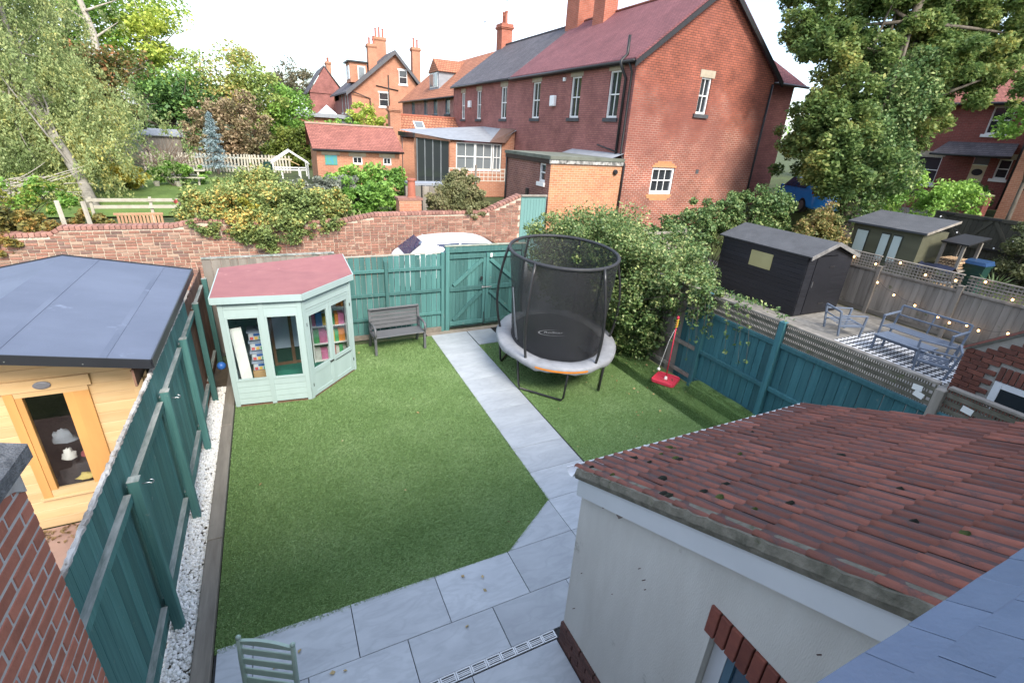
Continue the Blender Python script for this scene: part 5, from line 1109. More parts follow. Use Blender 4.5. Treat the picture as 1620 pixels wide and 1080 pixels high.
tag(MB().bb((5.85,12.36,.03),(6.83,12.40,2.58)).build('teal_yard_door', pm('pale_teal_paint',(.155,.30,.28),(.13,.26,.245),4,.6,.15,(1,1,.2))),'pale teal boarded yard door in the old lane wall','door')
yd = bpy.data.objects['teal_yard_door']; DM = yd.data.materials[0]
for k in range(8): MB().bb((5.88+.116*k,12.345,.05),(5.99+.116*k,12.359,2.50),bev=.003).build('board', DM, yd)
MB().bb((5.83,12.30,2.585),(6.86,12.42,2.64)).build('door_head', GREYWOOD, yd); MB().bb((5.845,12.33,.03),(5.879,12.344,2.58)).build('door_jamb', DM, yd); MB().bb((6.80,12.33,.03),(6.835,12.344,2.58)).build('door_jamb', DM, yd)
# ================================================================ cars
def car(name,label,loc,rz,paint,L=4.2,Wd=1.78,H=1.52):
    c = thing(name,label,'car',loc,rz=rz); k = H/1.5
    # stations along the length (rear at -x): x, belt height, roof height, half width at belt, half width at roof
    S = [(-2.08,.70,.72,.70,.66),(-2.0,.93,.96,.80,.70),(-1.80,.98,1.08,.86,.66),(-1.35,1.0,1.42,.88,.60),(-.9,.99,1.49,.885,.60),(-.2,.97,1.52,.89,.61),(.45,.955,1.50,.89,.60),(.85,.94,1.40,.885,.60),(1.35,.93,1.06,.87,.68),(1.55,.90,.95,.86,.70),(1.95,.82,.85,.80,.66),(2.12,.66,.68,.68,.60)]
    rings = []
    for (x,zb,zr,wb,wr) in S:
        x *= L/4.2; wb *= Wd/1.78; wr *= Wd/1.78; zb *= k; zr *= k
        half = [(0,.20),(wb*.82,.20),(wb*.97,.30),(wb*1.0,.55*zb/.95),(wb*.985,zb*.93),(wb*.95,zb),(wb*.55+wr*.45,zb+(zr-zb)*.5),(wr*1.0,zb+(zr-zb)*.92),(wr*.75,zr*1.0),(0,zr+.012)]
        rings.append([(x,y,z) for y,z in half]+[(x,-y,z) for y,z in half[-2:0:-1]])
    m = len(rings[0]); vs = [v for r in rings for v in r]; fs = [(i*m+j,i*m+(j+1)%m,(i+1)*m+(j+1)%m,(i+1)*m+j) for i in range(len(S)-1) for j in range(m)]+[tuple(range(m))[::-1],tuple(range((len(S)-1)*m,len(S)*m))]
    b = MB().add(vs,fs).build('body', paint, c, smooth=True, recalc=True); sub = b.modifiers.new('s','SUBSURF'); sub.levels = 2; sub.render_levels = 2
    G = darkglass('car_glass_'+name,(.02,.035,.085),.04,.5)
    def patch(nm,quad,off,nx=6,ny=3,mat=G,par=c):
        A,B_,C_,D = map(Vector,quad); nrm = (B_-A).cross(D-A).normalized()*off; o = MB(); vs=[]
        for j in range(ny+1):
            for i in range(nx+1):
                u,v = i/nx,j/ny; p = A.lerp(B_,u).lerp(D.lerp(C_,u),v); vs.append(p+nrm*(1+1.6*math.sin(math.pi*u)*math.sin(math.pi*v)))
        return o.add(vs,[(j*(nx+1)+i,j*(nx+1)+i+1,(j+1)*(nx+1)+i+1,(j+1)*(nx+1)+i) for j in range(ny) for i in range(nx)]).build(nm,mat,par,smooth=True)
    f = L/4.2; w = Wd/1.78
    patch('rear_window',[(-1.82*f,.62*w,1.09*k),(-1.82*f,-.62*w,1.09*k),(-1.33*f,-.55*w,1.445*k),(-1.33*f,.55*w,1.445*k)],.012)
    patch('windscreen',[(1.36*f,-.66*w,1.05*k),(1.36*f,.66*w,1.05*k),(.82*f,.56*w,1.43*k),(.82*f,-.56*w,1.43*k)],.014)
    for s in (-1,1):
        q = [(-1.25*f,s*.865*w,1.05*k),(-.28*f,s*.865*w,1.03*k),(-.28*f,s*.69*w,1.43*k),(-1.05*f,s*.68*w,1.40*k)]; q2 = [(-.22*f,s*.865*w,1.03*k),(1.05*f,s*.86*w,1.0*k),(.62*f,s*.69*w,1.40*k),(-.22*f,s*.69*w,1.43*k)]
        for qq,nm in ((q,'rear_side_window'),(q2,'front_side_window')): patch(nm,qq if s < 0 else [qq[1],qq[0],qq[3],qq[2]],.016)
        patch('tail_light',[(-2.03*f,s*.66*w,.86*k),(-1.86*f,s*.83*w,.86*k),(-1.80*f,s*.80*w,1.0*k),(-1.97*f,s*.68*w,.98*k)][::(1 if s < 0 else -1)],.02,3,2,pm('tail_light_'+name,(.16,.02,.02),None,4,.2,0))
        MB().tube([(.95*f,s*.9*w,.98*k),(.90*f,s*1.02*w,1.02*k)],[.03,.07],8).build('mirror', paint, c, smooth=True)
        for xx in (-1.28*f,1.28*f):
            wv = MB(); wv.tube([(xx,s*.70*w,.32),(xx,s*.89*w,.32)],.32,20).build('tyre', BLACKP, c); wh = c.children[-1]; MB().tube([(xx,s*.892*w,.32),(xx,s*.90*w,.32)],.21,16).build('rim', GALV, wh)
    MB().tube([(-1.1*f,0,1.50*k),(-1.22*f,0,1.56*k)],[.02,.008],6).build('roof_fin', paint, c)
    return c
WCP = pm('white_car_paint',(.80,.81,.82),(.78,.79,.80),1,.18,0,spec=.6); BCP = pm('blue_car_paint',(.03,.24,.68),None,1,.2,0,spec=.6)
car('parked_car','white hatchback parked in the back lane behind the teal fence',(3.12,10.95,.04),R(-2),WCP,4.2,1.82,1.56)
car('parked_car','bright blue car parked on the road behind the sycamore',(21.3,12.3,2.0),R(60),BCP,4.1,1.75,1.5)
# ================================================================ houses across the lane
REDB = brickmat('red_gable_brick',(.33,.105,.066),(.25,.083,.056),(.44,.32,.26),.235,.08,.010,.36,stain=((.20,.075,.06),.30,.50))
PURB = brickmat('plum_side_brick',(.35,.145,.125),(.285,.115,.105),(.19,.09,.08),.235,.08,.010,.3)
ORAB = brickmat('orange_annex_brick',(.52,.24,.12),(.42,.175,.09),(.56,.40,.29),.235,.08,.008,.2)
MIXB = brickmat('brown_annex_brick',(.26,.115,.09),(.19,.085,.075),(.36,.25,.2),.235,.08,.008,.3)
ORFB = brickmat('far_orange_brick',(.46,.205,.125),(.39,.17,.105),(.50,.35,.25),.235,.08,.006,.2)
PINKB = brickmat('far_pink_brick',(.40,.19,.165),(.33,.15,.135),(.38,.25,.2),.235,.08,.006,.25)
REDT = brickmat('red_plain_tiles',(.225,.088,.095),(.18,.072,.08),(.085,.04,.045),.17,.075,.008,.22,.8,.8)
GREYT = brickmat('grey_slate_tiles',(.115,.105,.115),(.085,.078,.088),(.035,.032,.036),.25,.10,.008,.28,.7,.7)
ORAT = brickmat('orange_pantiles',(.47,.20,.115),(.38,.155,.09),(.15,.06,.04),.22,.16,.02,.25,.85,1.0)
OLDT = brickmat('weathered_red_tiles',(.36,.145,.115),(.28,.11,.09),(.12,.05,.045),.17,.07,.008,.28,.85,.8)
SANDST = pm('sandstone', (.42,.36,.27), (.31,.265,.2), 5, .9, .3); DSILL = pm('dark_stone_sill', (.085,.085,.09), (.06,.06,.065), 6, .9, .3)
LEAD = pm('lead_flashing', (.30,.32,.35), (.22,.235,.26), 4, .6, .15)
def wall_holes(ax,c,u0,u1,z0,z1,holes,mat,par,out,name='wall',depth=.10,extra=None,label=None):
    """upright wall sheet on plane axis ax = c with rectangular holes and reveals; out = +1/-1 outward"""
    us = sorted({u0,u1,*[h[0] for h in holes],*[h[1] for h in holes]}); zs = sorted({z0,z1,*[h[2] for h in holes],*[h[3] for h in holes]}); mb = MB()
    P = (lambda u,z,o=0: (c+o,u,z)) if ax == 0 else (lambda u,z,o=0: (u,c+o,z))
    for a,b in zip(us,us[1:]):
        for p,q in zip(zs,zs[1:]):
            if any(h[0] <= a and h[1] >= b and h[2] <= p and h[3] >= q for h in holes): continue
            mb.quad(P(a,p),P(b,p),P(b,q),P(a,q))
    for h in holes:
        i = -out*depth
        for (a,p,b,q) in ((h[0],h[2],h[1],h[2]),(h[1],h[2],h[1],h[3]),(h[1],h[3],h[0],h[3]),(h[0],h[3],h[0],h[2])): mb.quad(P(a,p),P(b,q),P(b,q,i),P(a,p,i))
    if extra: mb.add([P(u,z) for u,z in extra],[tuple(range(len(extra)))])
    return mb.build(name,mat,par,label=label)
def window(ax,c,u0,u1,z0,z1,par,out,lintel=SANDST,sill=DSILL,bars=(1,1),fr=.055,mat=WHITEP,gm=DGLASS,depth=.10,lz=.26,lw_=.10):
    """sash window set in its reveal: frame, panes, sill, lintel"""
    P = (lambda u,z,o=0: (c+out*o,u,z)) if ax == 0 else (lambda u,z,o=0: (u,c+out*o,z))
    def B(a,b,p,q,o0,o1): A_,B_ = P(a,p,o0),P(b,q,o1); return MB().bb([min(A_[i],B_[i]) for i in range(3)],[max(A_[i],B_[i]) for i in range(3)])
    d = -depth+.005; f = B(u0,u0+fr,z0,z1,d-.04,d+.045).build('window',mat,par)
    B(u1-fr,u1,z0,z1,d-.04,d+.045).build('frame_side',mat,f); B(u0+fr,u1-fr,z0,z0+fr*1.5,d-.04,d+.047).build('frame_bottom',mat,f); B(u0+fr,u1-fr,z1-fr,z1,d-.04,d+.045).build('frame_top',mat,f)
    nu,nz = bars; du = (u1-u0-2*fr); dz = (z1-z0-2.5*fr)
    for i in range(nu): uu = u0+fr+du*(i+1)/(nu+1); B(uu-.014,uu+.014,z0+fr*1.5,z1-fr,d-.01,d+.022).build('glazing_bar',mat,f)
    for i in range(nz): zz = z0+fr*1.5+dz*(i+1)/(nz+1); B(u0+fr,u1-fr,zz-.022,zz+.022,d-.012,d+.028).build('meeting_rail',mat,f)
    B(u0+fr,u1-fr,z0+fr*1.5,z1-fr,d-.03,d-.02).build('pane',gm,f)
    if sill: B(u0-lw_,u1+lw_,z0-.14,z0,-.02,.07).build('sill',sill,f)
    if lintel: B(u0-lw_,u1+lw_,z1,z1+lz,-.02,.012).build('lintel',lintel,f)
    return f
def roof_slab(par,a,b,c,d,t,mat,name='roof'): return MB().slab(a,b,c,d,t).build(name,mat,par)
def pipe(par,pts,r=.045,name='drainpipe'): return MB().tube(pts,r,8).build(name,BLACKP,par,smooth=True)
def stack(par,x,y,z0,z1,wx,wy,pots,mat,potmat,name='chimney'):
    s = MB().bb((x-wx/2,y-wy/2,z0),(x+wx/2,y+wy/2,z1-.35)).build(name,mat,par)
    for k,(e,zz) in enumerate(((.06,z1-.35),(.11,z1-.27),(.05,z1-.18))): MB().bb((x-wx/2-e,y-wy/2-e,zz+.001),(x+wx/2+e,y+wy/2+e,zz+(.08 if k < 2 else .16))).build('corbel',mat,s)
    for (px,py,h) in pots: q = MB(); q.lathe([(.13,0),(.105,.05),(.10,h-.08),(.125,h-.07),(.125,h),(.08,h)],(x+px,y+py,z1-.02),12).build('chimney_pot',potmat,s,smooth=False)
    return s
POT = pm('terracotta_pot', (.40,.14,.09), (.32,.11,.07), 6, .85, .2); RCH = brickmat('chimney_brick',(.42,.135,.085),(.35,.11,.07),(.35,.25,.2),.235,.08,.006,.25)
HG = 1.1; HX,HR = 10.53,17.85; EZ = 7.35; RX,RZ = 14.18,10.12
A = thing('red_gabled_house','red brick end house with gable wall and plum tiled roof','house',(14.2,18,HG))
wins = [(13.82,14.57,5.36,7.02),(16.60,17.40,5.36,6.98),(20.25,21.06,5.33,6.96)]
wall_holes(0,HX,13.0,23.4,HG,EZ,wins,PURB,A,-1,'side_wall')
for w in wins: window(0,HX,*w,A,-1,bars=(1,1))
gw = [(13.77,14.31,5.72,7.02),(12.05,13.23,2.60,3.65)]
def repointed(m):
    # old dark pointing above, pale repointing below with a ragged edge
    t = m.node_tree; br = [n for n in t.nodes if n.type == 'TEX_BRICK'][0]; g = N(t,'ShaderNodeNewGeometry'); sx = N(t,'ShaderNodeSeparateXYZ'); t.links.new(g.outputs['Position'],sx.inputs[0])
    n = N(t,'ShaderNodeTexNoise'); n.inputs['Scale'].default_value = .8; n.inputs['Detail'].default_value = 7; t.links.new(g.outputs['Position'],n.inputs['Vector'])
    ma = N(t,'ShaderNodeMath',operation='MULTIPLY_ADD'); ma.inputs[1].default_value = 5.0; t.links.new(n.outputs['Fac'],ma.inputs[0]); t.links.new(sx.outputs[2],ma.inputs[2])
    mr = N(t,'ShaderNodeMapRange'); mr.inputs['From Min'].default_value = 7.5; mr.inputs['From Max'].default_value = 8.6; t.links.new(ma.outputs[0],mr.inputs[0])
    mx = N(t,'ShaderNodeMixRGB'); mx.inputs[1].default_value = (.46,.34,.28,1); mx.inputs[2].default_value = (.10,.05,.042,1); t.links.new(mr.outputs[0],mx.inputs[0]); t.links.new(mx.outputs[0],br.inputs['Mortar'])
repointed(REDB)
g = wall_holes(1,13.0,HX,HR,HG,EZ,gw,REDB,A,-1,'gable_wall',extra=[(HX,EZ),(HR,EZ),(RX,RZ)])
window(1,13.0,*gw[0],A,-1,bars=(1,1),lw_=.12); window(1,13.0,*gw[1],A,-1,bars=(2,1),lintel=None,sill=None,fr=.09)
ob = pm('orange_repair_brick',(.55,.26,.12),(.44,.2,.10),12,.9,.3,rnd=.15)
for k,(a,b) in enumerate(((12.0,13.28),(12.1,13.15),(12.25,13.0))): MB().bb((a,12.985,3.655+.08*k),(b,12.998,3.73+.08*k)).build('repair_bricks',ob,A)
for k,(a,b) in enumerate(((11.9,13.25),(11.95,13.2),(12.1,13.05))): MB().bb((a,12.985,2.52-.08*k),(b,12.998,2.592-.08*k)).build('repair_bricks',ob,A)
MB().bb((14.4,12.985,3.45),(14.56,12.998,3.62)).build('air_vent',DSILL,A)
wall_holes(0,HR,13.0,23.4,HG,EZ,[],PURB,A,1,'far_side_wall')
ov_ = .14
def slope(par,y0,y1,mat,xe0=HX-.22,ze0=EZ-.10,xe1=HR+.22):
    roof_slab(par,(xe0,y0,ze0),(RX,y0,RZ+.06),(RX,y1,RZ+.06),(xe0,y1,ze0),-.10,mat,'roof'); roof_slab(par,(RX,y0,RZ+.06),(xe1,y0,ze0),(xe1,y1,ze0),(RX,y1,RZ+.06),-.10,mat,'roof')
def rslab(par,x0,z0,x1,z1,y0,y1,mat,t=.09,name='roof'):
    return MB().add([(x0,y0,z0),(x1,y0,z1),(x1,y1,z1),(x0,y1,z0),(x0,y0,z0-t),(x1,y0,z1-t),(x1,y1,z1-t),(x0,y1,z0-t)],[(0,1,2,3),(7,6,5,4),(0,4,5,1),(1,5,6,2),(2,6,7,3),(3,7,4,0)]).build(name,mat,par,recalc=True)
S_ = (RZ-EZ)/(RX-HX); OVZ = .22*S_
rslab(A,HX-.22,EZ-OVZ+.14,RX,RZ+.14,12.8,23.4,REDT); rslab(A,RX,RZ+.14,HR+.25,EZ-OVZ+.14,12.8,23.4,REDT)
MB().bb((RX-.09,12.8,RZ+.10),(RX+.09,23.4,RZ+.20),bev=.05).build('ridge_tiles',OLDT,A)
for (x0,z0,x1,z1) in ((HX-.24,EZ-OVZ,RX,RZ),(RX,RZ,HR+.27,EZ-OVZ)):
    MB().add([(x,y,z+t) for (x,z) in ((x0,z0),(x1,z1)) for t in (-.16,.04) for y in (12.74,12.795)],[(0,1,3,2),(4,6,7,5),(0,4,5,1),(2,3,7,6),(0,2,6,4),(1,5,7,3)]).build('bargeboard',BLACKP,A,recalc=True)
pipe(A,[(HX-.26,12.85,EZ-.13),(HX-.26,23.4,EZ-.13)],.06,'gutter'); MB().bb((HX-.20,12.9,EZ-.20),(HX-.001,23.4,EZ-.05)).build('eaves_board',BLACKP,A)
pipe(A,[(HX-.07,13.55,8.1),(HX-.07,13.55,7.5),(HX-.32,13.55,7.25),(HX-.32,13.5,7.1),(HX-.08,13.45,6.7),(HX-.08,13.45,4.0)],.055,'soil_pipe'); pipe(A,[(HX-.25,13.15,7.2),(HX-.07,13.15,6.9),(HX-.07,13.15,4.1),(HX+.02,12.93,3.7),(HX-.03,12.93,1.2)],.04)
pipe(A,[(17.72,12.93,7.1),(17.72,12.93,HG)],.045); pipe(A,[(HX-.06,13.5,4.15),(HX-.06,14.8,4.35)],.03,'waste_pipe')
MB().bb((HX-.16,18.6,5.85),(HX-.001,19.0,6.3),bev=.02).build('flue_box',UPVC,A); MB().bb((HX-.08,17.9,6.85),(HX-.001,18.05,7.0)).build('alarm_box',UPVC,A)
stack(A,RX,23.2,9.7,11.75,.95,1.25,((0,-.3,.5),(0,.3,.5)),RCH,POT); stack(A,RX-.35,20.3,9.4,11.6,.75,.95,((0,-.2,.5),(0,.2,.5)),RCH,POT)
# front wing on the far side
wall_holes(1,15.2,17.85,22.1,HG,7.5,[],PURB,A,-1,'wing_wall')
MB().add([(17.0,14.8,7.5),(22.55,14.8,7.5),(22.55,20,7.5),(19.6,17.4,9.9),(17,17.4,9.9)],[(0,1,3,4),(1,2,3)]).build('wing_roof',REDT,A); pipe(A,[(17.9,14.75,7.46),(22.55,14.75,7.46)],.06,'gutter')
# annex in the yard
N1 = thing('flat_roofed_annex','single storey orange and brown brick annex against the gable house','annex',(9,15,HG))
wall_holes(1,12.99,7.29,10.5,.6,3.70,[],ORAB,N1,-1,'orange_wall'); aw = [(13.35,13.85,2.95,3.62)]
wall_holes(0,7.29,12.99,16.8,.6,3.66,aw,MIXB,N1,-1,'side_wall'); window(0,7.29,*aw[0],N1,-1,lintel=None,sill=WHITEP,bars=(0,1),lw_=.04)
MB().bb((7.20,12.90,3.80),(10.52,16.85,3.92)).build('flat_roof',pm('mossy_flat_roof',(.17,.18,.15),(.10,.11,.085),2,.95,.4),N1)
MB().bb((7.21,12.93,3.66),(10.5,12.985,3.799)).build('flaking_fascia',pm('flaking_black_paint',(.55,.54,.5),(.03,.03,.03),9,.8,.3,(1,1,1)),N1); MB().bb((7.22,12.99,3.64),(7.285,16.8,3.799)).build('side_fascia',BLACKP,N1)
MB().add([(10.0,13.0,3.925),(10.52,13.0,4.10),(10.52,16.8,4.10),(10.0,16.8,3.925)],[(0,1,2,3)]).build('lead_flashing',LEAD,N1)
q = MB(); q.lathe([(0,0),(.10,0),(.10,.06),(.07,.10),(0,.10)],n=14); q.v = [(v[0]+10.18,12.985-v[2],v[1]+3.42) for v in q.v]; q.build('black_vent',BLACKP,N1)
q = MB(); q.lathe([(0,0),(.09,0),(.09,.04),(0,.05)],n=14); q.v = [(v[0]+9.78,12.985-v[2],v[1]+1.60) for v in q.v]; q.build('white_vent',UPVC,N1)
MB().bb((7.20,14.55,2.35),(7.288,14.72,2.62),bev=.01).build('wall_lamp',BLACKP,N1); pipe(N1,[(7.24,16.7,3.7),(7.24,16.7,.8)],.04)
# second house, slate roof
Bh = thing('slate_roofed_house','plum brick house with grey slate roof joined to the red gable house','house',(14.2,28,HG))
wB = [(24.15,24.95,5.30,6.94),(27.95,28.70,5.27,6.88),(30.85,31.52,5.25,6.87)]
wall_holes(0,HX,23.4,33.1,HG,EZ,wB,PURB,Bh,-1,'side_wall')
for w in wB: window(0,HX,*w,Bh,-1)
rslab(Bh,HX-.22,EZ-OVZ+.13,RX,RZ+.10,23.4,33.25,GREYT); rslab(Bh,RX,RZ+.10,HR+.25,EZ-OVZ+.13,23.4,33.25,GREYT); MB().bb((RX-.08,23.4,RZ+.07),(RX+.08,33.25,RZ+.15)).build('ridge_tiles',GREYT,Bh)
pipe(Bh,[(HX-.26,23.4,EZ-.13),(HX-.26,33.1,EZ-.13)],.06,'gutter'); MB().bb((HX-.14,29.6,5.95),(HX-.001,30.0,6.35),bev=.02).build('flue_box',UPVC,Bh)
MB().bb((HX-.02,33.1,HG),(HR,33.14,EZ)).build('end_wall',PURB,Bh)
stack(Bh,RX,33.0,9.7,11.5,.8,.9,((0,-.22,.75),(0,.22,.75)),RCH,POT)
def aerial(name,label,x,y,z0,z1):
    t = thing(name,label,'aerial',(x,y,z0)); MB().tube([(x,y,z0),(x,y,z1)],.022,6).build('mast',GALV,t); MB().tube([(x-.1,y-.5,z1-.1),(x+.1,y+.5,z1-.1)],.015,5).build('boom',GALV,t)
    for k in range(6): MB().tube([(x-.25,y-.4+.16*k,z1-.1),(x+.25,y-.4+.16*k,z1-.1)],.008,5).build('element',GALV,t)
aerial('tv_aerial','thin television aerial on the chimney of the slate roofed house',14.2,32.7,11.2,13.0); aerial('tv_aerial','thin television aerial standing above the orange tiled roof',14.9,38.5,10.1,12.6)
# third house, orange pantiles, dormer
Ch = thing('pantiled_house','pink brick house with orange pantile roof and grey dormer','house',(14.9,42,HG)); CX,CE,CRX,CRZ = 11.2,6.95,15.0,10.2
wC = [(36.0,37.2,5.65,6.80),(39.2,40.3,5.6,6.85),(42.0,43.2,5.55,6.75),(46.2,47.4,5.5,6.7)]
wall_holes(0,CX,33.2,50.9,HG,CE,wC,PINKB,Ch,-1,'side_wall')
for w in wC: window(0,CX,*w,Ch,-1,lintel=None,sill=DSILL,bars=(1,0),mat=pm('slate_blue_frame',(.2,.26,.3),None,3,.5,0),gm=PALEGLASS)
sC = (CRZ-CE)/(CRX-CX); rslab(Ch,CX-.3,CE-.3*sC+.1,CRX,CRZ+.1,33.26,51.2,ORAT,.1); rslab(Ch,CRX,CRZ+.1,CRX+4,CE-.2*sC+.1,33.26,51.2,ORAT,.1); pipe(Ch,[(CX-.34,33.3,CE-.20),(CX-.34,51.2,CE-.20)],.07,'gutter')
wall_holes(1,51.0,CX,CRX+3.8,HG,CE,[],PINKB,Ch,1,'end_wall',extra=[(CX,CE),(CRX+3.8,CE),(CRX,CRZ)])
MB().bb((11.9,41.0,7.5),(14.3,43.7,9.0)).build('dormer_cheeks',LEAD,Ch); MB().add([(11.82,40.8,8.95),(11.82,43.9,8.95),(11.82,42.35,10.0),(14.9,40.8,8.95),(14.9,43.9,8.95),(14.9,42.35,10.0)],[(0,2,1),(0,3,5,2),(1,2,5,4),(0,1,4,3)]).build('dormer_roof',ORAT,Ch)
for a,b in ((41.25,42.25),(42.4,43.45)): d = MB().bb((11.86,a,7.8),(11.899,b,8.9)).build('dormer_window',WHITEP,Ch); MB().bb((11.845,a+.07,7.87),(11.859,b-.07,8.83)).build('pane',PALEGLASS,d)
MB().add([(x,y,CE+(x-CX)*sC+.14) for x,y in ((12.9,34.0),(13.9,34.0),(13.9,35.1),(12.9,35.1))],[(0,1,2,3)]).build('skylight',PALEGLASS,Ch)
# far gabled house
Dh = thing('far_gabled_house','orange brick house with wide gable and tall chimneys far behind','house',(10.8,60,HG)); DY = 56.0; DX0,DX1,DE,DA,DZ = 7.0,14.4,7.9,11.7,11.75
wD = [(9.9,10.9,6.4,7.75)]
wall_holes(1,DY,DX0,DX1,HG,DE,wD,ORFB,Dh,-1,'gable_wall',extra=[(DX0,DE),(DX1,DE),(DX1,DE+.5),(DA,DZ)])
for w in wD: window(1,DY,*w,Dh,-1,bars=(0,1),lintel=WHITEP,sill=WHITEP,lz=.14,lw_=.12)
window(1,DY,12.1,13.0,8.75,10.1,Dh,-1,bars=(0,1),lintel=WHITEP,sill=WHITEP,lz=.15,lw_=.1,depth=-.05)
wE = [(58.5,59.5,5.6,7.5),(60.3,61.3,5.6,7.5),(63.0,64,5.6,7.5)]
wall_holes(0,DX0,DY,70,HG,DE,wE,PURB,Dh,-1,'side_wall')
for w in wE: window(0,DX0,*w,Dh,-1,bars=(0,1),lintel=None,sill=WHITEP)
sD = (DZ-DE)/(DA-DX0); rslab(Dh,DX0-.6,DE-.6*sD+.15,DA,DZ+.15,DY-.4,70,GREYT,.15); rslab(Dh,DA,DZ+.15,DX1+.5,DE+.55,DY-.4,70,GREYT,.15)
for (x0,z0,x1,z1) in ((DX0-.6,DE-.6*sD,DA,DZ),(DA,DZ,DX1+.5,DE+.4)): MB().add([(x,y,z+t) for (x,z) in ((x0,z0),(x1,z1)) for t in (-.25,.16) for y in (DY-.46,DY-.40)],[(0,1,3,2),(4,6,7,5),(0,4,5,1),(2,3,7,6),(0,2,6,4),(1,5,7,3)]).build('bargeboard',pm('grey_bargeboard',(.11,.11,.12),None,3,.7,.1),Dh,recalc=True)
stack(Dh,9.6,57.5,9.2,12.4,.9,.9,((-.2,0,.6),(.25,0,.8)),ORFB,POT); stack(Dh,11.2,61,10.8,13.6,1.3,.9,((-.4,0,.9),(0,0,1.0),(.4,0,.9)),ORFB,POT); stack(Dh,14.4,57.5,8.5,12.6,.9,.8,((-.2,0,.9),(.2,0,.8)),ORFB,POT)
MB().bb((7.2,57.3,8.6),(9.0,60.0,10.5)).build('dormer',ORFB,Dh); MB().bb((6.95,57.1,10.501),(9.2,60.2,10.65)).build('dormer_roof',BLACKP,Dh)
for a,b in ((8.0,8.8),): d = MB().bb((a,57.24,8.9),(b,57.298,10.2)).build('dormer_window',WHITEP,Dh); MB().bb((a+.1,57.22,9.0),(b-.1,57.239,10.1)).build('pane',PALEGLASS,Dh)
for a,b in ((57.5,58.4),(58.8,59.8)): MB().bb((7.14,a,8.9),(7.199,b,10.2)).build('dormer_window',WHITEP,Dh)
pipe(Dh,[(10.95,DY-.06,9.5),(10.95,DY-.06,5.0)],.06); pipe(Dh,[(9.6,DY-.06,8.4),(12.0,DY-.06,8.1)],.05,'waste_pipe'); pipe(Dh,[(7.1,DY-.3,7.6),(8.9,DY-.06,7.1),(8.9,DY-.06,3)],.06)
# long low building farther left with slate roof
Eh = thing('distant_slate_roof_house','distant brick house with steep dark slate roof left of the far gable','house',(6,74,1.5))
MB().bb((4.2,72,1.5),(8.5,82,8.2)).build('wall',PURB,Eh); rslab(Eh,3.9,7.9,6.2,11.2,71.8,82,GREYT,.15); rslab(Eh,6.2,11.2,8.8,7.9,71.8,82,GREYT,.15); wall_holes(1,71.9,4.2,8.4,7.9,8.0,[],PURB,Eh,-1,'gable',extra=[(4.2,8.0),(8.4,8.0),(6.2,11.0)])
MB().bb((7,66,7.0),(9.5,71,7.8)).build('annex_wall',ORFB,Eh); stack(Eh,7.2,76,10,12,.6,1.4,((0,-.45,.5),(0,-.15,.5),(0,.15,.5),(0,.45,.5)),ORFB,POT)
Fh = thing('low_glazed_extension','low brick extension with grey roof and lantern lights in front of the far houses','extension',(4.5,52,1.4))
MB().bb((1.2,52,1.4),(6.9,60,4.9)).build('wall',ORFB,Fh); MB().bb((.9,51.6,4.901),(7.0,60.3,5.25)).build('roof',LEAD,Fh); MB().bb((4.8,51.9,4.0),(6.4,51.99,4.8)).build('window',PALEGLASS,Fh)
for cx in (2.2,4.6): MB().add([(cx-1,57,5.26),(cx+1,57,5.26),(cx+1,59,5.26),(cx-1,59,5.26),(cx,57.8,6.2),(cx,58.2,6.2)],[(0,1,4),(1,2,5,4),(2,3,5),(3,0,4,5)]).build('roof_lantern',pm('lantern_glass',(.6,.65,.7),None,3,.2,0),Fh)
# red roofed garage
Gh = thing('red_roofed_garage','long low brick garage with weathered red tile roof and small windows','garage',(2.5,26.5,1.2))
wG = [(2.15,2.65,2.55,2.95),(3.75,4.2,2.55,2.95)]
wall_holes(1,25.2,.35,4.65,1.2,3.3,wG,ORFB,Gh,-1,'front_wall'); MB().bb((.35,25.21,1.2),(.37,28.6,3.3)).build('side_wall',ORFB,Gh)
for w in wG: window(1,25.2,*w,Gh,-1,bars=(1,0),lintel=SANDST,sill=None,lz=.25,lw_=.2)
MB().bb((.75,25.17,2.5),(1.35,25.199,2.98)).build('blue_poster_window',pm('blue_green_print',(.05,.25,.4),(.1,.3,.15),6,.5,0),Gh); MB().bb((.6,25.175,2.985),(1.5,25.199,3.2)).build('lintel',SANDST,Gh)
MB().add([(.16,24.95,3.28),(4.85,24.95,3.28),(4.72,26.9,4.45),(.05,26.9,4.45),(4.85,28.9,3.28),(.16,28.9,3.28)],[(0,1,2,3),(3,2,4,5)]).build('tiled_roof',OLDT,Gh); MB().bb((.05,26.8,4.43),(4.72,27.0,4.52)).build('ridge_tiles',pm('pale_ridge',(.42,.3,.24),(.3,.2,.17),6,.9,.2),Gh); pipe(Gh,[(.16,24.92,3.22),(4.85,24.92,3.22)],.05,'gutter')
MB().add([(.3,25.15,3.3),(.3,28.6,3.3),(.3,26.9,4.38)],[(0,1,2)]).build('gable_boards',BLACKP,Gh)
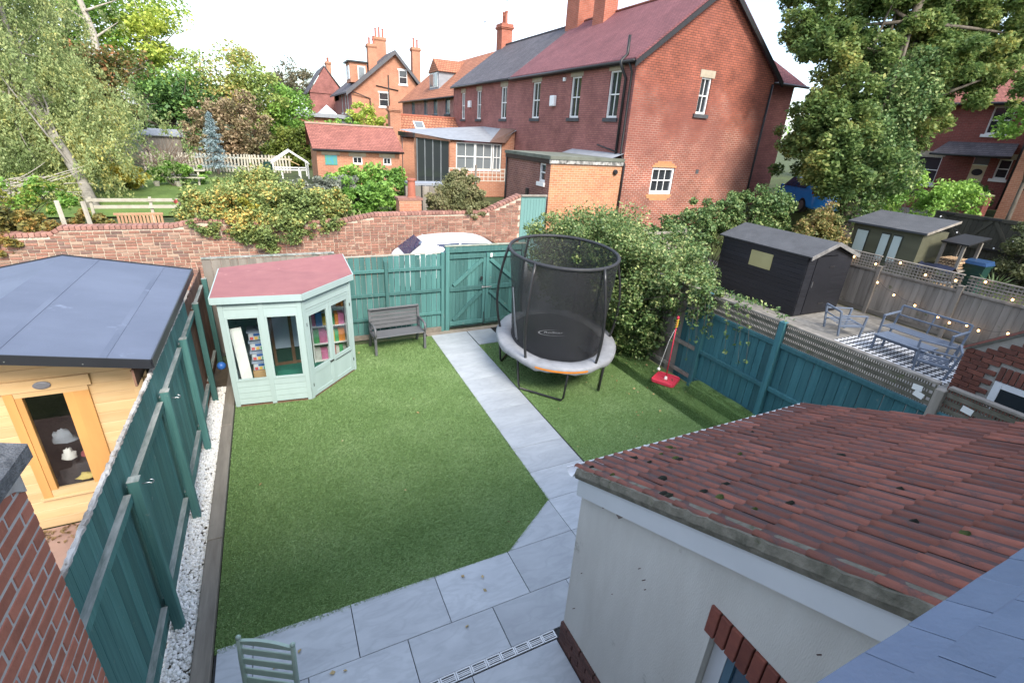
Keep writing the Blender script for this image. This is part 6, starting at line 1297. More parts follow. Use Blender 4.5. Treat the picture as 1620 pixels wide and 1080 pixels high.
# orange tiled outbuilding
Oh = thing('pantiled_outbuilding','small brick outbuilding with orange pantile roof and skylight','outbuilding',(8.4,32,1.2))
wall_holes(1,31.2,6.3,10.5,1.2,4.1,[],ORFB,Oh,-1,'front_wall'); MB().add([(6.3,31.2,1.2),(6.3,34.6,1.2),(6.3,34.6,4.1),(6.3,32.9,5.2),(6.3,31.2,4.1)],[(0,1,2,3,4)]).build('white_gable',WHITEP,Oh)
MB().add([(6.15,30.95,4.02),(10.5,30.95,4.02),(10.5,32.9,5.28),(6.15,32.9,5.28)],[(0,1,2,3)]).build('pantile_roof',ORAT,Oh); MB().bb((6.1,32.8,5.25),(10.5,33.0,5.36)).build('ridge_tiles',POT,Oh); pipe(Oh,[(6.15,30.9,3.97),(10.5,30.9,3.97)],.06,'gutter')
d = MB().add([(x,y,4.02+(y-30.95)*.646+.05) for x,y in ((7.3,31.6),(8.0,31.6),(8.0,32.3),(7.3,32.3))],[(0,1,2,3)]).build('skylight',WHITEP,Oh); MB().add([(x,y,4.02+(y-30.95)*.646+.08) for x,y in ((7.38,31.68),(7.92,31.68),(7.92,32.22),(7.38,32.22))],[(0,1,2,3)]).build('pane',PALEGLASS,d)
stack(Oh,5.9,31.6,1.2,5.75,.7,.7,(),ORFB,POT,'brick_pier')
# garden room extension behind the annex
Kh = thing('zinc_roofed_garden_room','glazed garden room with grey zinc roof and white windows','garden room',(8.4,24,1.2))
wall_holes(1,22.8,6.75,7.1,1.2,4.0,[],ORFB,Kh,-1,'brick_pier'); wall_holes(1,22.8,9.75,10.5,1.2,4.0,[],ORFB,Kh,-1,'brick_wall',extra=[(9.75,4.0),(10.5,4.0),(10.5,4.66)]); wall_holes(1,22.8,7.1,9.75,1.2,2.55,[],ORFB,Kh,-1,'sill_wall')
for a,b in ((7.12,8.2),(8.21,9.2),(9.25,9.74)): window(1,22.8,a,b,2.56,3.98,Kh,-1,lintel=None,sill=None,bars=(1,1),gm=PALEGLASS)
MB().add([(6.6,22.6,4.1),(9.3,22.6,4.05),(10.5,22.6,4.72),(10.5,27.5,4.85),(5.2,27.5,4.4),(5.2,24.2,4.3)],[(0,1,2,3,4,5)]).build('zinc_roof',LEAD,Kh); MB().add([(8.9,22.55,4.06),(9.85,22.55,4.06),(10.5,22.7,4.78),(10.0,23.6,4.80)],[(0,1,2,3)]).build('brown_tiled_hip',pm('brown_tiles',(.14,.085,.07),(.1,.06,.05),9,.9,.4),Kh)
MB().bb((5.15,24.1,4.08),(5.25,27.5,4.3)).build('fascia',BLACKP,Kh); MB().add([(5.2,24.15,4.1),(6.7,22.58,4.0),(6.7,22.58,4.1),(5.2,24.15,4.3)],[(0,1,2,3)]).build('front_fascia',BROWNWOOD,Kh)
P_,L_ = frame_on((5.25,24.2),(6.72,22.82)); bar(P_,0,.10,1.2,4.08,-.05,.05).build('dark_post',BROWNWOOD,Kh)
for k in range(4): w = bar(P_,.12+.47*k,.17+.47*k,1.3,4.05,-.03,.03).build('glazing_post',pm('grey_frame',(.2,.22,.23),None,3,.5,0),Kh); bar(P_,.175+.47*k,.585+.47*k,1.3,4.05,-.01,.0).build('pane',DGLASS,w)
# trellis and terrace wall in that yard
tl = thing('white_garden_trellis','white square trellis panel in front of the zinc roofed garden room','trellis',(7,19.5,1.2))
for k in range(16): MB().bb((5.6+.22*k,19.5,2.35),(5.63+.22*k,19.52,2.95)).build('upright_lath',pm('cream_paint',(.6,.57,.5),None,5,.7,.1),tl)
for k in range(4): MB().bb((5.6,19.48,2.37+.18*k),(8.95,19.499,2.40+.18*k)).build('cross_lath',pm('cream_paint',(.6,.57,.5),None,5,.7,.1),tl)
for xx in (6.9,8.95): MB().bb((xx,19.45,1.2),(xx+.08,19.53,3.1)).build('post',GREYWOOD,tl)
pf = thing('grey_panel_fence','pale grey weathered panel fence with lead coloured top in the yard','fence',(3.4,14.8,1.2))
for k in range(8): MB().bb((2.35+.31*k,14.8,1.2),(2.65+.31*k,14.84,2.62),bev=.004).build('panel_board',GREYWOOD,pf)
for k in (1,2,4): MB().bb((2.32+.62*k-.6,14.76,1.2),(2.36+.62*k-.6,14.799,2.66)).build('batten',BLACKP,pf)
MB().bb((2.6,14.9,2.63),(4.6,15.8,2.70)).build('lead_top',LEAD,pf)
bp = thing('brick_gate_pier','low brick pier carrying a terracotta chimney pot on the lane wall','pier',(2.0,12.75,0)); MB().bb((1.64,12.62,1.2),(2.36,13.1,2.42)).build('pier',ORFB,bp); MB().bb((1.6,12.6,2.421),(2.4,13.14,2.49)).build('cap',COP,bp)
q = MB(); q.lathe([(.15,0),(.13,.04),(.12,.50),(.15,.52),(.15,.58),(.10,.58)],(2.1,12.85,2.491),16); tag(q.build('chimney_pot_planter',POT,smooth=False),'terracotta chimney pot standing on the low brick pier','chimney pot')
# ================================================================ houses to the right
Rh = thing('right_hand_house','red brick house with cream door and slate porch at the far right','house',(36,11,2.4))
RB = brickmat('deep_red_brick',(.25,.075,.06),(.20,.062,.052),(.26,.15,.12),.235,.08,.006,.25)  # deeper red than the gable brick
wR = [(10.1,11.0,5.95,7.25),(9.35,9.9,3.85,4.8),(12.4,13.8,3.3,4.75)]; dR = (10.28,10.98,2.9,4.85)
wall_holes(0,32.0,4,17,2.0,7.5,wR+[dR],RB,Rh,-1)
for w in wR: window(0,32.0,*w,Rh,-1,bars=(0,1),lintel=SANDST,sill=WHITEP)
d = MB().bb((32.04,10.30,2.9),(32.10,10.96,4.45)).build('front_door',pm('cream_door_paint',(.62,.50,.32),(.56,.45,.28),3,.45,.03),Rh); q = MB(); q.lathe([(0,0),(.24,0),(.24,.01),(0,.012)],n=20); q.v = [(32.035-v[2],10.63+v[0],4.1+v[1]*.7) for v in q.v]; q.build('oval_glass',DGLASS,d)
MB().bb((32.02,10.55,3.72),(32.039,10.72,3.78)).build('letter_plate',BLACKP,d); MB().bb((32.05,10.30,4.46),(32.08,10.96,4.83)).build('fanlight',PALEGLASS,d); MB().bb((31.98,10.10,2.75),(32.4,11.15,2.899)).build('doorstep',SANDST,Rh)
MB().add([(31.0,9.1,4.92),(31.0,12.6,4.92),(32.0,12.4,5.55),(32.0,9.4,5.55)],[(0,1,2,3)]).build('porch_roof',GREYT,Rh); pipe(Rh,[(30.97,9.1,4.88),(30.97,12.6,4.88)],.06,'gutter')
MB().add([(31.6,3.5,7.4),(31.6,17.4,7.4),(36,17.4,11.0),(36,3.5,11.0)],[(0,1,2,3)]).build('roof',OLDT,Rh); pipe(Rh,[(31.55,3.5,7.36),(31.55,17.4,7.36)],.08,'gutter'); pipe(Rh,[(31.93,9.15,7.3),(31.93,9.15,2.4)],.06)
Rf = thing('orange_brick_side_wall','orange brick building cut off by the right edge','building',(30,5,1.5)); wall_holes(0,29.0,-6,8.05,.5,9,[],ORFB,Rf,-1); wall_holes(1,8.05,29.0,31.5,.5,9,[],ORFB,Rf,1,'end_wall'); MB().bb((28.98,6.2,3.55),(28.999,7.6,3.60)).build('iron_strap',BLACKP,Rf)
fw = thing('front_garden_wall','low red brick front wall with end pier below the right hand house','wall',(28.5,10,2.1)); MB().bb((28.3,8.7,1.6),(28.55,13,2.75)).build('wall',RB,fw); MB().bb((28.15,8.3,1.6),(28.7,8.75,3.15)).build('pier',RB,fw); MB().bb((28.1,8.25,3.151),(28.75,8.8,3.22)).build('pier_cap',SANDST,fw)
# ================================================================ leaf colours
IVYM = leafmat('ivy_leaves', [(.055,.115,.04),(.095,.175,.055),(.16,.245,.085),(.34,.39,.15)], trans=.2, rough=.5, patch=1.6, pamt=.35)
SHRUBM = leafmat('variegated_shrub_leaves', [(.065,.13,.04),(.115,.195,.06),(.20,.275,.095),(.40,.43,.17)], trans=.2, rough=.42, patch=1.3, pamt=.3)
SYCM = leafmat('sycamore_leaves', [(.075,.14,.045),(.14,.22,.065),(.23,.305,.095),(.42,.40,.12)], trans=.42, rough=.6, patch=.6)
BIRM = leafmat('drooping_grey_green_leaves', [(0.152,0.216,0.073),(0.270,0.343,0.137),(0.420,0.483,0.209),(0.616,0.558,0.186)], trans=.42, patch=.45)
ASHM = leafmat('yellow_green_leaves', [(0.215,0.331,0.064),(0.365,0.486,0.096),(0.601,0.640,0.129)], trans=.35, patch=.25)
CONM = leafmat('dark_conifer_leaves', [(0.048,0.121,0.045),(0.107,0.216,0.061),(0.214,0.350,0.074)], trans=.15, patch=.4)
RUSM = leafmat('russet_leaves', [(0.240,0.350,0.099),(0.358,0.430,0.124),(0.670,0.403,0.148)], trans=.3, patch=.3)
BRNM = leafmat('brown_seedhead_leaves', [(0.170,0.166,0.076),(0.323,0.244,0.143),(0.493,0.352,0.228)], trans=.25, patch=.5)
MIDM = leafmat('mid_green_leaves', [(0.107,0.228,0.049),(0.214,0.390,0.074),(0.358,0.539,0.110)], trans=.3, patch=.4)
HEDM = leafmat('cotoneaster_leaves', [(0.109,0.165,0.054),(0.206,0.274,0.089),(0.316,0.384,0.125),(0.730,0.467,0.125)], trans=.2, patch=1.1, pamt=.45)
YELM = leafmat('yellow_shrub_leaves', [(0.198,0.247,0.049),(0.412,0.380,0.058),(0.693,0.528,0.066)], trans=.3, patch=.8)
GRYM = leafmat('grey_lavender_leaves', [(0.150,0.173,0.139),(0.231,0.254,0.208),(0.300,0.312,0.231)], trans=.2, patch=1)
SPRM = leafmat('blue_spruce_needles', [(0.211,0.297,0.309),(0.309,0.408,0.433),(0.446,0.544,0.556)], trans=.1, patch=1)
def twigs(par, base, tips, r=.018, mat=None, name='stems'):
    mb = MB()
    for q in tips: p,rr = limb(base,q,r,.004,.12,5); mb.tube(p,rr,4,cap=False)
    return mb.build(name, mat or BARK, par)
def bush(name,label,base,blobs,n,leaf,mat,cat='shrub',group=None,dens=None,stems=True,inner=.5,**kw):
    t = thing(name,label,cat,base,group); vol = [b[3]*b[4]*b[5] for b in blobs]; sv = sum(v**.67 for v in vol); out = []
    for b,v in zip(blobs,vol): 
        m = int(n*v**.67/sv); L = max(5,m//90); 
        for i in range(L):      # small clumps over the shell give an uneven outline
            d = RNG.normal(size=3); d /= np.linalg.norm(d); k = RNG.uniform(inner,1.02); c = np.array(b[:3])+d*np.array(b[3:])*k; q = np.array(b[3:]).mean()*RNG.uniform(.16,.36)
            out.append(blob(m//L,c,(q,q,q*.8),.2))
    P = np.concatenate(out)
    if 'zmin' in kw: P = P[P[:,2] > kw.pop('zmin')]
    if stems: twigs(t,base,[(b[0]+U(-.6,.6)*b[3],b[1]+U(-.6,.6)*b[4],b[2]+U(-.2,.7)*b[5]) for b in blobs for _ in range(5)])
    foliage('leaves',P,leaf,mat,t,**kw); return t
# ================================================================ the big shrub over the right fence
big = bush('ivy_shrub','large glossy ivy shrub spilling over the right fence behind the trampoline',(5.1,6.0,.1),[(4.6,6.9,1.6,1.0,1.0,1.4),(4.35,7.3,2.1,.75,.8,.85),(5.3,5.9,1.9,1.1,1.2,1.2),(4.65,6.1,2.1,.75,.9,.85),(4.95,4.9,1.5,.85,1.0,1.4),(4.78,4.35,1.15,.6,.7,1.15),(5.0,3.45,1.85,.45,.65,.6),(5.6,7.2,2.0,1.1,1.1,1.0),(6.1,5.2,1.9,.9,1.3,.9),(5.5,4.2,1.95,.8,.9,.75),(5.15,2.75,2.05,.35,.45,.3)],92000,.066,SHRUBM,zmin=.12,inner=.6)
# dark core so that no daylight leaks through the heart of it, and hanging trails
P = np.concatenate([blob(2600,(5.0,6.4,1.2),(.75,1.5,1.1),.2),blob(2000,(5.0,4.7,1.0),(.55,1.2,1.0),.2)]); P = P[P[:,2] > .1]; foliage('inner_leaves',P,.11,IVYM,big)
tr_pts = []; st = MB()
for k in range(34):
    y = U(1.9,4.3); x = 4.94-U(0,.08); z = U(1.9,2.25) if y < 3 else U(1.6,2.3); L = U(.3,1.1); pts = []
    for i in range(7): s = i/6; pts.append((x-.05*math.sin(s*2)-(.10*s if y > 3 else .03*s),y-.35*s*L+U(-.02,.02),z-L*s*s*.9+.10*math.sin(math.pi*s)))
    st.tube(pts,.003,4,cap=False)
    for p in pts:
        for j in range(5): tr_pts.append((p[0]+U(-.03,.03),p[1]+U(-.04,.04),p[2]+U(-.03,.03)))
for k in range(8):
    y0 = U(2.3,3.2); pts = [(5.0+U(0,.25),y0-.25*i,2.14+.05*math.sin(i)+.02*i) for i in range(U(3,6).__int__())]; 
    for p in pts:
        for j in range(6): tr_pts.append((p[0]+U(-.06,.06),p[1]+U(-.12,.12),p[2]+U(-.03,.05)))
st.build('trailing_stems',BARK,big); foliage('trailing_leaves',np.array(tr_pts),.06,IVYM,big,up=.1)
# ================================================================ sycamore with ivy clad trunk
sy = thing('sycamore_tree','big sycamore with ivy clad trunk in front of the right hand house','tree',(19.3,8.9,.6))
SYC = [(17.0,11.6,8.6),(17.1,11.09,8.62),(17.91,10.55,8.34),(17.97,11.75,9.63),(19.26,11.04,9.49),(19.16,9.85,8.21),(21.59,10.42,9.4),(22.27,9.32,7.85),(23.58,9.36,9.3),(24.59,8.44,8.45),(25.58,8.3,9.2),(22.06,11.08,11.24),(19.84,12.24,11.33),(24.57,9.99,11.63),(26.44,8.55,10.61),(17.54,12.85,10.68),(17.5,10.4,5.44),(17.6,9.87,5.69),(18.0,9.84,6.2),(17.5,9.74,4.36),(17.8,9.3,4.85),(18.0,8.9,4.04),(19.45,9.98,10.05),(18.9,11.4,4.6),(20.6,9.9,8.6),(20.2,10.2,10.6),(23.0,9.4,10.4),(21.0,8.6,5.6),(18.2,10.4,7.4),(22.19,9.24,8.63),(23.1,8.4,7.9),(24.1,8.6,9.3),(21.5,8.6,7.5),(23.4,7.7,7.7),(21.85,9.75,9.65),(23.7,9.7,9.9)]
IVY = [(19.23,9.3,7.14),(19.09,8.9,6.27),(18.83,8.8,5.39),(19.94,8.84,6.11),(18.5,8.78,4.72),(19.15,8.69,4.79),(18.8,8.7,3.91),(19.44,8.6,3.76),(18.79,9.0,5.78),(20.5,8.9,6.84),(20.21,9.28,7.68),(19.9,8.7,4.84),(19.2,8.8,2.8),(19.5,8.9,1.8)]
mb = MB(); p,r = limb((19.3,8.9,.4),(20.4,9.6,10.5),.42,.12,.03,8); mb.tube(p,r,9)
for q in SYC: k = random.randint(3,7); pp,r2 = limb(p[k],q,r[k]*.5,.02,.1); mb.tube(pp,r2,5)
mb.build('trunk',BARK,sy,smooth=True)
out = []
for i,q in enumerate(SYC):
    R0 = 1.05 if i > 5 else .75
    for j in range(17):
        d = np.clip(RNG.normal(size=3),-1.6,1.6)*np.array([.62,.62,.55]); c = np.array(q)+d*R0; w_ = RNG.uniform(.25,.5); out.append(blob(int(1750*w_**2) if i > 5 else 190,c,(w_,w_,w_*.85),.1))
foliage('crown',np.concatenate(out),.155,SYCM,sy,up=.5)
foliage('ivy_cladding',np.concatenate([blob(1700,np.array(q)+RNG.normal(size=3)*.2,(.85,.85,.85),.45) for q in IVY]),.13,IVYM,sy,up=.15)
bush('ivy_hedge','ivy covered hedge running below the red gable wall behind the black shed',(12,9.2,.05),[(9.7,9.0,1.5,.9,.5,.9),(11.0,9.2,2.0,1.0,.5,.95),(12.2,9.3,2.2,1.05,.55,.95),(13.5,9.3,2.35,1.1,.55,1.0),(14.8,9.2,2.2,1.0,.6,1.0),(10.6,8.5,2.0,.45,.35,.6)],30000,.11,IVYM)
bush('golden_hedge_shrub','yellowing mixed shrub between the black shed and the olive garden room',(15.2,7.6,.1),[(14.6,7.4,1.9,.8,.6,.9),(15.6,7.7,2.0,.8,.7,1.1),(15.0,6.9,1.5,.5,.5,.8)],11000,.11,leafmat('golden_leaves',[(.06,.09,.03),(.13,.16,.05),(.30,.27,.09),(.40,.25,.12)],patch=1.0))
bush('feathery_shrub','feathery green shrub beside the dark yard gates at the right edge',(19.6,3.6,.6),[(19.7,3.5,1.9,.8,.8,1.1),(20.0,2.6,1.8,.8,.8,1.1)],6000,.10,leafmat('feathery_leaves',[(.05,.07,.03),(.1,.12,.05),(.16,.17,.08)]))
bush('rambling_hedge','loose green hedge behind the dark yard gates',(24,9,1.5),[(23.5,9.2,3.0,1.4,1.2,1.3),(25.5,8.6,2.9,1.4,1.2,1.1),(22.0,9.6,3.2,1.2,1,1.2)],9000,.15,MIDM)
bush('clipped_dark_shrub','rounded dark shrub beside the cream front door',(29.8,9.9,2.1),[(29.8,9.9,2.9,1.1,1.0,.75)],4000,.12,CONM)
tree('slender_side_tree','thin branch of bright green leaves at the right edge of the picture',(27.5,7.0,1.9),6,(27.6,7.3,6.3),(1.6,1.6,1.2),MIDM,BARK,lobes=14,per=160,leaf=.18,trunk_r=.1,limbs=5)
# ================================================================ weathered fence stub behind the shrub
gf = thing('grey_fence_panel','weathered grey fence panel with cross slats left of the black shed','fence',(9.3,8.6,0)); 
for k in range(9): MB().bb((8.1+.16*k,8.3,.05),(8.25+.16*k,8.32,1.75),bev=.003).build('board',GREYWOOD,gf)
for z in (1.5,1.8,2.0): MB().bb((8.05,8.25,z),(9.6,8.299,z+.07)).build('cross_slat',GREYWOOD,gf)
for xx in (8.0,9.6): MB().bb((xx,8.22,0),(xx+.09,8.31,2.15)).build('post',GREYWOOD,gf)
# ================================================================ planting along the lane wall
bush('cotoneaster_hedge','dense cotoneaster hedge with orange berries hanging over the lane wall',(-2.2,13.6,1.2),[(-3.75,13.2,2.0,.75,.6,.75),(-2.9,12.95,1.95,.9,.65,.85),(-2.0,12.9,2.0,.9,.65,.85),(-1.1,13.0,2.05,.9,.65,.8),(-.45,13.3,2.1,.7,.6,.65),(-2.5,14.3,2.35,1.3,.7,.8),(-2.2,12.3,1.65,1.1,.32,.6),(-3.2,12.35,1.8,.9,.30,.45),(-1.1,12.35,1.8,.9,.30,.45)],80000,.085,HEDM)
bush('yellow_berry_shrub','bright yellow patch of shrub in the cotoneaster hedge',(-2.6,12.8,1.3),[(-2.75,12.6,2.15,.5,.3,.35)],1500,.08,YELM,stems=False)
bush('lavender_shrub','grey green feathery shrub behind the cotoneaster hedge',(-.6,15,1.2),[(-.7,14.9,2.2,.8,.7,.75),(.2,15.0,2.3,.7,.7,.7),(-1.6,15.3,2.1,.7,.6,.6)],14000,.11,GRYM,up=.0)
bush('mixed_yard_shrubs','mixed green shrubs in front of the red roofed garage',(1.1,15.5,1.2),[(.6,14.4,2.0,.8,.7,.85),(1.4,14.1,2.0,.7,.6,.85),(1.2,16.0,2.4,1.0,.8,.8),(.3,16.4,2.4,.8,.8,.75),(2.3,17,2.4,.9,.8,.7)],20000,.12,MIDM)
st_ = thing('strap_leaved_plant','pale strap leaved plant on top of the lane wall','plant',(.25,13.0,1.2)); vs=[];fs=[]
for k in range(46):
    a = U(0,6.28); e = U(.6,1.4); L = U(.45,.8); b0 = Vector((.25+U(-.3,.3),12.95+U(-.1,.1),1.6)); d = Vector((math.cos(a)*math.cos(e),math.sin(a)*math.cos(e),math.sin(e))); s = Vector((-math.sin(a),math.cos(a),0))*.014; o=len(vs); m = b0+d*L*.6; tip = b0+d*L+Vector((math.cos(a)*.1,math.sin(a)*.1,-.25*L)); vs += [b0-s,b0+s,m+s,m-s,tip]; fs += [(o,o+1,o+2,o+3),(o+3,o+2,o+4)]
MB().add(vs,fs).build('leaves',leafmat('pale_strap_leaf',[(.2,.25,.08),(.35,.36,.15),(.5,.48,.28)],patch=5),st_)
bush('buddleia_bush','wiry olive green bush leaning over the lane wall near the grey panel fence',(3.8,13.1,1.2),[(3.7,12.95,2.35,.95,.5,.85),(4.3,12.9,2.2,.55,.4,.6),(3.1,12.9,2.2,.5,.4,.6),(3.9,13.2,2.85,.6,.5,.5),(4.05,12.4,1.95,.5,.22,.35)],26000,.09,leafmat('wiry_olive_leaves',[(.12,.135,.055),(.20,.21,.095),(.28,.27,.13),(.36,.29,.18)],patch=1.4),up=.0)
bush('golden_wall_shrub','low golden and orange shrub at the left end of the lane wall',(-7.6,13.2,1.2),[(-8.4,12.9,1.75,.9,.6,.75),(-7.4,12.9,1.6,.6,.5,.5),(-8.0,12.4,1.4,.8,.25,.35),(-6.5,13.3,1.6,.6,.4,.45),(-5.9,13.1,1.45,.5,.3,.35)],18000,.10,leafmat('golden_wall_leaves',[(.07,.08,.03),(.14,.14,.045),(.26,.23,.06),(.40,.22,.06)],patch=1.2))
sm = bush('sumac_shrub','arching yellow green sumac fronds at the left edge',(-8.6,15.6,1.2),[(-8.8,15.4,2.2,1.3,.9,.7),(-7.8,15.2,2.1,.8,.6,.5)],2600,.12,MIDM); fr = []
for k in range(60):
    b0 = np.array([U(-9.8,-7.2),U(14.6,15.8),U(2.0,2.8)]); a = U(0,6.28)
    for i in range(9):
        for s in (-1,1): fr.append(b0+np.array([math.cos(a)*.07*i-math.sin(a)*s*.05,math.sin(a)*.07*i+math.cos(a)*s*.05,.10*math.sin(i*.35)-.012*i*i*.3]))
foliage('fronds',np.array(fr),.12,leafmat('sumac_leaves',[(.14,.19,.035),(.24,.27,.05),(.38,.36,.07)],patch=2),sm,asp=.35)
# leaning grey trunked tree on the left with drooping twigs
lt = thing('leaning_birch_tree','big leaning tree with pale trunk and drooping grey green foliage at the left','tree',(-7.9,19.6,1.2))
LT = [(-10.18,25.52,7.37),(-10.17,23.47,5.69),(-9.27,24.31,5.84),(-8.9,24.8,5.4),(-10.16,22.74,4.19),(-9.07,22.83,4.26),(-8.09,23.48,4.1),(-10.12,22.09,2.9),(-8.63,21.8,3.0),(-9.62,21.2,2.3),(-11.36,24.35,6.26),(-11.44,22.53,3.69),(-11.82,26.07,8.06),(-9.94,27.4,8.99),(-11.9,24,9.2),(-12.5,23,5),(-11,25,10)]
mb = MB(); tk = [(-7.85,19.5,1.1),(-8.3,20.4,2.3),(-9.2,22.0,3.7),(-9.75,23.1,4.6),(-10.3,24.6,6.4),(-10.6,25.6,8.2)]; mb.tube(tk,[.21,.19,.17,.155,.12,.07],9)
for q in LT: k = random.randint(1,4); pp,r2 = limb(tk[k],(q[0],q[1],q[2]+.4),.05,.008,.15); mb.tube(pp,r2,5)
mb.build('trunk',pm('grey_leaning_bark',(.27,.25,.21),(.13,.12,.10),6,.9,.5,(1,1,.3)),lt,smooth=True); out = []; dirs = []
for q in LT:
    for j in range(80):
        a = U(0,6.28); c = np.array(q)+RNG.normal(size=3)*np.array([.95,.95,.7]); n_ = 78; s = RNG.random((n_,1)); pt = c+s*np.array([math.cos(a)*.5,math.sin(a)*.5,-.95])*np.array([1,1,1])+RNG.normal(size=(n_,3))*.085; out.append(pt); dirs.append(np.tile([math.cos(a)*.3,math.sin(a)*.3,-1.],(n_,1)))
foliage('crown',np.concatenate(out),.115,BIRM,lt,dirs=np.concatenate(dirs),up=.0,asp=.5)
bt = thing('bare_grey_branches','bare grey twiggy branches low at the left edge','branches',(-9.6,17.4,1.2)); mb = MB()
for k in range(26): b0 = (U(-10.2,-9),U(17,17.8),U(1.7,2.3)); pp,r2 = limb(b0,(b0[0]+U(.4,2.2),b0[1]+U(-.5,.5),b0[2]+U(-.3,.8)),.025,.005,.12); mb.tube(pp,r2,5)
mb.build('branches',PALEBARK,bt)
# middle distance
bush('yellow_autumn_shrub','bright yellow autumn shrub behind the small back lawn',(-8,24.5,1.25),[(-8.3,24.3,1.9,.9,.7,.7),(-7.5,24.6,1.8,.7,.6,.6),(-9.2,24.2,2.2,.8,.6,.8)],5000,.13,YELM)
bush('dark_border_shrub','dark green border shrub beside the tall wooden post',(-6.2,26,1.25),[(-6.3,26.3,1.8,1.0,.6,.6),(-5.4,26.8,1.7,.7,.5,.5)],3500,.13,MIDM)
rsh = tree('russet_berry_tree','small tree with orange berry clusters behind the drooping tree',(-9.8,33,1.3),6,(-9.6,33,5.6),(3.2,2.6,2.6),leafmat('berry_tree_leaves',[(.07,.10,.03),(.13,.16,.045),(.24,.2,.07),(.45,.2,.08)],patch=1.2,pamt=.3),BARK,lobes=34,per=240,leaf=.20)
tree('dark_conifer_tree','dark green spreading conifer behind the basketball hoop',(-8.2,44,1.4),8,(-8.0,44,5.0),(3.8,2.8,3.8),CONM,BARK,lobes=46,per=260,leaf=.24,droop=.7,trunk_r=.3)
tree('yellow_ash_tree','tall yellow green ash tree in the left background',(-9.2,48.5,1.4),14,(-9.4,49,9.2),(4.2,3.5,4.6),ASHM,PALEBARK,lobes=44,per=240,leaf=.28,trunk_r=.35,lobe=.30)
tree('tall_background_tree','tall dark tree against the sky at the top left',(-14.5,47,1.4),15,(-13.8,47,11.5),(3.8,3.5,4.8),MIDM,BARK,lobes=34,per=230,leaf=.28,trunk_r=.35)
tree('left_edge_tree','broad pale green tree filling the top left corner',(-19,40,1.4),15,(-18.0,40,9.5),(5.2,4.5,6.2),BIRM,BARK,lobes=46,per=260,leaf=.28,trunk_r=.4)
dt = thing('bare_pine_trunk','bare pale pine trunk with broken branches standing above the trees','tree',(-11.3,42,1.4)); mb = MB(); mb.tube([(-11.3,42,1.3),(-11.4,42,6),(-11.25,42.2,9),(-11.6,42.4,11),(-11.3,42.5,13.5)],[.30,.25,.21,.17,.12],8)
for z,dx,dz in ((8.6,1.6,1.2),(9.6,-1.3,.8),(7.6,1.2,-.2),(7.2,1.0,-.1),(10.2,1.9,.9),(6.8,.9,.1)): pp,r2 = limb((-11.35,42.1,z),(-11.35+dx,42.2,z+dz),.09,.015,.1); mb.tube(pp,r2,5)
mb.build('trunk',PALEBARK,dt,smooth=True)
tree('red_tipped_tree','rounded green tree with reddish top behind the palisade fence',(-3.8,45,1.4),8,(-3.9,45,6.2),(4.2,3,3.7),RUSM,BARK,lobes=44,per=250,leaf=.25,trunk_r=.25)
tree('mid_green_tree','round mid green tree left of the far houses',(-.5,47,1.4),7,(-.6,46.5,5.0),(3.4,2.8,2.7),MIDM,BARK,lobes=38,per=240,leaf=.24,trunk_r=.22)
bush('brown_seedhead_bush','big brown seedhead bush behind the blue spruce',(-4.1,38,1.3),[(-5.2,38,3.4,2.0,1.6,2.3),(-3.3,38.3,3.7,2.0,1.6,2.3),(-2.2,37.8,2.6,1.5,1.2,1.5)],13000,.20,BRNM)
bush('bright_green_bush','bright green bush between the brown bush and the garage',(-.4,37,1.3),[(-.8,36.8,2.8,1.4,1.2,1.7),(.5,37,3.1,1.2,1.1,1.5),(-.2,36.2,2.2,1.6,.9,1.1)],11000,.19,leafmat('bright_bush_leaves',[(.08,.12,.025),(.15,.2,.035),(.26,.28,.06)],patch=.5))
tree('distant_pale_tree','pale brown tree far behind by the slate roofs',(3.0,84,1.5),14,(2.6,84,8.8),(4.4,4,4.4),leafmat('pale_far_leaves',[(.14,.15,.09),(.2,.19,.12),(.28,.24,.15)]),BARK,lobes=40,per=150,leaf=.34,trunk_r=.3,lobe=.26)
tree('bare_roofline_tree','thin wispy tree top just above the slate roof ridge',(26,55,1.5),14,(25.0,54,12.3),(2.2,2,2.0),BRNM,BARK,lobes=12,per=60,leaf=.25,trunk_r=.2,limbs=14)
bush('clipped_far_hedge','clipped green hedge behind the garage roof',(3.6,40,1.3),[(2.4,40,3.6,2.0,.8,1.2),(4.6,40,3.6,1.8,.8,1.2)],5000,.18,MIDM)
bush('climbing_yellow_shrub','yellow green climber against the far gabled house',(7.6,52,1.4),[(7.4,51,4.6,1.8,1.2,1.9),(9.6,52.5,4.2,.9,.9,1.6)],5000,.24,ASHM)
tree('far_screen_tree','broad green tree filling the gap at the far left horizon',(-28,60,1.5),14,(-27,60,7.5),(9,5,7),MIDM,BARK,lobes=46,per=220,leaf=.42,trunk_r=.4)
tree('far_screen_tree','broad green tree beyond the red gable house at the right',(34,30,2),14,(33,30,6.5),(6,5,4.5),MIDM,BARK,lobes=36,per=220,leaf=.36,trunk_r=.4)
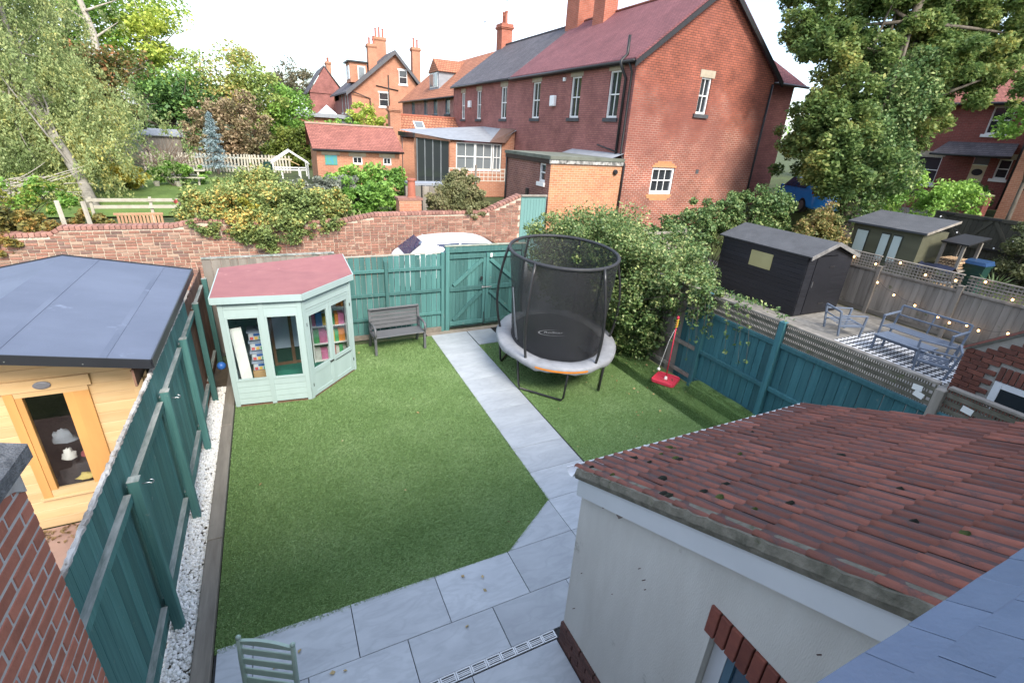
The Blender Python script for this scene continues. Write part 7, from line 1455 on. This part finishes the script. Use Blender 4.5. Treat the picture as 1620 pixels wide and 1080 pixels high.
# ================================================================ things in the upper garden
sp_ = thing('blue_spruce','small silvery blue spruce in front of the palisade fence','tree',(-4.7,32.0,1.3)); MB().tube([(-4.7,32,1.3),(-4.7,32,4.6)],[.07,.01],6).build('trunk',BARK,sp_); out=[]; dirs=[]
for z,R0 in ((1.9,1.15),(2.35,1.0),(2.8,.85),(3.2,.62),(3.6,.48),(3.95,.33),(4.25,.2),(4.5,.08)):
    for k in range(11):
        a = 6.283*k/11+z; L = R0*U(.5,1.2); s = RNG.random((70,1)); out.append(np.array([-4.7,32,z+U(-.18,.12)])+s*np.array([math.cos(a)*L,math.sin(a)*L,-.10])+RNG.normal(size=(70,3))*.05); dirs.append(np.tile([math.cos(a),math.sin(a),.2],(70,1)))
foliage('branches',np.concatenate(out),.11,SPRM,sp_,dirs=np.concatenate(dirs),asp=.4)
pal = thing('palisade_fence','pale wooden palisade fence behind the blue spruce','fence',(-3,33.5,1.3)); PALE = pm('pale_bleached_wood',(.50,.47,.39),(.38,.35,.28),6,.85,.2,rnd=.12)
for k in range(46):
    x = -8.6+.175*k; lean = .06*math.sin(k*.7)
    MB().add([(x+lean*0,33.5,1.3),(x+.10,33.5,1.3),(x+.10+lean,33.5,2.35+U(-.06,.06)),(x+lean,33.5,2.35+U(-.06,.06)),(x,33.53,1.3),(x+.10,33.53,1.3),(x+.10+lean,33.53,2.35),(x+lean,33.53,2.35)],[(0,1,2,3),(7,6,5,4),(0,4,5,1),(2,6,7,3),(1,5,6,2),(0,3,7,4)]).build('pale',PALE,pal)
for z in (1.6,2.1): MB().bb((-8.7,33.535,z),(-.5,33.58,z+.09)).build('rail',PALE,pal)
def stake(label,a,b,w=.07,mat=None,name='wooden_post',grp=None): t = MB().beam(a,b,w,w).build(name,mat or PALE); tag(t,label,'post',grp); return t
stake('tall pale leaning post at the edge of the back lawn',(-7.4,25.4,1.2),(-7.9,25.5,3.05),.11); stake('short leaning post on the lane wall nearest the left edge',(-6.81,12.8,1.3),(-6.87,12.85,2.40)); stake('short leaning post on the lane wall nearer the wooden bench',(-6.29,12.8,1.3),(-6.36,12.85,2.38))
rl_ = thing('post_and_rail_fence','low grey post and rail fence along the front of the back lawn','fence',(-6,16.5,1.2))
for z,a,b in ((1.86,-7.25,-4.5),(1.65,-7.1,-4.9)): MB().bb((a,16.48,z),(b,16.52,z+.10)).build('rail',PALE,rl_)
for x in (-7.2,-5.65,-4.6): MB().bb((x,16.521,1.15),(x+.08,16.58,2.0)).build('post',PALE,rl_)
hb_ = thing('slatted_wooden_bench','orange brown slatted wooden bench behind the lane wall','bench',(-5.45,14.0,1.2)); WB = pm('warm_bench_wood',(.47,.28,.17),(.38,.22,.13),6,.8,.2,rnd=.1)
for k in range(13): MB().bb((-6.02+.085*k,14.05,1.5),(-5.965+.085*k,14.075,1.83)).build('back_slat',WB,hb_)
MB().bb((-6.08,14.04,1.831),(-4.92,14.085,1.89)).build('top_rail',WB,hb_); MB().bb((-6.08,14.04,1.44),(-4.92,14.085,1.499)).build('bottom_rail',WB,hb_)
for k in range(4): MB().bb((-6.06,13.60+.11*k,1.40),(-4.94,13.69+.11*k,1.425)).build('seat_slat',WB,hb_)
for x in (-6.08,-4.96):
    for y in (13.6,14.04): MB().bb((x,y,1.17),(x+.06,y+.05,1.399)).build('leg',WB,hb_)
pt = thing('picnic_table','weathered picnic table at the edge of the back lawn','table',(-5.6,27,1.25))
for k in range(4): MB().bb((-6.5,26.6+.17*k,1.92),(-4.9,26.75+.17*k,1.96)).build('top_board',PALE,pt)
for x in (-6.2,-5.2):
    for s in (-1,1): MB().beam((x,26.9+s*.55,1.25),(x,26.9+s*.2,1.92),.08,.06).build('leg',PALE,pt)
for s in (-1,1): MB().bb((-6.5,26.9+s*.62-.1,1.62),(-4.9,26.9+s*.62+.1,1.66)).build('seat_board',PALE,pt)
for i,(x,y) in enumerate(((-6.9,25.9),(-6.0,25.8))): tag(MB().lathe([(.10,0),(.14,.22),(.15,.24),(.12,.24)],(x,y,1.25),10).build('plant_pot',PALE),('pale stone pot nearest the tall leaning post','pale stone pot under the picnic table end')[i],'pot')
bh = thing('basketball_hoop','black basketball hoop and backboard on a pole in the back garden','basketball hoop',(-9.1,36.5,1.3)); MB().tube([(-8.6,36.7,1.3),(-9.0,36.6,3.2)],.05,8).build('pole',BLACKP,bh)
MB().prism([(-9.65,3.45),(-8.55,3.45),(-8.55,4.0),(-8.75,4.3),(-9.1,4.4),(-9.45,4.3),(-9.65,4.0)],36.5,36.55,ax=1).build('backboard',BLACKP,bh)
for a,b in (((-9.35,3.65),(-8.85,3.70)),((-9.35,4.0),(-8.85,4.05)),((-9.35,3.701),(-9.30,3.999)),((-8.90,3.701),(-8.85,3.999))): MB().bb((a[0],36.48,a[1]),(b[0],36.499,b[1])).build('white_square',WHITEP,bh)
MB().tube([(-9.1+.23*math.cos(t),36.2+.23*math.sin(t),3.5) for t in np.linspace(0,6.28,16,endpoint=False)],.015,6,closed=True).build('hoop_ring',WHITEP,bh)
fs_ = thing('grey_garden_shed','small grey garden shed with shallow roof behind the twiggy bush','shed',(-8.1,38.3,1.3)); MB().bb((-9.2,37.6,1.3),(-7.0,39.2,3.1)).build('wall',GREYWOOD,fs_); MB().slab((-9.4,37.4,3.12),(-6.8,37.4,3.12),(-6.8,38.4,3.5),(-9.4,38.4,3.5),.06).build('roof',LEAD,fs_)
tb_ = thing('twiggy_bush','brown leafless twiggy bush beside the palisade fence','shrub',(-7.0,31,1.3)); mb = MB()
for k in range(120): pp,r2 = limb((-7+U(-.5,.5),31+U(-.4,.4),1.3),(-7+U(-1.9,1.9),31+U(-.8,.8),1.3+U(.6,2.1)),.022,.006,.12); mb.tube(pp,r2,4,cap=False)
mb.build('twigs',pm('brown_twig',(.22,.16,.12),(.15,.11,.08),6,.9,.1),tb_)
af = thing('small_greenhouse_frame','small white A-roofed greenhouse frame beside the garage','greenhouse',(-.6,30.5,1.3))
gx,gy = -.75,30.0
for dy in (0,1.6):
    for a,b in (((-.95,0),(-.95,.9)),((.95,0),(.95,.9)),((-1.05,.85),(0,1.55)),((1.05,.85),(0,1.55)),((-.95,.5),(.95,.5)),((-.5,0),(-.5,.5)),((.5,0),(.5,.5))): MB().beam((gx+a[0],gy+dy,1.3+a[1]),(gx+b[0],gy+dy,1.3+b[1]),.07,.07).build('frame_bar',WHITEP,af)
for x,z in ((-1.0,.88),(0,1.55),(1.0,.88)): MB().beam((gx+x,gy,1.3+z),(gx+x,gy+1.6,1.3+z),.07,.07).build('frame_bar',WHITEP,af)
for s in (-1,1): MB().add([(gx,gy+.03,1.3+1.52),(gx,gy+1.57,1.3+1.52),(gx+s*.98,gy+1.57,1.3+.87),(gx+s*.98,gy+.03,1.3+.87)],[(0,1,2,3)]).build('pane',GLASS,af)
MB().beam((gx-.3,gy+.3,1.3+1.15),(gx+.5,gy+.3,1.3+.75),.12,.03).build('loose_board',PINE,af)
gb = thing('golf_bag_trolley','red and white golf bag on a trolley in the cotoneaster hedge','golf bag',(-4.0,12.95,1.4)); MB().tube([(-4.35,13.1,2.3),(-3.8,13.1,1.95)],[.035,.05],10).build('bag',pm('faded_golf_bag',(.45,.36,.38),(.12,.1,.12),22,.7,.1),gb); MB().tube([(-4.44,13.1,2.36),(-4.36,13.1,2.30)],.055,10).build('red_hood',RED,gb); MB().tube([(-4.1,13.1,2.14),(-3.95,13.1,2.05)],.06,10).build('dark_panel',BLUEP,gb); MB().tube([(-4.0,12.8,2.05),(-3.85,12.8,1.5)],.015,6).build('trolley_leg',GALV,gb)
tb2 = thing('teal_water_butt','dark teal water butt beside the greenhouse frame','water butt',(-1.9,31.5,1.3)); MB().lathe([(.25,0),(.29,.4),(.28,.75),(.29,.8),(.1,.82)],(-1.95,31.5,1.3),14).build('barrel',GB,tb2)
for o in bpy.data.objects:
    if '_local' in o: del o['_local']
